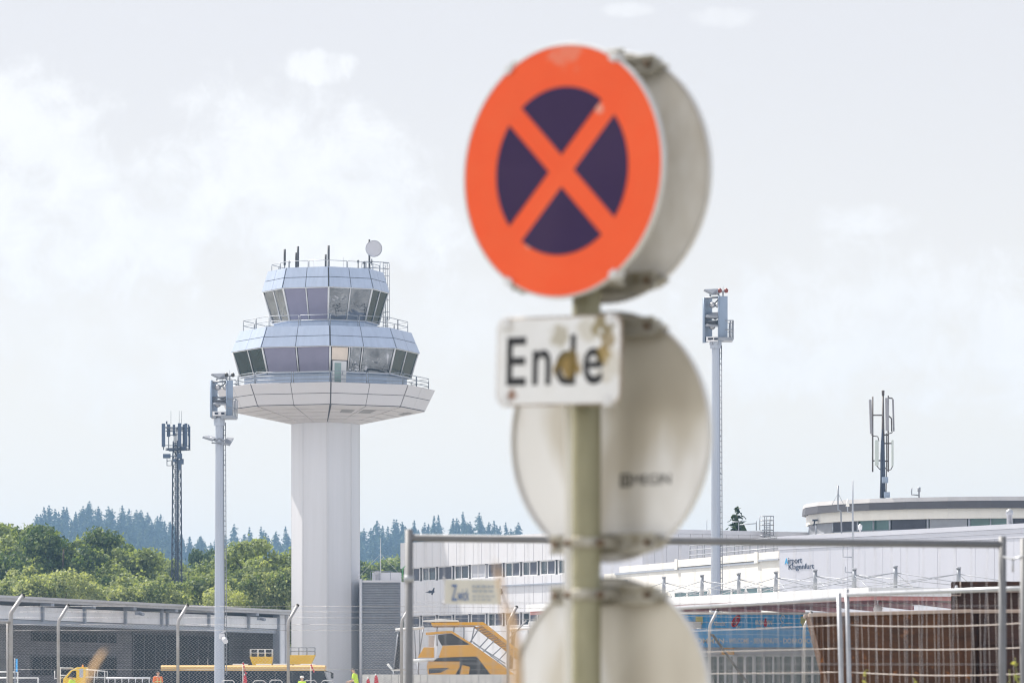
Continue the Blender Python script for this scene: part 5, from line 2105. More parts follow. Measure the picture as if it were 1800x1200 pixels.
# the four dark sectors between the crossed bars
ri, hb_ = 0.2205, 0.030
for q_ in range(4):
    a0 = math.pi / 4 + q_ * math.pi / 2
    # sector between bars at a0 and a0+90
    off = math.asin(hb_ / ri)
    pts = []
    bis = a0 + math.pi / 4
    pts.append((hb_ * math.sqrt(2) * math.cos(bis), hb_ * math.sqrt(2) * math.sin(bis)))
    for i in range(25):
        a = a0 + off + (math.pi / 2 - 2 * off) * i / 24
        pts.append((ri * math.cos(a), ri * math.sin(a)))
    mb = MB()
    mb.prism(pts, c1, tu, UZ, tn, 0.0005, 0.0018)
    mb.build('dark_sector', m_purple, s1)

c2 = c1 - tn * 0.214
disc_sign('round_sign', c2 + UZ * 0.0, -tn, 'grey back of a round road sign, directly behind the orange sign', 'road sign', 'round signs seen from behind', False, back=m_back_lightened)
cz2 = Z(768, c2.y)
c3 = Vector((c2.x, c2.y, cz2))
s3 = disc_sign('round_sign', c3, -tn, 'stained grey back of a round sign with a black stamp, behind the white Ende plate', 'road sign', 'round signs seen from behind', False)
cz3 = Z(1234, c2.y)
disc_sign('round_sign', Vector((c2.x, c2.y, cz3)), -tn, 'pale grey back of the lowest round sign, cut by the photo bottom edge', 'road sign', 'round signs seen from behind', False)
# maker's stamp on the middle back
mb = MB()
m_blk = mat('black_print', (0.02, 0.02, 0.02), 0.6)
g = c3 + tu * 0.033 + UZ * -0.135 + tn * 0.0035
mb.obox(g, tu, UZ, tn, (0.0, 0.034), (0.0, 0.006), (0, 0.001))
mb.obox(g, tu, UZ, tn, (0.0, 0.034), (0.030, 0.036), (0, 0.001))
mb.obox(g, tu, UZ, tn, (0.0, 0.006), (0.0062, 0.0298), (0, 0.001))
mb.obox(g, tu, UZ, tn, (0.028, 0.034), (0.0062, 0.0298), (0, 0.001))
mb.obox(g, tu, UZ, tn, (0.012, 0.022), (0.012, 0.024), (0, 0.001))
mb.build('stamp_mark', m_blk, s3)
text_part('stamp_lettering', 'MEGIN', g + tu * 0.042 + UZ * 0.004, tu, UZ, 0.125, 0.028, m_blk, s3, 0.001)

# the Ende plate
pr = R(-1.6)
pu = tu * math.cos(pr) + UZ * math.sin(pr)
pv_ = UZ * math.cos(pr) - tu * math.sin(pr)
pc = P(982.0, 634.0, YS)
pc = pc + tn * 0.004
ende = thing('supplementary_plate', tuple(pc), 'small rusty white plate reading Ende below the orange sign', 'road sign')
m_plate = stain_mat('rust_stained_white_enamel', (0.82, 0.83, 0.85), 0.4, [
    (tuple(pu * 0.035 + pv_ * -0.012), 0.036, 0.95, (0.26, 0.16, 0.012)), (tuple(pu * 0.15 + pv_ * 0.012), 0.022, 0.9, (0.34, 0.22, 0.03)), (tuple(pu * 0.165 + pv_ * 0.05), 0.022, 0.8, (0.26, 0.17, 0.03)),
    (tuple(pu * 0.005 + pv_ * 0.060), 0.03, 0.6, (0.30, 0.25, 0.12)), (tuple(pu * 0.15 + pv_ * 0.095), 0.03, 0.9, (0.22, 0.17, 0.06)), (tuple(pu * -0.15 + pv_ * -0.085), 0.016, 0.9, (0.22, 0.08, 0.02)),
    (tuple(pu * -0.17 + pv_ * 0.095), 0.02, 0.35, (0.34, 0.30, 0.24)), (tuple(pu * 0.18 + pv_ * -0.02), 0.04, 0.35, (0.4, 0.32, 0.15)), (tuple(pu * 0.10 + pv_ * 0.085), 0.035, 0.4, (0.36, 0.30, 0.15))],
    dirt=(0.58, 0.56, 0.51), dirt_amt=0.2, gen=14)
m_ende = stain_mat('rust_stained_black_letters', (0.010, 0.011, 0.016), 0.45, [
    (tuple(pu * 0.035 + pv_ * -0.012), 0.034, 0.85, (0.20, 0.13, 0.015)), (tuple(pu * 0.155 + pv_ * 0.018), 0.020, 0.9, (0.22, 0.15, 0.02)), (tuple(pu * 0.005 + pv_ * 0.06), 0.04, 0.4, (0.22, 0.2, 0.12))], dirt=(0.05, 0.05, 0.05), dirt_amt=0.3)
hw_, hh_ = 0.205, 0.113


def rrect(hx_, hy_, r, n=6):
    pts = []
    for cx, cy, a0 in ((hx_ - r, hy_ - r, 0), (-hx_ + r, hy_ - r, 90), (-hx_ + r, -hy_ + r, 180), (hx_ - r, -hy_ + r, 270)):
        for i in range(n + 1):
            a = R(a0 + 90 * i / n)
            pts.append((cx + r * math.cos(a), cy + r * math.sin(a)))
    return pts


mb = MB()
mb.prism(rrect(hw_, hh_, 0.028), pc, pu, pv_, tn, -0.002, 0.0)
mb.build('plate', m_plate, ende)
mb = MB()
rim_pts = [pc + pu * x + pv_ * y - tn * 0.004 for x, y in rrect(hw_, hh_, 0.028, 8)]
mb.tube(rim_pts, 0.0045, 6, closed=True)
mb.build('rim', mat('rusty_rim', (0.48, 0.42, 0.36), 0.6, var=0.25, scale=25, col2=(0.16, 0.07, 0.03), alt=0.9, altscale=18), ende)
for (s, x0_, x1_, z0_, z1_) in (('E', -0.172, -0.106, -0.063, 0.065), ('n', -0.084, -0.022, -0.063, 0.030), ('d', -0.006, 0.060, -0.064, 0.068), ('e', 0.086, 0.150, -0.064, 0.032)):
    text_part('letter', s, pc + pu * x0_ + pv_ * z0_ + tn * 0.0005, pu, pv_, x1_ - x0_, z1_ - z0_, m_ende, ende, 0.0008, thin=0.014)
for dz in (0.06, -0.06):
    mb = MB()
    o = pc + UZ * dz - tn * 0.002
    mb.obox(o, tu, tn, UZ, (-0.13, 0.13), (-0.03, -0.002), (-0.014, 0.014))
    rl = mb.build('mounting_rail', m_clip, ende, bevel=0.002)
    mb = MB()
    p_ = Vector((POLE.x, POLE.y, o.z))
    mb.lathe([(0.0395, -0.013), (0.043, -0.013), (0.043, 0.013), (0.0395, 0.013)], p_, UZ, 28, capends=False)
    for s2 in (-1, 1):
        mb.obox(p_, tu, tn, UZ, (s2 * 0.045 - 0.013, s2 * 0.045 + 0.013), (0.0, 0.075), (-0.012, 0.012))
    mb.build('pole_clamp', m_clip, rl, bevel=0.002)
for (x_, y_) in ((-0.175, -0.103), (-0.178, 0.100), (0.17, 0.103), (0.168, -0.105)):
    mb = MB()
    p_ = pc + pu * x_ + pv_ * y_
    mb.obox(p_, pu, pv_, tn, (-0.012, 0.012), (-0.012, 0.012), (0.0005, 0.004))
    mb.obox(p_ + pv_ * (0.014 if y_ > 0 else -0.014), pu, pv_, tn, (-0.012, 0.012), (-0.002, 0.004), (-0.02, 0.004))
    mb.build('edge_clip', m_clipw, ende, bevel=0.0015)
# ------------------------------------------------------------------ temporary fence panels
m_tube = mat('galvanised_tube', (0.40, 0.42, 0.46), 0.42, metal=0.45, var=0.12, scale=6, col2=(0.28, 0.29, 0.32), alt=0.5, altscale=5)
m_wire = mat('galvanised_wire', (0.50, 0.45, 0.43), 0.45, metal=0.3, var=0.1, scale=8)
m_tubed = mat('dull_dark_tube', (0.17, 0.175, 0.19), 0.55, metal=0.15, var=0.15, scale=6)
m_wirer = mat('brownish_wire', (0.36, 0.28, 0.24), 0.5, metal=0.2, var=0.15, scale=8)
m_wired = mat('thin_weathered_wire', (0.42, 0.42, 0.45), 0.45, metal=0.4, var=0.15, scale=8)


def fence_panel(a, b, ztop, hgt, lbl, pitch, rows, rt=0.021, lean=0.0, wr=0.002, sag=0.0, wm=None, rowr=None, ends=(True, True), tm=None):
    """a, b: feet of the two uprights (Vectors, z ignored)."""
    a = Vector((a.x, a.y, 0)); b = Vector((b.x, b.y, 0))
    d = (b - a).normalized()
    L = (b - a).length
    n = Vector((d.y, -d.x, 0))
    zb = ztop - hgt
    root = thing('wire_fence', (a.x, a.y, zb), lbl, 'fence panel', 'temporary wire fence panels')
    pt = lambda s, z: a + d * s + UZ * z + n * lean * (z - zb)
    mb = MB()
    if ends[0]:
        mb.tube([pt(0, zb - 0.02), pt(0, ztop + 0.05)], rt, 14)
    if ends[1]:
        mb.tube([pt(L, zb - 0.02), pt(L, ztop + 0.05)], rt, 14)
    mb.tube([pt(0, ztop), pt(L, ztop)], rt * 0.92, 12)
    mb.tube([pt(0, zb + 0.12), pt(L, zb + 0.12)], rt * 0.92, 12)
    mb.build('frame', tm or m_tube, root)
    mb = MB()
    nw = int(L / pitch)
    for i in range(1, nw):
        s = L * i / nw
        w1, w2, w3 = [random.uniform(-1, 1) * pitch * 0.16 for _ in range(3)]
        mb.tube([pt(s + w1, zb + 0.12), pt(s + w2 * 0.6, zb + hgt * 0.35), pt(s + w3, zb + hgt * 0.68), pt(s + w1 * 0.5, ztop - 0.01)], wr, 5)
    for z in rows:
        m_ = 12
        mb.tube([pt(L * i / m_, z - sag * 4 * (i / m_) * (1 - i / m_) * (1 + 0.25 * math.sin(z * 9))) for i in range(m_ + 1)], rowr or wr, 6)
    mb.build('wire_mesh', wm or m_wire, root)
    if ends[0] or ends[1]:
        mb = MB()
        for s, e in ((0, ends[0]), (L, ends[1])):
            if not e:
                continue
            c = a + d * s
            mb.obox(Vector((c.x, c.y, 0)), d, n, UZ, (-0.12, 0.12), (-0.34, 0.34), (zb - 0.16, zb - 0.02))
        mb.build('foot_block', m_conc, root, bevel=0.02)
    return root


# first row: the blurred panel that crosses the view behind the signs
Ya, Yb = 25.2, 26.4
A1, B1 = Vector((X(719, Ya), Ya, 0)), Vector((X(1762, Yb), Yb, 0))
zt1 = 1.6 + 252 / F * 25.5
fp1 = fence_panel(A1, B1, zt1, 1.98, 'near blurred fence panel crossing the view behind the road signs', 0.105, [zt1 - 0.38, zt1 - 0.74, zt1 - 1.1, zt1 - 1.46], rt=0.024, wr=0.0016, wm=m_wired, tm=m_tubed)
mb = MB()
for z, t in ((zt1 - 0.34, 0),):
    mb.lathe([(0.026, -0.02), (0.030, -0.02), (0.030, 0.02), (0.026, 0.02)], Vector((A1.x, A1.y, Z(1017, Ya))), UZ, 16, capends=False)
mb.build('collar', m_tube, fp1)
Yc = 25.9
C1, D1 = Vector((X(1800, Yc), Yc, 0)), Vector((X(1800, Yc) + 3.4, Yc + 0.5, 0))
fence_panel(C1, D1, zt1 - 0.03, 1.98, 'next near fence panel, only its first upright in the photo at the right edge', 0.105, [zt1 - 0.5, zt1 - 1.0, zt1 - 1.46], rt=0.024, wr=0.0016, wm=m_wired, tm=m_tubed)
# coupler between the two uprights
cp = thing('fence_coupler', tuple(P(1766, 978, 26.0)), 'small steel coupler with a hanging bolt between two fence uprights', 'fence coupler')
mb = MB()
mb.tube([P(1764, 978, 26.3), P(1779, 982, 26.0), P(1800, 977, 25.85)], 0.006, 6)
mb.build('strap', m_tube, cp)
mb = MB()
mb.tube([P(1780.5, 981, 26.0), P(1780.5, 1005, 26.0)], 0.0055, 8)
mb.tube([P(1780.5, 980, 26.0), P(1780.5, 984, 26.0)], 0.011, 6)
mb.build('bolt', m_tube, cp)

# second row: sharper panels before the rusty steel
zt2 = 2.36
Yj = 37.5
J = Vector((X(1486, Yj), Yj, 0))
J2 = Vector((X(1499, Yj - 0.05), Yj - 0.05, 0))
E2 = Vector((X(1815, 34.85), 34.85, 0))
dirr = (E2 - J2).normalized()
E2 = J2 + dirr * 3.5
W2_ = Vector((X(1178, 42.4), 42.4, 0))
dl = (W2_ - J).normalized()
W2_ = J + dl * 6.9
wtop = 1.6 + (1200 - 1042) / F * Yj
rows_r = [1.6 + (1200 - y) / F * Yj for y in (1098, 1139, 1180.5, 1222, 1265, 1310, 1355, 1400)]
fence_panel(W2_, J, zt2 - 0.02, 2.0, 'left panel of the middle fence row, running from behind the signs to the paired uprights', 0.15, rows_r, wr=0.0008, sag=0.004, rowr=0.0030, ends=(True, True), lean=0.03)
fence_panel(J2, E2, zt2 + 0.015, 2.0, 'right panel of the middle fence row, in front of the rusty steel bins', 0.118, rows_r, wr=0.0017, sag=0.03, rowr=0.0040, wm=m_wire, lean=0.03)

# firm's banner on the near panel
ban2 = thing('firm_banner', tuple(P(828, 1040, Ya + 0.1)), 'blurred cream banner with blue lettering tied to the near fence', 'banner')
d1f = (B1 - A1).normalized()
nf = Vector((d1f.y, -d1f.x, 0))
s_a = (X(779, Ya) - A1.x) / d1f.x
s_b = (X(877, Ya) - A1.x) / d1f.x
zb0, zb1 = 1.6 + (1200 - 1061) / F * 25.25, 1.6 + (1200 - 1018) / F * 25.25
mb = MB()
m_ = 14
for i in range(m_):
    sa, sb = s_a + (s_b - s_a) * i / m_, s_a + (s_b - s_a) * (i + 1) / m_
    wv = lambda s: 0.030 + 0.004 * math.sin(s * 40)
    mb.hexa([A1 + d1f * sa + nf * wv(sa) + UZ * zb0, A1 + d1f * sb + nf * wv(sb) + UZ * zb0, A1 + d1f * sb + nf * (wv(sb) - 0.002) + UZ * zb0, A1 + d1f * sa + nf * (wv(sa) - 0.002) + UZ * zb0,
             A1 + d1f * sa + nf * wv(sa) + UZ * zb1, A1 + d1f * sb + nf * wv(sb) + UZ * zb1, A1 + d1f * sb + nf * (wv(sb) - 0.002) + UZ * zb1, A1 + d1f * sa + nf * (wv(sa) - 0.002) + UZ * zb1])
mb.build('sheet', mat('cream_tarpaulin', (0.64, 0.62, 0.56), 0.6, var=0.04, scale=6), ban2)
m_fb = mat('banner_blue_letters', (0.06, 0.14, 0.34), 0.6)
m_fb2 = mat('faint_banner_print', (0.36, 0.40, 0.46), 0.6)


def btx(s, pa, pb, ya, yb, m):
    sa = (X(pa, Ya) - A1.x) / d1f.x
    sb = (X(pb, Ya) - A1.x) / d1f.x
    text_part('lettering', s, A1 + d1f * sa + nf * 0.036 + UZ * (1.6 + (1200 - yb) / F * 25.25), d1f, UZ, sb - sa, (yb - ya) / F * 25.25, m, ban2, 0.001)


btx('Z', 790.5, 800, 1027, 1055, m_fb)
btx('wick', 801, 821, 1034, 1055, m_fb)
for (ya, yb, pb) in ((1028, 1032, 864), (1036.5, 1039.5, 868), (1046, 1048, 866), (1052, 1054, 860)):
    mb = MB()
    sa = (X(827, Ya) - A1.x) / d1f.x
    sb = (X(pb, Ya) - A1.x) / d1f.x
    o = A1 + nf * 0.036
    x = sa
    while x < sb - 0.01:
        w = random.uniform(0.012, 0.035)
        mb.obox(o, d1f, nf, UZ, (x, min(x + w, sb)), (0, 0.001), (1.6 + (1200 - yb) / F * 25.25, 1.6 + (1200 - ya) / F * 25.25))
        x += w + 0.008
    mb.build('small_print', m_fb2, ban2)
mb = MB()
for s in (s_a, s_b):
    for z in (zb0, zb1):
        p_ = A1 + d1f * s + UZ * z
        mb.tube([p_ + nf * 0.04, p_ + nf * 0.0 + UZ * 0.015, p_ - nf * 0.01, p_ + nf * 0.038], 0.003, 5)
mb.build('cable_tie', m_wired, ban2)

# ------------------------------------------------------------------ chain-link boundary fence
m_chain = mat('galvanised_chain_link', (0.75, 0.75, 0.77), 0.30, metal=0.55, var=0.1, scale=2)
m_fpost = mat('grey_fence_post', (0.40, 0.40, 0.42), 0.5, metal=0.3, var=0.15, scale=5, col2=(0.30, 0.27, 0.24), alt=0.5, altscale=4)
m_cap = mat('black_cap', (0.015, 0.015, 0.015), 0.5)
clf = thing('chain_link_fence', (X(500, 95), 95, GZ), 'long chain-link airport fence on posts with bent tops', 'fence')
poly = [(24, 95), (103, 95), (313, 95), (507, 95), (706, 95), (893, 97), (1085, 99.5), (1247, 102), (1413, 104.5), (1560, 107)]
ptsf = [Vector((X(px, Y), Y, 0)) for px, Y in poly]
Zm0, Zm1 = GZ + 0.05, 2.905


def chain(mb, a, b, z0, z1, w=0.083, r=0.0032, sides=4):
    d = (b - a).normalized()
    L = (b - a).length
    n = Vector((d.y, -d.x, 0))
    nw = max(1, int(round(L / w)))
    w = L / nw
    rows = int((z1 - z0) / (w / 2))
    hz_ = (z1 - z0) / rows
    for j in range(nw):
        pts = []
        for i in range(rows + 1):
            sx_ = w * (j + 0.5) + (w * 0.54 if i % 2 else -w * 0.54)
            pts.append(a + d * sx_ + UZ * (z0 + hz_ * i) + n * (0.0055 if (i % 2) else -0.0055))
        mb.tube(pts, r, sides, cap=False, smooth=True)


mb = MB()
for a, b in zip(ptsf, ptsf[1:]):
    chain(mb, a, b, Zm0, Zm1)
cm = mb.build('chain_mesh', m_chain, clf)
mb = MB()
for z in (Zm1, Zm1 - 1.0, Zm0 + 0.05, Zm1 - 0.13):
    for a, b in zip(ptsf, ptsf[1:]):
        mb.tube([a + UZ * z + Vector((0, -0.012, 0)), b + UZ * z + Vector((0, -0.012, 0))], 0.0035, 5)
mb.build('tension_wire', m_fpost, clf)
arm = Vector((0.19, 0.22, 0.40))
mb = MB()
for f in (0.33, 0.66, 0.97):
    for a, b in zip(ptsf, ptsf[1:]):
        mb.tube([a + UZ * (Zm1 + 0.02) + arm * f, b + UZ * (Zm1 + 0.02) + arm * f], 0.0035, 4)
        L = (b - a).length
        nb = int(L / 0.28)
        for i in range(nb):
            p = a + (b - a) * ((i + 0.5) / nb) + UZ * (Zm1 + 0.02) + arm * f
            mb.tube([p + Vector((-0.008, 0, 0.015)), p + Vector((0.008, 0, -0.015))], 0.003, 3)
mb.build('barbed_wire', m_fpost, clf)
for i, ((px, Y), p) in enumerate(zip(poly, ptsf)):
    if i == 0:
        continue
    mb = MB()
    o = Vector((0, -0.06, 0))
    mb.tube([p + o + UZ * (GZ - 0.1), p + o + UZ * (Zm1 - 0.02), p + o + UZ * (Zm1 + 0.06) + arm * 0.08, p + o + UZ * (Zm1 + 0.02) + arm], 0.036, 10)
    po = mb.build('post', m_fpost, clf)
    mb = MB()
    e = p + o + UZ * (Zm1 + 0.02) + arm
    u = arm.normalized()
    mb.tube([e - u * 0.005, e + u * 0.03], 0.040, 10)
    mb.build('end_cap', m_cap, po)
for (i, dpx) in ((7, 72),):
    p = ptsf[i]
    mb = MB()
    q_ = p + Vector((1.02, 0.15, 0))
    mb.tube([p + UZ * (Zm1 - 0.14) + Vector((0.02, -0.08, 0)), p + UZ * (Zm1 - 0.17) + Vector((0.09, -0.06, 0)), q_ + Vector((0.7, 0, GZ))], 0.032, 8)
    mb.build('brace', mat('dark_brace', (0.12, 0.12, 0.125), 0.5, metal=0.3), clf)
p = ptsf[5]
mb = MB()
mb.tube([p + UZ * (Zm1 - 0.3) + Vector((0.02, -0.06, 0)), p + UZ * (Zm1 + 0.12) + Vector((0.42, 0.1, 0))], 0.018, 6)
mb.build('brace', m_fpost, clf)

# nearer gate frame at the far left
YG = 70.0
gt = thing('fence_gate', (X(19, YG), YG, GZ), 'nearer fence gate post with bent top and mesh at the left edge', 'gate')
pg = Vector((X(19, YG), YG, 0))
pq = Vector((X(-330, 66), 66, 0))
zg = Z(1093, YG)
mb = MB()
mb.tube([pg + UZ * (GZ - 0.1), Vector((pg.x, pg.y, Z(1081, YG))), Vector((X(19.5, YG), YG + 0.02, Z(1076, YG))), Vector((X(37, YG), YG + 0.2, Z(1047, YG)))], 0.035, 12)
po = mb.build('post', m_fpost, gt)
mb = MB()
mb.tube([Vector((X(36.4, YG), YG + 0.2, Z(1048, YG))), Vector((X(38.3, YG), YG + 0.22, Z(1045.0, YG)))], 0.039, 12)
mb.build('end_cap', m_cap, po)
mb = MB()
mb.tube([pg + UZ * zg, pq + UZ * zg], 0.022, 8)
mb.tube([pg + UZ * (GZ + 0.05), pq + UZ * (GZ + 0.05)], 0.022, 8)
mb.tube([Vector((X(13.5, YG), YG, GZ)), Vector((X(13.5, YG), YG, zg))], 0.02, 8)
mb.build('frame', m_fpost, gt)
mb = MB()
chain(mb, pg, pq, GZ + 0.05, zg, w=0.075, r=0.0036)
d_ = (pq - pg).normalized()
chain(mb, pg + Vector((0, 0, 0)), pg + d_ * 3.0, zg, zg + 0.12, w=0.075, r=0.003)
mb.build('chain_mesh', m_chain, gt)

# ------------------------------------------------------------------ rusty steel bins
def rust_mat(name, a, b, c):
    m = mat(name, a, rough=0.85, var=0.35, scale=2.2, col2=b, alt=0.75, altscale=2.6, bump=0.35, bscale=14, stretch=(0.55, 1, 1.6))
    nt = m.node_tree
    bs = nt.nodes['Principled BSDF']
    src = bs.inputs['Base Color'].links[0].from_socket
    tc = nd(nt, 'ShaderNodeTexCoord')
    n1 = nd(nt, 'ShaderNodeTexNoise')
    n1.inputs['Scale'].default_value = 7
    n1.inputs['Detail'].default_value = 10
    n1.inputs['Roughness'].default_value = 0.75
    nt.links.new(tc.outputs['Object'], n1.inputs['Vector'])
    rg = nd(nt, 'ShaderNodeMapRange')
    rg.inputs['From Min'].default_value = 0.56
    rg.inputs['From Max'].default_value = 0.68
    rg.inputs['To Max'].default_value = 0.85
    nt.links.new(n1.outputs['Fac'], rg.inputs['Value'])
    mx = nd(nt, 'ShaderNodeMix', data_type='RGBA')
    nt.links.new(rg.outputs[0], mx.inputs['Factor'])
    nt.links.new(src, mx.inputs['A'])
    mx.inputs['B'].default_value = (*c, 1)
    nt.links.new(mx.outputs['Result'], bs.inputs['Base Color'])
    return m


m_rustA = rust_mat('brown_rusted_steel', (0.055, 0.024, 0.013), (0.11, 0.044, 0.017), (0.28, 0.10, 0.025))
m_rustB = rust_mat('dark_rusted_steel', (0.040, 0.020, 0.017), (0.065, 0.030, 0.022), (0.13, 0.05, 0.025))
YB_ = 60.0


def steel_bin(px0, px1, ytop, ytop2, slant, Y, depth, lbl, m_, lip=0.07, ribs=()):
    root = thing('steel_bin', (X((px0 + px1) / 2, Y), Y, GZ), lbl, 'steel bin', 'rusty steel bins')
    x0, x1 = X(px0, Y), X(px1, Y)
    z0, z1 = Z(ytop, Y), Z(ytop2, Y)
    xs0 = x0 + slant * (z0 - GZ)
    mb = MB()
    t = 0.03
    # front wall, back wall, sloped end, far end and floor: an open skip
    mb.hexa([(xs0, Y, GZ), (x1, Y, GZ), (x1, Y + t, GZ), (xs0, Y + t, GZ), (x0, Y, z0), (x1, Y, z1), (x1, Y + t, z1), (x0, Y + t, z0)])
    mb.hexa([(xs0, Y + depth, GZ), (x1, Y + depth, GZ), (x1, Y + depth + t, GZ), (xs0, Y + depth + t, GZ), (x0, Y + depth, z0), (x1, Y + depth, z1), (x1, Y + depth + t, z1), (x0, Y + depth + t, z0)])
    mb.hexa([(xs0 + .002, Y + t, GZ), (xs0 + t, Y + t, GZ), (xs0 + t, Y + depth, GZ), (xs0 + .002, Y + depth, GZ), (x0 + .002, Y + t, z0 - .002), (x0 + t, Y + t, z0 - .002), (x0 + t, Y + depth, z0 - .002), (x0 + .002, Y + depth, z0 - .002)])
    mb.hexa([(x1 - t, Y + t, GZ), (x1 - .002, Y + t, GZ), (x1 - .002, Y + depth, GZ), (x1 - t, Y + depth, GZ), (x1 - t, Y + t, z1 - .002), (x1 - .002, Y + t, z1 - .002), (x1 - .002, Y + depth, z1 - .002), (x1 - t, Y + depth, z1 - .002)])
    mb.box(((xs0 + x1) / 2, Y + depth / 2, GZ + 0.08), (x1 - xs0 - 0.1, depth - 0.1, 0.04))
    mb.build('shell', m_, root)
    mb = MB()
    mb.hexa([(x0 - 0.03, Y - lip, z0), (x1, Y - lip, z1), (x1, Y + lip, z1), (x0 - 0.03, Y + lip, z0), (x0 - 0.03, Y - lip, z0 + 0.05), (x1, Y - lip, z1 + 0.05), (x1, Y + lip, z1 + 0.05), (x0 - 0.03, Y + lip, z0 + 0.05)])
    mb.hexa([(x0 - 0.03, Y + depth - lip, z0), (x1, Y + depth - lip, z1), (x1, Y + depth + lip, z1), (x0 - 0.03, Y + depth + lip, z0), (x0 - 0.03, Y + depth - lip, z0 + 0.05), (x1, Y + depth - lip, z1 + 0.05), (x1, Y + depth + lip, z1 + 0.05), (x0 - 0.03, Y + depth + lip, z0 + 0.05)])
    mb.build('top_rim', mat('pale_lit_worn_rim', (0.46, 0.38, 0.34), 0.6, var=0.25, scale=6, col2=(0.20, 0.10, 0.06), alt=0.6, altscale=6), root, bevel=0.008)  # pale base paints the light on the top flange; brown patches are rust
    for (f, w, h) in ribs:
        mb = MB()
        if w < 0:                                   # horizontal swage
            zc = GZ + (z0 - GZ) * f
            mb.obox((0, 0, 0), UX, UY, UZ, (x0 + slant * (z0 - zc) + 0.1, x1 - 0.03), (Y - h, Y - 0.002), (zc + w / 2, zc - w / 2))
        else:
            xc = x0 + (x1 - x0) * f
            mb.obox((0, 0, 0), UX, UY, UZ, (xc - w / 2, xc + w / 2), (Y - h, Y - 0.002), (GZ, z0 + (z1 - z0) * f - 0.01))
        mb.build('rib', m_, root, bevel=0.008)
    return root


steel_bin(1425, 1706, 1083.5, 1076.5, 0.256, YB_, 1.0, 'brown rusty steel bin with a sloping left end behind the wire fence', m_rustA, ribs=((0.985, 0.10, 0.08), (0.07, 0.05, 0.05), (0.50, -0.10, 0.03)))
steel_bin(1709, 1990, 1077.5, 1075, 0.0, YB_ + 0.25, 1.9, 'darker rusty steel bin at the right edge, beside the one with a sloping end', m_rustB, ribs=((0.05, 0.06, 0.05), (0.80, -0.05, 0.05), (0.62, -0.04, 0.04)))
# plate with lifting eye standing behind them
YPk = 63.5
pk = thing('steel_plate', (X(1740, YPk), YPk, GZ), 'dark rusty steel plate with a lifting eye standing behind the bins', 'steel plate')
ko = P(1672, 1200, YPk); ko.z = 0
Zp = lambda y: Z(y, YPk)
Xp = lambda px: X(px, YPk)
outl = [(Xp(1674.5), GZ), (Xp(1990), GZ), (Xp(1990), Zp(1021.5)), (Xp(1676), Zp(1021.5)), (Xp(1672.5), Zp(1023.5)), (Xp(1671.8), Zp(1030))]
hole_c = (Xp(1681), Zp(1032.5))
mb = MB()
# plate in two pieces round the eye so that the sky shows through it
hx_, hy_ = 3.1 * YPk / F, 5.2 * YPk / F
ring = [(hole_c[0] + hx_ * math.cos(a), hole_c[1] + hy_ * math.sin(a)) for a in np.linspace(0, 2 * math.pi, 24, endpoint=False)]
xL, xR_ = Xp(1671.8), Xp(1688)
zT, zB = Zp(1021.5), Zp(1046)
frame = []
for a in np.linspace(0, 2 * math.pi, 24, endpoint=False):
    c_, s_ = math.cos(a), math.sin(a)
    cx, cz = hole_c
    tx = ((xR_ - cx) / c_ if c_ > 1e-6 else (xL - cx) / c_ if c_ < -1e-6 else 1e9)
    tz = ((zT - cz) / s_ if s_ > 1e-6 else (zB - cz) / s_ if s_ < -1e-6 else 1e9)
    t_ = min(tx, tz)
    frame.append((cx + c_ * t_, cz + s_ * t_))
n = 24
vv, ff = [], []
for yy in (YPk - 0.02, YPk + 0.02):
    vv += [(x, yy, z) for x, z in ring] + [(x, yy, z) for x, z in frame]
for i in range(n):
    j = (i + 1) % n
    ff.append((i, j, n + j, n + i))
    ff.append((2 * n + i, 3 * n + i, 3 * n + j, 2 * n + j))
    ff.append((i, 2 * n + i, 2 * n + j, j))
    ff.append((n + i, n + j, 3 * n + j, 3 * n + i))
mb.add(vv, ff)
mb.obox((0, 0, 0), UX, UY, UZ, (xR_, Xp(1990)), (YPk - 0.02, YPk + 0.02), (zB, zT))
mb.obox((0, 0, 0), UX, UY, UZ, (xL, Xp(1990)), (YPk - 0.02, YPk + 0.02), (GZ, zB))
mb.build('plate', m_rustB, pk)
mb = MB()
mb.tube([(Xp(1688), YPk - 0.03, Zp(1022)), (Xp(1688), YPk - 0.03, Zp(1046))], 0.012, 6)
mb.obox((0, 0, 0), UX, UY, UZ, (xR_ + 0.01, Xp(1990)), (YPk - 0.06, YPk - 0.022), (Zp(1040.5), Zp(1039)))
mb.obox((0, 0, 0), UX, UY, UZ, (Xp(1671), Xp(1688)), (YPk - 0.10, YPk - 0.022), (Zp(1047), Zp(1045)))
mb.build('stiffener', mat('pale_lit_worn_rim', (0.4, 0.3, 0.3), 0.6), pk)
# ------------------------------------------------------------------ apron vehicles
m_yel = mat('vehicle_yellow', (0.68, 0.33, 0.012), 0.4, var=0.08, scale=2, col2=(0.55, 0.26, 0.02), alt=0.4, altscale=1.5)
m_yel2 = mat('bright_yellow', (0.80, 0.50, 0.02), 0.4, var=0.06, scale=2)
m_bamb = mat('bus_roof_amber', (0.72, 0.46, 0.17), 0.4, var=0.05, scale=1)
m_blk2 = mat('black_rubber', (0.02, 0.02, 0.022), 0.7)
m_chas = mat('dark_chassis', (0.035, 0.037, 0.04), 0.6, var=0.2)
m_wht = mat('vehicle_white', (0.78, 0.78, 0.77), 0.4, var=0.04)
m_bwin = glass_mat('bus_glass', (0.012, 0.018, 0.028), rough=0.08, spec=0.2, var=0.4, scale=0.6)
m_redv = mat('signal_red', (0.55, 0.03, 0.05), 0.5, var=0.08)
m_brown = mat('ribbed_canopy_underside', (0.30, 0.16, 0.05), 0.6, var=0.1)


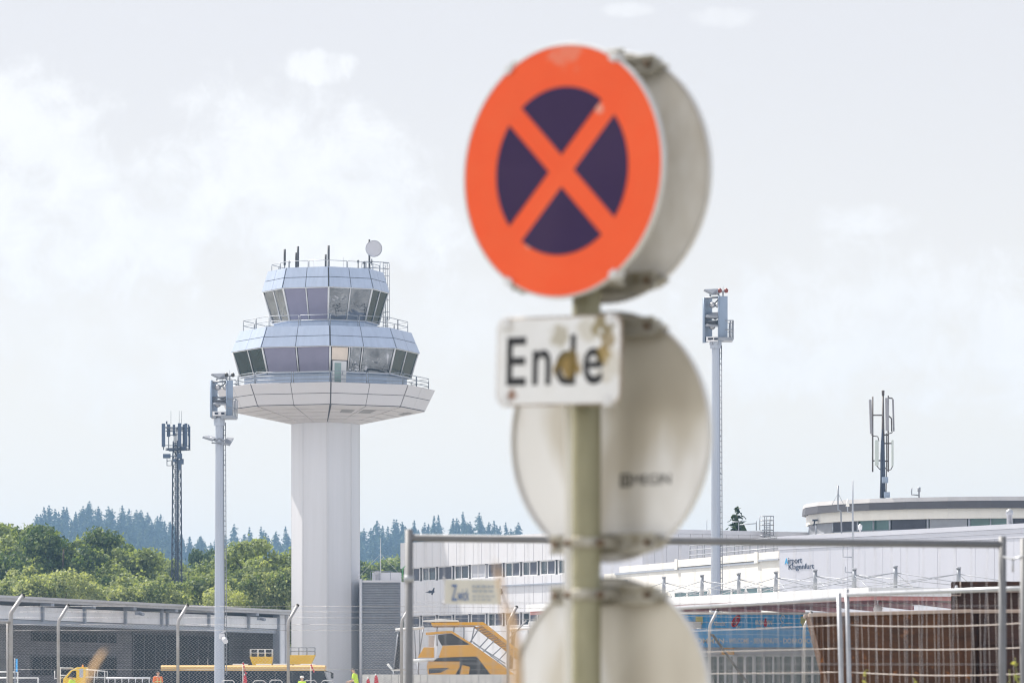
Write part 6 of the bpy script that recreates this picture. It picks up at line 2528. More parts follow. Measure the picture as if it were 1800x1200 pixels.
def wheel(root, c, r, w=0.3):
    mb = MB()
    mb.lathe([(r * 0.6, -w / 2), (r * 0.95, -w / 2), (r, -w / 2 + 0.04), (r, w / 2 - 0.04), (r * 0.95, w / 2), (r * 0.6, w / 2)], c, UY, 24)
    wl_ = mb.build('wheel', m_blk2, root)
    mb = MB()
    mb.lathe([(r * 0.58, -w / 2 - 0.01), (r * 0.5, -w / 2 + 0.03), (r * 0.2, -w / 2 - 0.02), (0.02, -w / 2 - 0.02)], c, UY, 20)
    mb.build('rim', m_rail, wl_)


def beacon_lamp(root, p):
    mb = MB()
    mb.lathe([(0.07, 0.0), (0.07, 0.04), (0.055, 0.05), (0.055, 0.14), (0.02, 0.17)], p, UZ, 12)
    mb.build('beacon', mat('amber_beacon', (0.8, 0.30, 0.02), 0.3), root)


# long apron bus
YBu = 349.0
bx0, bx1 = X(282.5, YBu), X(583, YBu)
zr_ = Z(1168.5, YBu)
bus = thing('apron_bus', ((bx0 + bx1) / 2, YBu, GZ), 'long amber-roofed apron bus with dark windows on the airfield', 'bus')
prof = [(GZ + 0.35, 0.0), (zr_ - 0.95, 0.0)]
mb = MB()
mb.prism([(0, GZ + 0.3), (bx1 - bx0 - 0.3, GZ + 0.3), (bx1 - bx0 - 0.1, GZ + 0.7), (bx1 - bx0 - 0.2, GZ + 0.9), (0, GZ + 0.9)], (bx0, YBu, 0), UX, UZ, UY, 0, 2.9)
mb.build('body', m_wht, bus, bevel=0.05)
mb = MB()
mb.prism([(0.04, GZ + 0.902), (bx1 - bx0 - 0.23, GZ + 0.902), (bx1 - bx0 - 0.65, zr_ - 0.452), (0.04, zr_ - 0.452)], (bx0, YBu + 0.03, 0), UX, UZ, UY, 0, 2.84)
mb.build('window_band', m_bwin, bus)
mb = MB()
L = bx1 - bx0
sec = [(0.0, zr_ - 0.45), (-0.02, zr_ - 0.25), (0.06, zr_ - 0.10), (0.35, zr_), (2.55, zr_), (2.84, zr_ - 0.10), (2.92, zr_ - 0.25), (2.9, zr_ - 0.45)]
vs = []
for (x, sx_) in ((0.0, 0.98), (0.25, 1.0), (L - 0.9, 1.0), (L - 0.55, 0.97)):
    for (y, z) in sec:
        vs.append((bx0 + x, YBu + y, zr_ - 0.45 + (z - zr_ + 0.45) * sx_))
fs = []
ns = len(sec)
for i in range(3):
    for j in range(ns):
        j2 = (j + 1) % ns
        fs.append((i * ns + j, i * ns + j2, (i + 1) * ns + j2, (i + 1) * ns + j))
fs.append(tuple(range(ns)))
fs.append(tuple(range(3 * ns, 4 * ns)))
mb.add(vs, fs)
rfb = mb.build('roof', m_bamb, bus, bevel=0.02)
for px in (421, 462, 492, 540):
    mb = MB()
    mb.box((X(px, YBu), YBu + 1.2, zr_ + 0.06), (1.2, 1.4, 0.12))
    mb.build('roof_hatch', m_wht, rfb, bevel=0.05)
for i in range(9):
    mb = MB()
    x = bx0 + 0.9 + i * (L - 2.0) / 8.5
    mb.obox((0, 0, 0), UX, UY, UZ, (x - 0.05, x + 0.05), (YBu - 0.01, YBu + 0.028), (GZ + 0.91, zr_ - 0.46))
    mb.build('window_pillar', m_chas, bus)
for x in (bx0 + 2.2, bx1 - 3.0):
    wheel(bus, (x, YBu + 0.12, GZ + 0.5), 0.5)
    wheel(bus, (x, YBu + 2.75, GZ + 0.5), 0.5)
mb = MB()
mb.tube([(bx1 - 0.5, YBu - 0.02, zr_ - 0.5), (bx1 - 0.1, YBu - 0.3, zr_ - 0.55), (bx1 + 0.02, YBu - 0.35, zr_ - 0.6)], 0.04, 6)
mb.box((bx1 + 0.05, YBu - 0.38, zr_ - 0.85), (0.22, 0.10, 0.45))
mb.build('wing_mirror', m_chas, bus, bevel=0.03)
mb = MB()
for px in (345, 362):
    mb.tube([(X(px, YBu), YBu + 2, zr_), (X(px, YBu), YBu + 2, zr_ + 0.55)], 0.03, 5)
mb.build('antenna', m_rail, rfb)


# two yellow work baskets standing behind the bus
def basket(px0, px1, y0, y1, slantl, slantr, lbl, m_, rails):
    Y = 356.0
    x0, x1 = X(px0, Y), X(px1, Y)
    zt, zb = Z(y0, Y), Z(y1, Y)
    root = thing('work_platform', ((x0 + x1) / 2, Y, GZ), lbl, 'work platform', 'yellow work platforms behind the bus')
    mb = MB()
    mb.prism([(x0 + slantl, zb), (x1 - slantr, zb), (x1, zt), (x0, zt)], (0, Y, 0), UX, UZ, UY, 0, 1.4)
    tb = mb.build('basket', m_, root, bevel=0.03)
    for f in (0.33, 0.66):
        mb = MB()
        x = x0 + (x1 - x0) * f
        mb.obox((0, 0, 0), UX, UY, UZ, (x - 0.03, x + 0.03), (Y - 0.04, Y - 0.002), (zb + 0.05, zt - 0.03))
        mb.build('rib', m_, tb)
    mb = MB()
    xs_ = np.linspace(x0 + 0.05, x1 - 0.05, 4)
    for x in xs_:
        for dy in (0.05, 1.35):
            mb.tube([(x, Y + dy, zt - 0.05), (x, Y + dy, zt + 0.62)], 0.028, 5)
    for z in (0.32, 0.62):
        mb.tube([(x0 + 0.05, Y + 0.05, zt + z), (x1 - 0.05, Y + 0.05, zt + z), (x1 - 0.05, Y + 1.35, zt + z), (x0 + 0.05, Y + 1.35, zt + z)], 0.028, 5, closed=True)
    mb.build('guard_rail', rails, root)
    mb = MB()
    for (a, b) in ((0.1, 0.9), (0.9, 0.1)):
        mb.tube([(x0 + (x1 - x0) * a, Y + 0.4, GZ + 0.6), (x0 + (x1 - x0) * b, Y + 0.4, zb)], 0.07, 6)
        mb.tube([(x0 + (x1 - x0) * a, Y + 1.0, GZ + 0.6), (x0 + (x1 - x0) * b, Y + 1.0, zb)], 0.07, 6)
    mb.build('scissor_legs', m_chas, root)
    mb = MB()
    mb.obox((0, 0, 0), UX, UY, UZ, (x0 - 0.1, x1 + 0.1), (Y, Y + 1.4), (GZ + 0.3, GZ + 0.6))
    ch = mb.build('chassis', m_yel, root, bevel=0.04)
    for x in (x0 + 0.2, x1 - 0.2):
        wheel(root, (x, Y + 0.02, GZ + 0.3), 0.3, 0.2)
        wheel(root, (x, Y + 1.38, GZ + 0.3), 0.3, 0.2)
    return root


basket(438.5, 479, 1153.5, 1168, 0.25, 0.1, 'yellow tub-shaped work platform over the bus roof, left of the bent fence post', m_yel2, m_mull)
basket(509, 554, 1150.5, 1167, 0.0, 0.35, 'yellow work platform over the bus roof in front of the tower shaft', m_yel2, m_rail)

# small yellow loader truck on the left
YT = 258.0
k = YT / F
tr = thing('loader_truck', (X(140, YT), YT, GZ), 'yellow loader truck cab with white tubular cage and long bed', 'truck')
Xt = lambda px: X(px, YT)
Zt_ = lambda py: Z(py, YT)
mb = MB()
mb.prism([(Xt(108), GZ + 0.5), (Xt(150.5), GZ + 0.5), (Xt(150.5), Zt_(1172)), (Xt(135), Zt_(1172)), (Xt(124), Zt_(1178)), (Xt(111), Zt_(1193))], (0, YT, 0), UX, UZ, UY, 0, 1.7)
cb = mb.build('cab', m_yel2, tr, bevel=0.04)
mb = MB()
a, b = (Xt(112.5) - 0.02, Zt_(1192)), (Xt(124) - 0.02, Zt_(1179))
mb.hexa([(a[0], YT + 0.1, a[1]), (a[0] + 0.01, YT + 1.6, a[1]), (b[0] + 0.01, YT + 1.6, b[1]), (b[0], YT + 0.1, b[1]), (a[0] - 0.03, YT + 0.1, a[1] + 0.02), (a[0] - 0.02, YT + 1.6, a[1] + 0.02), (b[0] - 0.02, YT + 1.6, b[1] + 0.02), (b[0] - 0.03, YT + 0.1, b[1] + 0.02)])
mb.build('windscreen', glass_mat('pale_windscreen', (0.55, 0.58, 0.60), rough=0.1), cb)
mb = MB()
mb.prism(rrect(0.115, 0.27, 0.05), (Xt(143), YT - 0.012, Zt_(1182)), UX, UZ, UY, 0, 0.012)
w_ = mb.build('window', glass_mat('pale_side_glass', (0.42, 0.44, 0.50), rough=0.08), cb)
mb = MB()
mb.prism([(Xt(118), Zt_(1190)), (Xt(134), Zt_(1190)), (Xt(134), Zt_(1178)), (Xt(127), Zt_(1178.5))], (0, YT - 0.012, 0), UX, UZ, UY, 0, 0.012)
mb.build('window', m_bwin, cb)
mb = MB()
for pts in ([(101, 1200), (101, 1173), (124, 1173)], [(150, 1176), (184, 1179), (184, 1200)], [(150, 1189), (184, 1190)], [(167, 1177), (165, 1200)], [(96, 1178), (96, 1192), (106, 1190)], [(101, 1186), (116, 1186)]):
    for dy in (0.0, 1.6):
        mb.tube([(Xt(px), YT + 0.05 + dy, Zt_(py)) for px, py in pts], 0.035, 6)
mb.build('tube_cage', m_wht, tr)
mb = MB()
mb.obox((0, 0, 0), UX, UY, UZ, (Xt(152), Xt(266)), (YT + 0.2, YT + 1.5), (GZ + 0.6, Zt_(1193)))
mb.build('bed', m_chas, tr, bevel=0.03)
mb = MB()
mb.tube([(Xt(186), YT + 0.1, Zt_(1191)), (Xt(264), YT + 0.1, Zt_(1190.5))], 0.06, 6)
for px in range(190, 266, 12):
    mb.tube([(Xt(px), YT + 0.1, Zt_(1191)), (Xt(px), YT + 0.1, Zt_(1199))], 0.03, 5)
mb.build('bed_rail', m_hallpan, tr)
for px in (116, 142, 245):
    wheel(tr, (Xt(px), YT + 0.15, GZ + 0.38), 0.38, 0.25)

beacon_lamp(cb, Vector((Xt(143), YT + 0.85, Zt_(1172))))
# yellow passenger stairs
Yv = 300.0
Xv = lambda px: X(px, Yv)
Zv = lambda py: Z(py, Yv)
st = thing('passenger_stairs', (Xv(830), Yv, GZ), 'yellow canopied aircraft passenger stairs vehicle behind the low white wall', 'stairs vehicle')
Wd = 2.3


def side(poly, t0, t1, name, m_, parent=st, bevel=0.02):
    mb = MB()
    mb.prism([(Xv(px), Zv(py)) for px, py in poly], (0, Yv, 0), UX, UZ, UY, t0, t1)
    return mb.build(name, m_, parent, bevel=bevel)


cp_ = side([(757, 1093.5), (849, 1092.5), (853, 1095), (924, 1151), (924, 1156), (846, 1098.5), (760, 1099.5)], 0, Wd, 'canopy', m_yel)
side([(760, 1099.8), (833, 1099.2), (838, 1100.6), (846, 1098.8), (923.5, 1156.5), (906, 1158), (884, 1140), (832, 1101.5), (762, 1102)], 0.06, 0.16, 'canopy_side', m_brown, cp_)
mb = MB()
for i in range(16):
    f = i / 15
    a = Vector((Xv(836 + (905 - 836) * f), Yv + 0.05, Zv(1103 + (1156 - 1103) * f)))
    b = Vector((Xv(848 + (918 - 848) * f), Yv + 0.05, Zv(1099.5 + (1153 - 1099.5) * f)))
    mb.tube([a, b], 0.035, 4)
mb.build('canopy_ribs', m_yel, cp_)
side([(743, 1090), (775, 1087), (806, 1089.5), (806, 1092.3), (757, 1092.3), (743, 1091.5)], 0.1, Wd - 0.1, 'canopy_lid', m_cream, cp_)
side([(778, 1134), (832, 1132.5), (907, 1186), (903, 1200), (874, 1200), (838, 1153), (771, 1155)], 0.0, 0.08, 'side_panel', m_yel)
side([(778, 1134), (832, 1132.5), (907, 1186), (903, 1200), (874, 1200), (838, 1153), (771, 1155)], Wd - 0.08, Wd, 'side_panel', m_yel)
side([(734, 1155), (745, 1137), (763, 1137), (763, 1155)], 0.0, 0.9, 'side_panel', m_yel)
side([(748, 1111), (793, 1107.5), (796, 1109), (832, 1132), (828, 1133.5), (793, 1111.5), (749, 1115)], 0.0, 0.1, 'hand_rail', m_yel)
side([(748, 1111), (793, 1107.5), (796, 1109), (832, 1132), (828, 1133.5), (793, 1111.5), (749, 1115)], Wd - 0.1, Wd, 'hand_rail', m_yel)
side([(752, 1116), (766, 1115), (766, 1135), (752, 1136)], Wd - 0.5, Wd - 0.2, 'end_screen', m_fascia)
for (a, b) in (((834, 1099), (828, 1128)), ((842, 1103), (826, 1128)), ((858, 1120), (840, 1140)), ((868, 1126), (848, 1146)), ((880, 1138), (860, 1156)), ((890, 1145), (872, 1164)), ((768, 1101), (768, 1134)), ((798, 1100), (797, 1110)), ((815, 1101), (815, 1124)), ((830, 1126), (890, 1172)), ((832, 1129), (888, 1165))):
    for dy in (0.05, Wd - 0.05):
        mb = MB()
        mb.tube([(Xv(a[0]), Yv + dy, Zv(a[1])), (Xv(b[0]), Yv + dy, Zv(b[1]))], 0.035, 5)
        mb.build('stanchion', m_rail, st)

side([(766, 1115), (793, 1112), (826, 1132), (776, 1133.5)], Wd * 0.5, Wd * 0.5 + 0.1, 'screen', m_chas)
mb = MB()
for i in range(18):
    f = i / 18
    x, z = Xv(833 + (900 - 833) * f), Zv(1150 + (1198 - 1150) * f)
    mb.obox((0, 0, 0), UX, UY, UZ, (x, x + 0.30), (Yv + 0.09, Yv + Wd - 0.09), (z - 0.05, z))
mb.build('stair_treads', m_rail, st)
mb = MB()
mb.obox((0, 0, 0), UX, UY, UZ, (Xv(770), Xv(838)), (Yv + 0.09, Yv + Wd - 0.09), (Zv(1153), Zv(1151.5)))
mb.build('landing', m_rail, st)
side([(765, 1105), (771, 1105), (767, 1158), (761, 1158)], 0.12, 0.30, 'strut', m_hallpan)
for dy in (0.0, Wd):
    mb = MB()
    mb.tube([(Xv(726), Yv + dy, Zv(1161)), (Xv(764), Yv + dy, Zv(1157.5))], 0.10, 8)
    mb.build('boom', m_wht, st)
side([(753, 1174), (765, 1156), (832, 1152), (845, 1156), (868, 1188), (753, 1188)], Wd * 0.55, Wd * 0.7, 'underframe', m_chas)
side([(765, 1156), (832, 1152), (845, 1156), (868, 1186), (855, 1186), (838, 1160), (765, 1161)], 0.14, Wd - 0.14, 'chassis', m_chas)
bo = side([(752, 1161.5), (808, 1161.5), (808, 1171), (800, 1186), (752, 1186), (750, 1170)], 0.2, Wd - 0.2, 'engine_box', m_yel, bevel=0.04)
side([(754, 1174), (790, 1173), (775, 1181), (754, 1183)], 0.17, 0.198, 'vent', m_chas, bo)
side([(812, 1168), (826, 1171), (824, 1184), (808, 1186)], 0.2, Wd - 0.2, 'tool_box', m_yel, bevel=0.03)
for px in (768, 842):
    for dy in (0.1, Wd - 0.1):
        wheel(st, (Xv(px), Yv + dy, GZ + 0.45), 0.45, 0.25)


def gantry(px, lbl):
    root = thing('steel_gantry', (Xv(px), Yv + 3, GZ), lbl, 'gantry', 'gantries beside the passenger stairs')
    Yg = Yv + 3
    Xg = lambda p: X(p + px - 700, Yg)
    Zg = lambda p: Z(p, Yg)
    mb = MB()
    mb.prism([(Xg(699.5), Zg(1110)), (Xg(706.5), Zg(1110)), (Xg(701), Zg(1176)), (Xg(692), Zg(1176))], (0, Yg, 0), UX, UZ, UY, 0, 0.5)
    mb.build('leg', m_chas, root)
    mb = MB()
    mb.tube([(Xg(700), Yg - 0.05, Zg(1110)), (Xg(692), Yg - 0.05, Zg(1175))], 0.06, 6)
    mb.build('edge_tube', m_rail, root)
    mb = MB()
    mb.tube([(Xg(695), Yg, Zg(1106.5)), (Xg(745), Yg, Zg(1102.5))], 0.10, 8)
    mb.tube([(Xg(681), Yg, Zg(1166)), (Xg(690), Yg, Zg(1177)), (Xg(716), Yg, Zg(1175.5))], 0.08, 8)
    mb.build('boom', m_wht, root)
    mb = MB()
    for (a, b) in (((728, 1104), (731, 1160)), ((737, 1104), (738, 1150)), ((744, 1104), (736, 1155))):
        mb.tube([(Xg(a[0]), Yg + 0.2, Zg(a[1])), (Xg(b[0]), Yg + 0.2, Zg(b[1]))], 0.045, 5)
    mb.tube([(Xg(692), Yg + 0.3, Zg(1176)), (Xg(692), Yg + 0.3, GZ)], 0.08, 6)
    mb.tube([(Xg(735), Yg + 0.3, Zg(1160)), (Xg(735), Yg + 0.3, GZ)], 0.08, 6)
    mb.build('uprights', m_rail, root)
    return root


gantry(700, 'white-armed steel gantry left of the passenger stairs, beside the blurred fence upright')
gantry(900, 'white-armed steel gantry right of the passenger stairs, against the road sign')
# pale container whose corner shows beside the lowest sign
cr_ = thing('white_container', (X(965, 306), 306, GZ), 'white box container whose corner shows just left of the lowest road sign', 'container')
mb = MB()
mb.obox((0, 0, 0), UX, UY, UZ, (X(929, 306), X(1010, 306)), (306, 309), (GZ + 0.3, Z(1091.5, 306)))
mb.build('body', m_wht, cr_, bevel=0.05)
mb = MB()
for px in range(932, 1010, 6):
    mb.obox((0, 0, 0), UX, UY, UZ, (X(px, 306), X(px + 2.5, 306)), (305.96, 305.998), (GZ + 0.4, Z(1095, 306)))
mb.build('side_ribs', m_hallpan, cr_)

# low white panelled wall in front of the stairs
YW = 288.0
ww = thing('panel_wall', (X(800, YW), YW, GZ), 'low white wall of upright panels in front of the passenger stairs', 'wall')
mb = MB()
mb.obox((0, 0, 0), UX, UY, UZ, (X(636, YW), X(925, YW)), (YW + 0.02, YW + 0.2), (GZ - 0.1, Z(1184.5, YW)))
mb.build('wall', m_conc, ww)
mb = MB()
x = X(637, YW)
while x < X(924, YW):
    mb.obox((0, 0, 0), UX, UY, UZ, (x + 0.015, x + 0.47), (YW - 0.03, YW + 0.019), (GZ, Z(1185.2, YW)))
    x += 0.49
mb.build('panels', mat('dirty_white_panel', (0.60, 0.58, 0.55), 0.7, var=0.15, scale=1.5, col2=(0.42, 0.41, 0.40), alt=0.6, altscale=1.2), ww)['kind'] = 'thing'


def cart(px, Y, y, lbl):
    root = thing('luggage_cart', (X(px, Y), Y, GZ), lbl, 'luggage cart', 'luggage carts with grey hoops')
    x = X(px, Y)
    zt = Z(y, Y)
    mb = MB()
    hwd = 0.33
    mb.tube([(x - hwd, Y, GZ + 0.4), (x - hwd, Y, zt - 0.1), (x - hwd + 0.1, Y, zt), (x + hwd - 0.1, Y, zt), (x + hwd, Y, zt - 0.1), (x + hwd, Y, GZ + 0.4)], 0.024, 8)
    mb.tube([(x - hwd, Y, zt - 0.35), (x + hwd, Y, zt - 0.35)], 0.025, 6)
    mb.build('hoop', m_hallroof, root)
    mb = MB()
    mb.box((x, Y + 0.7, GZ + 0.36), (0.9, 1.6, 0.1))
    mb.build('bed', m_chas, root, bevel=0.02)
    for dx in (-0.4, 0.4):
        for dy in (0.15, 1.25):
            wheel(root, (x + dx, Y + dy, GZ + 0.17), 0.17, 0.1)
    return root


cart(401, 225, 1195.0, 'grey-hooped luggage cart at the foot of the floodlight mast')
cart(456, 225, 1195.5, 'grey-hooped luggage cart before the bus, second from the floodlight mast')
cart(485, 225, 1194.5, 'grey-hooped luggage cart before the bus, just left of the bent fence post')
cart(545, 222, 1195.0, 'grey-hooped luggage cart below the front half of the bus')
cart(576, 222, 1195.5, 'grey-hooped luggage cart nearest the man in the yellow-green shirt')

# red and white marker poles, blue sign pole, rails at the left
def marker(px, y0, y1, Y, lbl, flag):
    root = thing('marker_pole', (X(px, Y), Y, GZ), lbl, 'marker pole', 'red and white marker poles')
    mb = MB()
    p = P(px, y0, Y)
    mb.tube([(p.x, Y, GZ), p], 0.025, 6)
    mb.build('pole', m_wht, root)
    mb = MB()
    if flag:
        mb.prism([(0.02, -0.05), (0.10, -0.15), (0.16, -0.45), (0.06, -0.6), (-0.06, -0.55), (-0.05, -0.2)], p, UX, UZ, UY, -0.04, 0.04)
    else:
        for i in range(4):
            a = P(px + i * 1.5, y0 + 1 + i * (y1 - y0) / 4, Y - 0.05)
            mb.tube([a, a - UZ * 0.12 + UX * 0.04], 0.045, 6)
    mb.build('flag' if flag else 'red_band', m_redv, root)


marker(427, 1163, 1185, 240, 'thin red and white marker pole over the bus right of the floodlight mast', False)
marker(429.5, 1183, 1196, 238, 'short pole with a crimson flag before the bus', True)
marker(546.5, 1166, 1180, 240, 'thin red and white marker pole over the front half of the bus', False)
marker(660, 1183, 1196, 216, 'tall crimson flag beside the man in the yellow-green shirt', True)
marker(646, 1189, 1200, 216, 'short red flag beside the man in the yellow-green shirt', True)
sp = thing('blue_sign_post', (X(28, 130), 130, GZ), 'thin post with a narrow blue plate behind the left gate', 'sign')
mb = MB()
mb.tube([(X(26.5, 130), 130, GZ), (X(26.5, 130), 130, Z(1156, 130))], 0.02, 6)
mb.build('post', m_rail, sp)
mb = MB()
mb.box((X(29.5, 130), 130, (Z(1157, 130) + Z(1180, 130)) / 2), (0.035, 0.2, Z(1157, 130) - Z(1180, 130)))
mb.build('plate', m_blue, sp)
gr_ = thing('guard_rail', (X(45, 150), 150, GZ), 'low white tubular guard rail behind the left gate', 'guard rail')
mb = MB()
for y in (1180, 1190.5):
    mb.tube([(X(-20, 150), 150, Z(y, 150)), (X(31 if y < 1185 else 67, 150), 150, Z(y, 150))], 0.03, 6)
for px in (13, 31, 67):
    mb.tube([(X(px, 150), 150, GZ), (X(px, 150), 150, Z(1180 if px < 40 else 1190, 150))], 0.03, 6)
mb.build('rail', m_wht, gr_)

# ------------------------------------------------------------------ people
m_skin = mat('skin', (0.55, 0.33, 0.24), 0.5, var=0.05)
m_hair = mat('dark_hair', (0.02, 0.016, 0.013), 0.6)


def skinned(name, chains, material, parent, sub=1):
    """one continuous skin grown over a joint skeleton. chains: list of [(pos, radius), ...] sharing joints by position."""
    vs, es, rs, idx = [], [], [], {}
    for ch in chains:
        prev = None
        for p, r in ch:
            key = tuple(round(c, 4) for c in p)
            if key not in idx:
                idx[key] = len(vs)
                vs.append(p)
                rs.append(r)
            i = idx[key]
            if prev is not None and prev != i:
                es.append((prev, i))
            prev = i
    me = bpy.data.meshes.new(name)
    me.from_pydata(vs, es, [])
    ob = bpy.data.objects.new(name, me)
    COL.objects.link(ob)
    sm = ob.modifiers.new('skin', 'SKIN')
    for i, r in enumerate(rs):
        sv = me.skin_vertices[0].data[i]
        sv.radius = (r, r) if not isinstance(r, tuple) else r
        sv.use_root = (i == 0)
    ss = ob.modifiers.new('sub', 'SUBSURF')
    ss.levels = ss.render_levels = sub + 1
    bpy.context.view_layer.update()
    m2 = bpy.data.meshes.new_from_object(ob.evaluated_get(bpy.context.evaluated_depsgraph_get()))
    m2.polygons.foreach_set('use_smooth', [True] * len(m2.polygons))
    m2.materials.clear()
    m2.materials.append(material)
    bpy.data.objects.remove(ob)
    o2 = bpy.data.objects.new(name, m2)
    COL.objects.link(o2)
    o2.parent = parent
    return o2


def person(px, Y, ytop, face, lbl, shirt, trousers, arms, hat=None, lean=0.0, vest=None, hairm=None):
    """face: heading in degrees (0 = away from the camera, 180 = toward). arms: (elbow L, hand L, elbow R, hand R) offsets from each shoulder."""
    zt = Z(ytop, Y)
    zf = max(GZ, zt - 1.78)
    root = thing('person', (X(px, Y), Y, zf), lbl, 'person')
    root.rotation_euler = (0, 0, R(-face))
    s = (zt - zf) / 1.76
    V = lambda x, y, z: (x * s, (y + lean * max(0, z - 0.95)) * s, z * s)
    hip, chest, neck = V(0, 0, 0.96), V(0, 0.0, 1.30), V(0, 0.01, 1.50)
    head0, head1, crown_ = V(0, 0.025, 1.57), V(0, 0.03, 1.65), V(0, 0.015, 1.72)
    ch = [[(hip, (0.15, 0.11)), (V(0, 0, 1.12), (0.135, 0.10)), (chest, (0.16, 0.11)), (V(0, 0, 1.43), (0.12, 0.085)), (neck, 0.055), (head0, (0.062, 0.08)), (head1, (0.075, 0.092)), (crown_, (0.06, 0.07))]]
    sh = []
    for i, sx_ in enumerate((-1, 1)):
        S = V(sx_ * 0.19, 0, 1.42)
        e, h = arms[2 * i], arms[2 * i + 1]
        E = V(sx_ * 0.19 + e[0], e[1], 1.42 + e[2])
        Hh = V(sx_ * 0.19 + h[0], h[1], 1.42 + h[2])
        d = Vector(Hh) - Vector(E)
        d.normalize()
        pal = tuple(Vector(Hh) + d * 0.07 * s)
        ch.append([(V(0, 0, 1.43), (0.12, 0.085)), (S, 0.058), (E, 0.042), (Hh, 0.027), (pal, (0.038, 0.018))])
        sh.append((S, E, Hh, d, pal))
        K = V(sx_ * 0.10, 0.03, 0.50)
        A = V(sx_ * 0.11, -0.01, 0.09)
        ch.append([(hip, (0.15, 0.11)), (V(sx_ * 0.09, 0, 0.86), 0.085), (K, 0.056), (A, 0.04), (V(sx_ * 0.12, 0.16, 0.04), (0.045, 0.03))])
    body = skinned('body', ch, m_skin, root)
    # five fingers on each hand, nose and ears, joined into the body mesh
    mb = MB()
    for (S, E, Hh, d, pal) in sh:
        side_ = d.orthogonal().normalized()
        nrm_ = d.cross(side_)
        for q_, (o_, ln) in enumerate(((-0.03, 0.055), (-0.010, 0.075), (0.010, 0.08), (0.030, 0.07))):
            b0 = Vector(pal) + side_ * o_ * s
            mb.tube([b0, b0 + d * ln * 0.55 * s + nrm_ * 0.006, b0 + d * ln * s + nrm_ * 0.022], [0.010, 0.0085, 0.006], 6)
        t0_ = Vector(Hh) + side_ * 0.03 * s + d * 0.03 * s
        mb.tube([t0_, t0_ + side_ * 0.03 * s + d * 0.03 * s, t0_ + side_ * 0.035 * s + d * 0.06 * s], [0.012, 0.010, 0.007], 6)
    hc = Vector(head1)
    mb.tube([hc + Vector((0, 0.085, 0.02)) * s, hc + Vector((0, 0.115, -0.02)) * s, hc + Vector((0, 0.09, -0.03)) * s], [0.010, 0.016, 0.010], 6)
    for sx_ in (-1, 1):
        mb.tube([hc + Vector((sx_ * 0.075, 0.0, 0.03)) * s, hc + Vector((sx_ * 0.088, -0.01, 0.0)) * s, hc + Vector((sx_ * 0.075, 0.0, -0.03)) * s], [0.008, 0.014, 0.008], 6)
    bm = bmesh.new()
    bm.from_mesh(body.data)
    tmp = bpy.data.meshes.new('tmp')
    tmp.from_pydata(mb.v, [], mb.f)
    bm.from_mesh(tmp)
    bm.to_mesh(body.data)
    bm.free()
    bpy.data.meshes.remove(tmp)
    eb = MB()
    for sx_ in (-1, 1):
        eb.lathe([(0.002, -0.008), (0.011, 0.0), (0.002, 0.008)], hc + Vector((sx_ * 0.032, 0.088, 0.015)) * s, UY, 8)
    eo = eb.build('eyes', m_hair)
    eo.parent = root
    # clothes follow the body a little outside it
    g = 0.022
    cl_ = [[(V(0, 0, 0.90), (0.165, 0.125)), (V(0, 0, 1.12), (0.16, 0.12)), (chest, (0.18, 0.128)), (V(0, 0, 1.43), (0.135, 0.10)), (V(0, 0.005, 1.475), (0.085, 0.07))]]
    for (S, E, Hh, d, pal) in sh:
        cl_.append([(V(0, 0, 1.43), (0.135, 0.10)), (S, 0.078), (tuple(Vector(S).lerp(Vector(E), 0.85)), 0.066)])
    sh_ = skinned('shirt', cl_, shirt, root)
    cl_ = [[(V(0, 0, 1.0), (0.155, 0.115)), (hip, (0.165, 0.125)), (V(0, 0, 0.90), (0.16, 0.12))]]
    for sx_ in (-1, 1):
        cl_.append([(V(0, 0, 0.90), (0.16, 0.12)), (V(sx_ * 0.09, 0, 0.80), 0.10), (V(sx_ * 0.10, 0.03, 0.50), 0.075), (V(sx_ * 0.11, -0.01, 0.10), 0.06)])
    skinned('trousers', cl_, trousers, root)
    skinned('hair', [[(tuple(hc + Vector((0, -0.03, -0.03)) * s), (0.075, 0.075)), (tuple(hc + Vector((0, -0.02, 0.05)) * s), (0.085, 0.098)), (tuple(hc + Vector((0, -0.01, 0.10)) * s), (0.06, 0.07))]], hairm or m_hair, root)
    if vest:
        mbv = MB()
        for z in (1.06, 1.22):
            ring_ = [Vector(V(0.185 * math.cos(t), 0.14 * math.sin(t), z)) for t in np.linspace(0, 2 * math.pi, 20, endpoint=False)]
            mbv.tube(ring_, 0.024, 6, closed=True)
        for sx_ in (-1, 1):
            mbv.tube([V(sx_ * 0.10, 0.135, 1.0), V(sx_ * 0.10, 0.135, 1.35), V(sx_ * 0.10, 0.0, 1.475), V(sx_ * 0.10, -0.13, 1.35), V(sx_ * 0.10, -0.13, 1.0)], 0.02, 6)
        vo = mbv.build('reflective_bands', vest)
        vo.parent = root
    if hat:
        mbh = MB()
        mbh.lathe([(0.115, -0.01), (0.112, 0.02), (0.10, 0.07), (0.05, 0.10), (0.01, 0.105)], hc + Vector((0, 0, 0.04)) * s, UZ, 18)
        ho = mbh.build('helmet', hat)
        ho.parent = root
    # what the feet stand on
    if zf > GZ + 0.05:
        dk = thing('loading_step', (X(px, Y), Y, GZ), 'low steel step under the person: ' + lbl.split(' standing')[0][:40], 'step')
        mb = MB()
        mb.box((X(px, Y), Y, zf - 0.04), (1.2, 0.9, 0.08))
        for dx in (-0.5, 0.5):
            for dy in (-0.35, 0.35):
                mb.tube([(X(px, Y) + dx, Y + dy, GZ), (X(px, Y) + dx, Y + dy, zf - 0.05)], 0.03, 6)
        mb.build('deck', m_rail, dk)
        dk['label'] = 'low steel step under the ' + lbl.split(' standing')[0].replace('person in ', 'person with ')
    return root


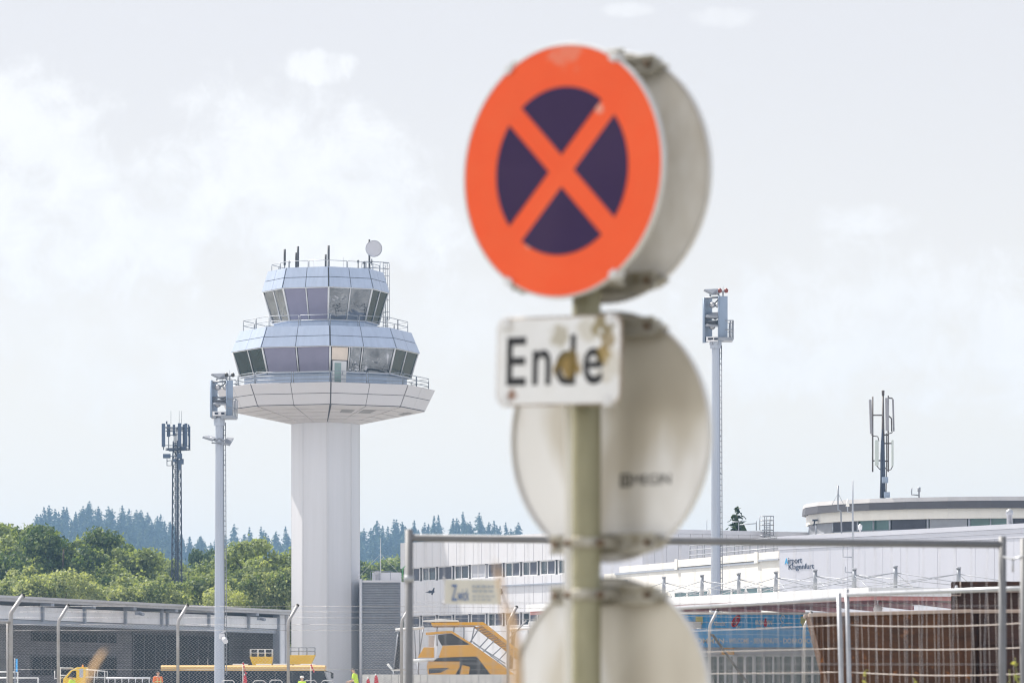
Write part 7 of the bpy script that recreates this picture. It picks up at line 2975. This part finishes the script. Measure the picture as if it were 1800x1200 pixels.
down = ((-0.07, 0.0, -0.30), (-0.09, 0.08, -0.55), (0.07, 0.0, -0.30), (0.09, 0.08, -0.55))
work = ((-0.10, 0.10, -0.27), (-0.08, 0.33, -0.34), (0.10, 0.10, -0.27), (0.08, 0.33, -0.34))
m_limeshirt = mat('yellow_green_shirt', (0.62, 0.85, 0.06), 0.7, var=0.06)
m_orv = mat('orange_work_jacket', (0.85, 0.20, 0.05), 0.7, var=0.06)
m_trs = mat('dark_blue_trousers', (0.03, 0.035, 0.06), 0.8)
person(627.5, 215, 1173, -75, 'person in yellow-green shirt standing beside red flags before the tower foot', m_limeshirt, m_trs, work, lean=0.25)
person(277.5, 215, 1178.5, 150, 'person in orange work jacket standing at the left end of the bus', m_orv, m_orv, down, vest=m_yl)
person(130, 225, 1186, -60, 'person in lime vest bending beside the yellow truck cab', m_limeshirt, m_trs, work, lean=0.3)
person(531, 222, 1188.5, 200, 'person in pale helmet and lime vest before the bus', m_limeshirt, m_trs, down, hat=m_cream)

# ------------------------------------------------------------------ weeds and dry grass near the camera
m_weed = leaf_mat('yellow_green_weed', [(0.12, 0.15, 0.05), (0.24, 0.26, 0.09), (0.42, 0.40, 0.16)], 0.4, scale=6)
m_stem = mat('weed_stem', (0.25, 0.26, 0.10), 0.8, var=0.15)


def weed(px, ytop, Y, n, spread, lbl, pale=False):
    root = thing('weed', (X(px, Y), Y, gz(0, Y)), lbl, 'weed', 'weeds along the fence')
    g = np.random.default_rng(int(px))
    zb, zt = gz(0, Y), Z(ytop, Y)
    mb = MB()
    C, N_, U = [], [], []
    for i in range(n):
        a = g.normal() * spread
        x0 = X(px, Y) + a * 0.3
        top = Vector((X(px, Y) + a, Y + g.normal() * spread, zt - abs(g.normal()) * 0.25 * (0 if i == 0 else 1)))
        bot = Vector((x0, Y, zb))
        mid = (top + bot) / 2 + Vector((g.normal() * 0.03, 0, 0))
        mb.tube([bot, mid, top], [0.006, 0.005, 0.002], 5)
        for q_ in range(46):
            t = 0.35 + 0.65 * g.random()
            p = bot.lerp(mid, t * 2) if t < 0.5 else mid.lerp(top, t * 2 - 1)
            d = unit(g.normal(size=3))
            C.append(np.array(p) + d * 0.03 * (1.2 - t * 0.7))
            N_.append(g.normal(size=3))
            U.append(d)
    mb.build('stem', m_stem, root)
    C = np.array(C) - np.array(root.location)
    m_ = len(C)
    me = quads_mesh('leaves', C, np.array(N_), np.array(U), 0.009 * g.uniform(0.7, 1.4, m_), 0.021 * g.uniform(0.6, 1.4, m_), m_weed)
    o = bpy.data.objects.new('leaves', me)
    COL.objects.link(o)
    o.parent = root


weed(1785, 1155, 28, 7, 0.07, 'tall yellow-green flowering weed between the two uprights at the right edge')
weed(1604, 1194, 34, 2, 0.03, 'small pale flowering weed low against the rusty bin under the right fence panel')
weed(1508, 1176, 36, 4, 0.06, 'brownish weed beside the paired fence uprights')

m_dry = mat('dry_grass', (0.62, 0.40, 0.20), 0.8, var=0.15, scale=12)


def blade(pts, Y, w, lbl):
    root = thing('grass_blade', (X(pts[0][0], Y), Y, gz(0, Y)), lbl, 'grass', 'dry grass blades near the camera')
    p3 = [P(px, py, Y + 0.02 * i) for i, (px, py) in enumerate(pts)]
    p3[0].z = gz(0, Y)
    vs, fs = [], []
    n = len(p3)
    for i, p in enumerate(p3):
        h = w[i] / 2
        vs += [(p.x - h, p.y, p.z), (p.x, p.y - h * 0.35, p.z), (p.x + h, p.y, p.z), (p.x, p.y - h * 0.35 + 0.0012, p.z)]
    for i in range(n - 1):
        for j in range(4):
            j2 = (j + 1) % 4
            fs.append((i * 4 + j, i * 4 + j2, i * 4 + 4 + j2, i * 4 + 4 + j))
    fs.append((0, 1, 2, 3))
    mb = MB()
    mb.add(vs, fs, 0, True)
    mb.build('leaf', m_dry, root)


blade([(120, 2600), (140, 1250), (152, 1196), (166, 1170), (178, 1150), (186, 1139)], 7.5, [0.004, 0.009, 0.0095, 0.009, 0.007, 0.002], 'blurred dry grass blade leaning right at the left side of the photo')
blade([(925, 2600), (912, 1260), (910, 1190), (907, 1130), (901, 1085), (893, 1060)], 7.2, [0.006, 0.014, 0.016, 0.014, 0.010, 0.002], 'broad blurred tan grass blade just left of the lowest road sign')
blade([(895, 2600), (893, 1200), (889, 1100), (884, 1045), (877, 1010), (870, 984)], 6.8, [0.003, 0.004, 0.005, 0.006, 0.008, 0.002], 'thin blurred tan grass stalk in front of the office windows')
# ------------------------------------------------------------------ air
hz = bpy.data.materials.new('air')
hz.use_nodes = True
hz.node_tree.nodes.remove(hz.node_tree.nodes['Principled BSDF'])
pv = nd(hz.node_tree, 'ShaderNodeVolumePrincipled')
pv.inputs['Density'].default_value = HAZE_D
pv.inputs['Color'].default_value = (0.40, 0.66, 1.0, 1)
pv.inputs['Anisotropy'].default_value = 0.2
hz.node_tree.links.new(pv.outputs[0], hz.node_tree.nodes['Material Output'].inputs['Volume'])
hz.cycles.homogeneous_volume = True if hasattr(hz.cycles, 'homogeneous_volume') else False
mb = MB()
mb.box((0, 1475, 52.5), (5240, 3270, 110))
hb = mb.build('haze', hz)
tag(hb, 'thin bluish summer haze', kind='stuff')
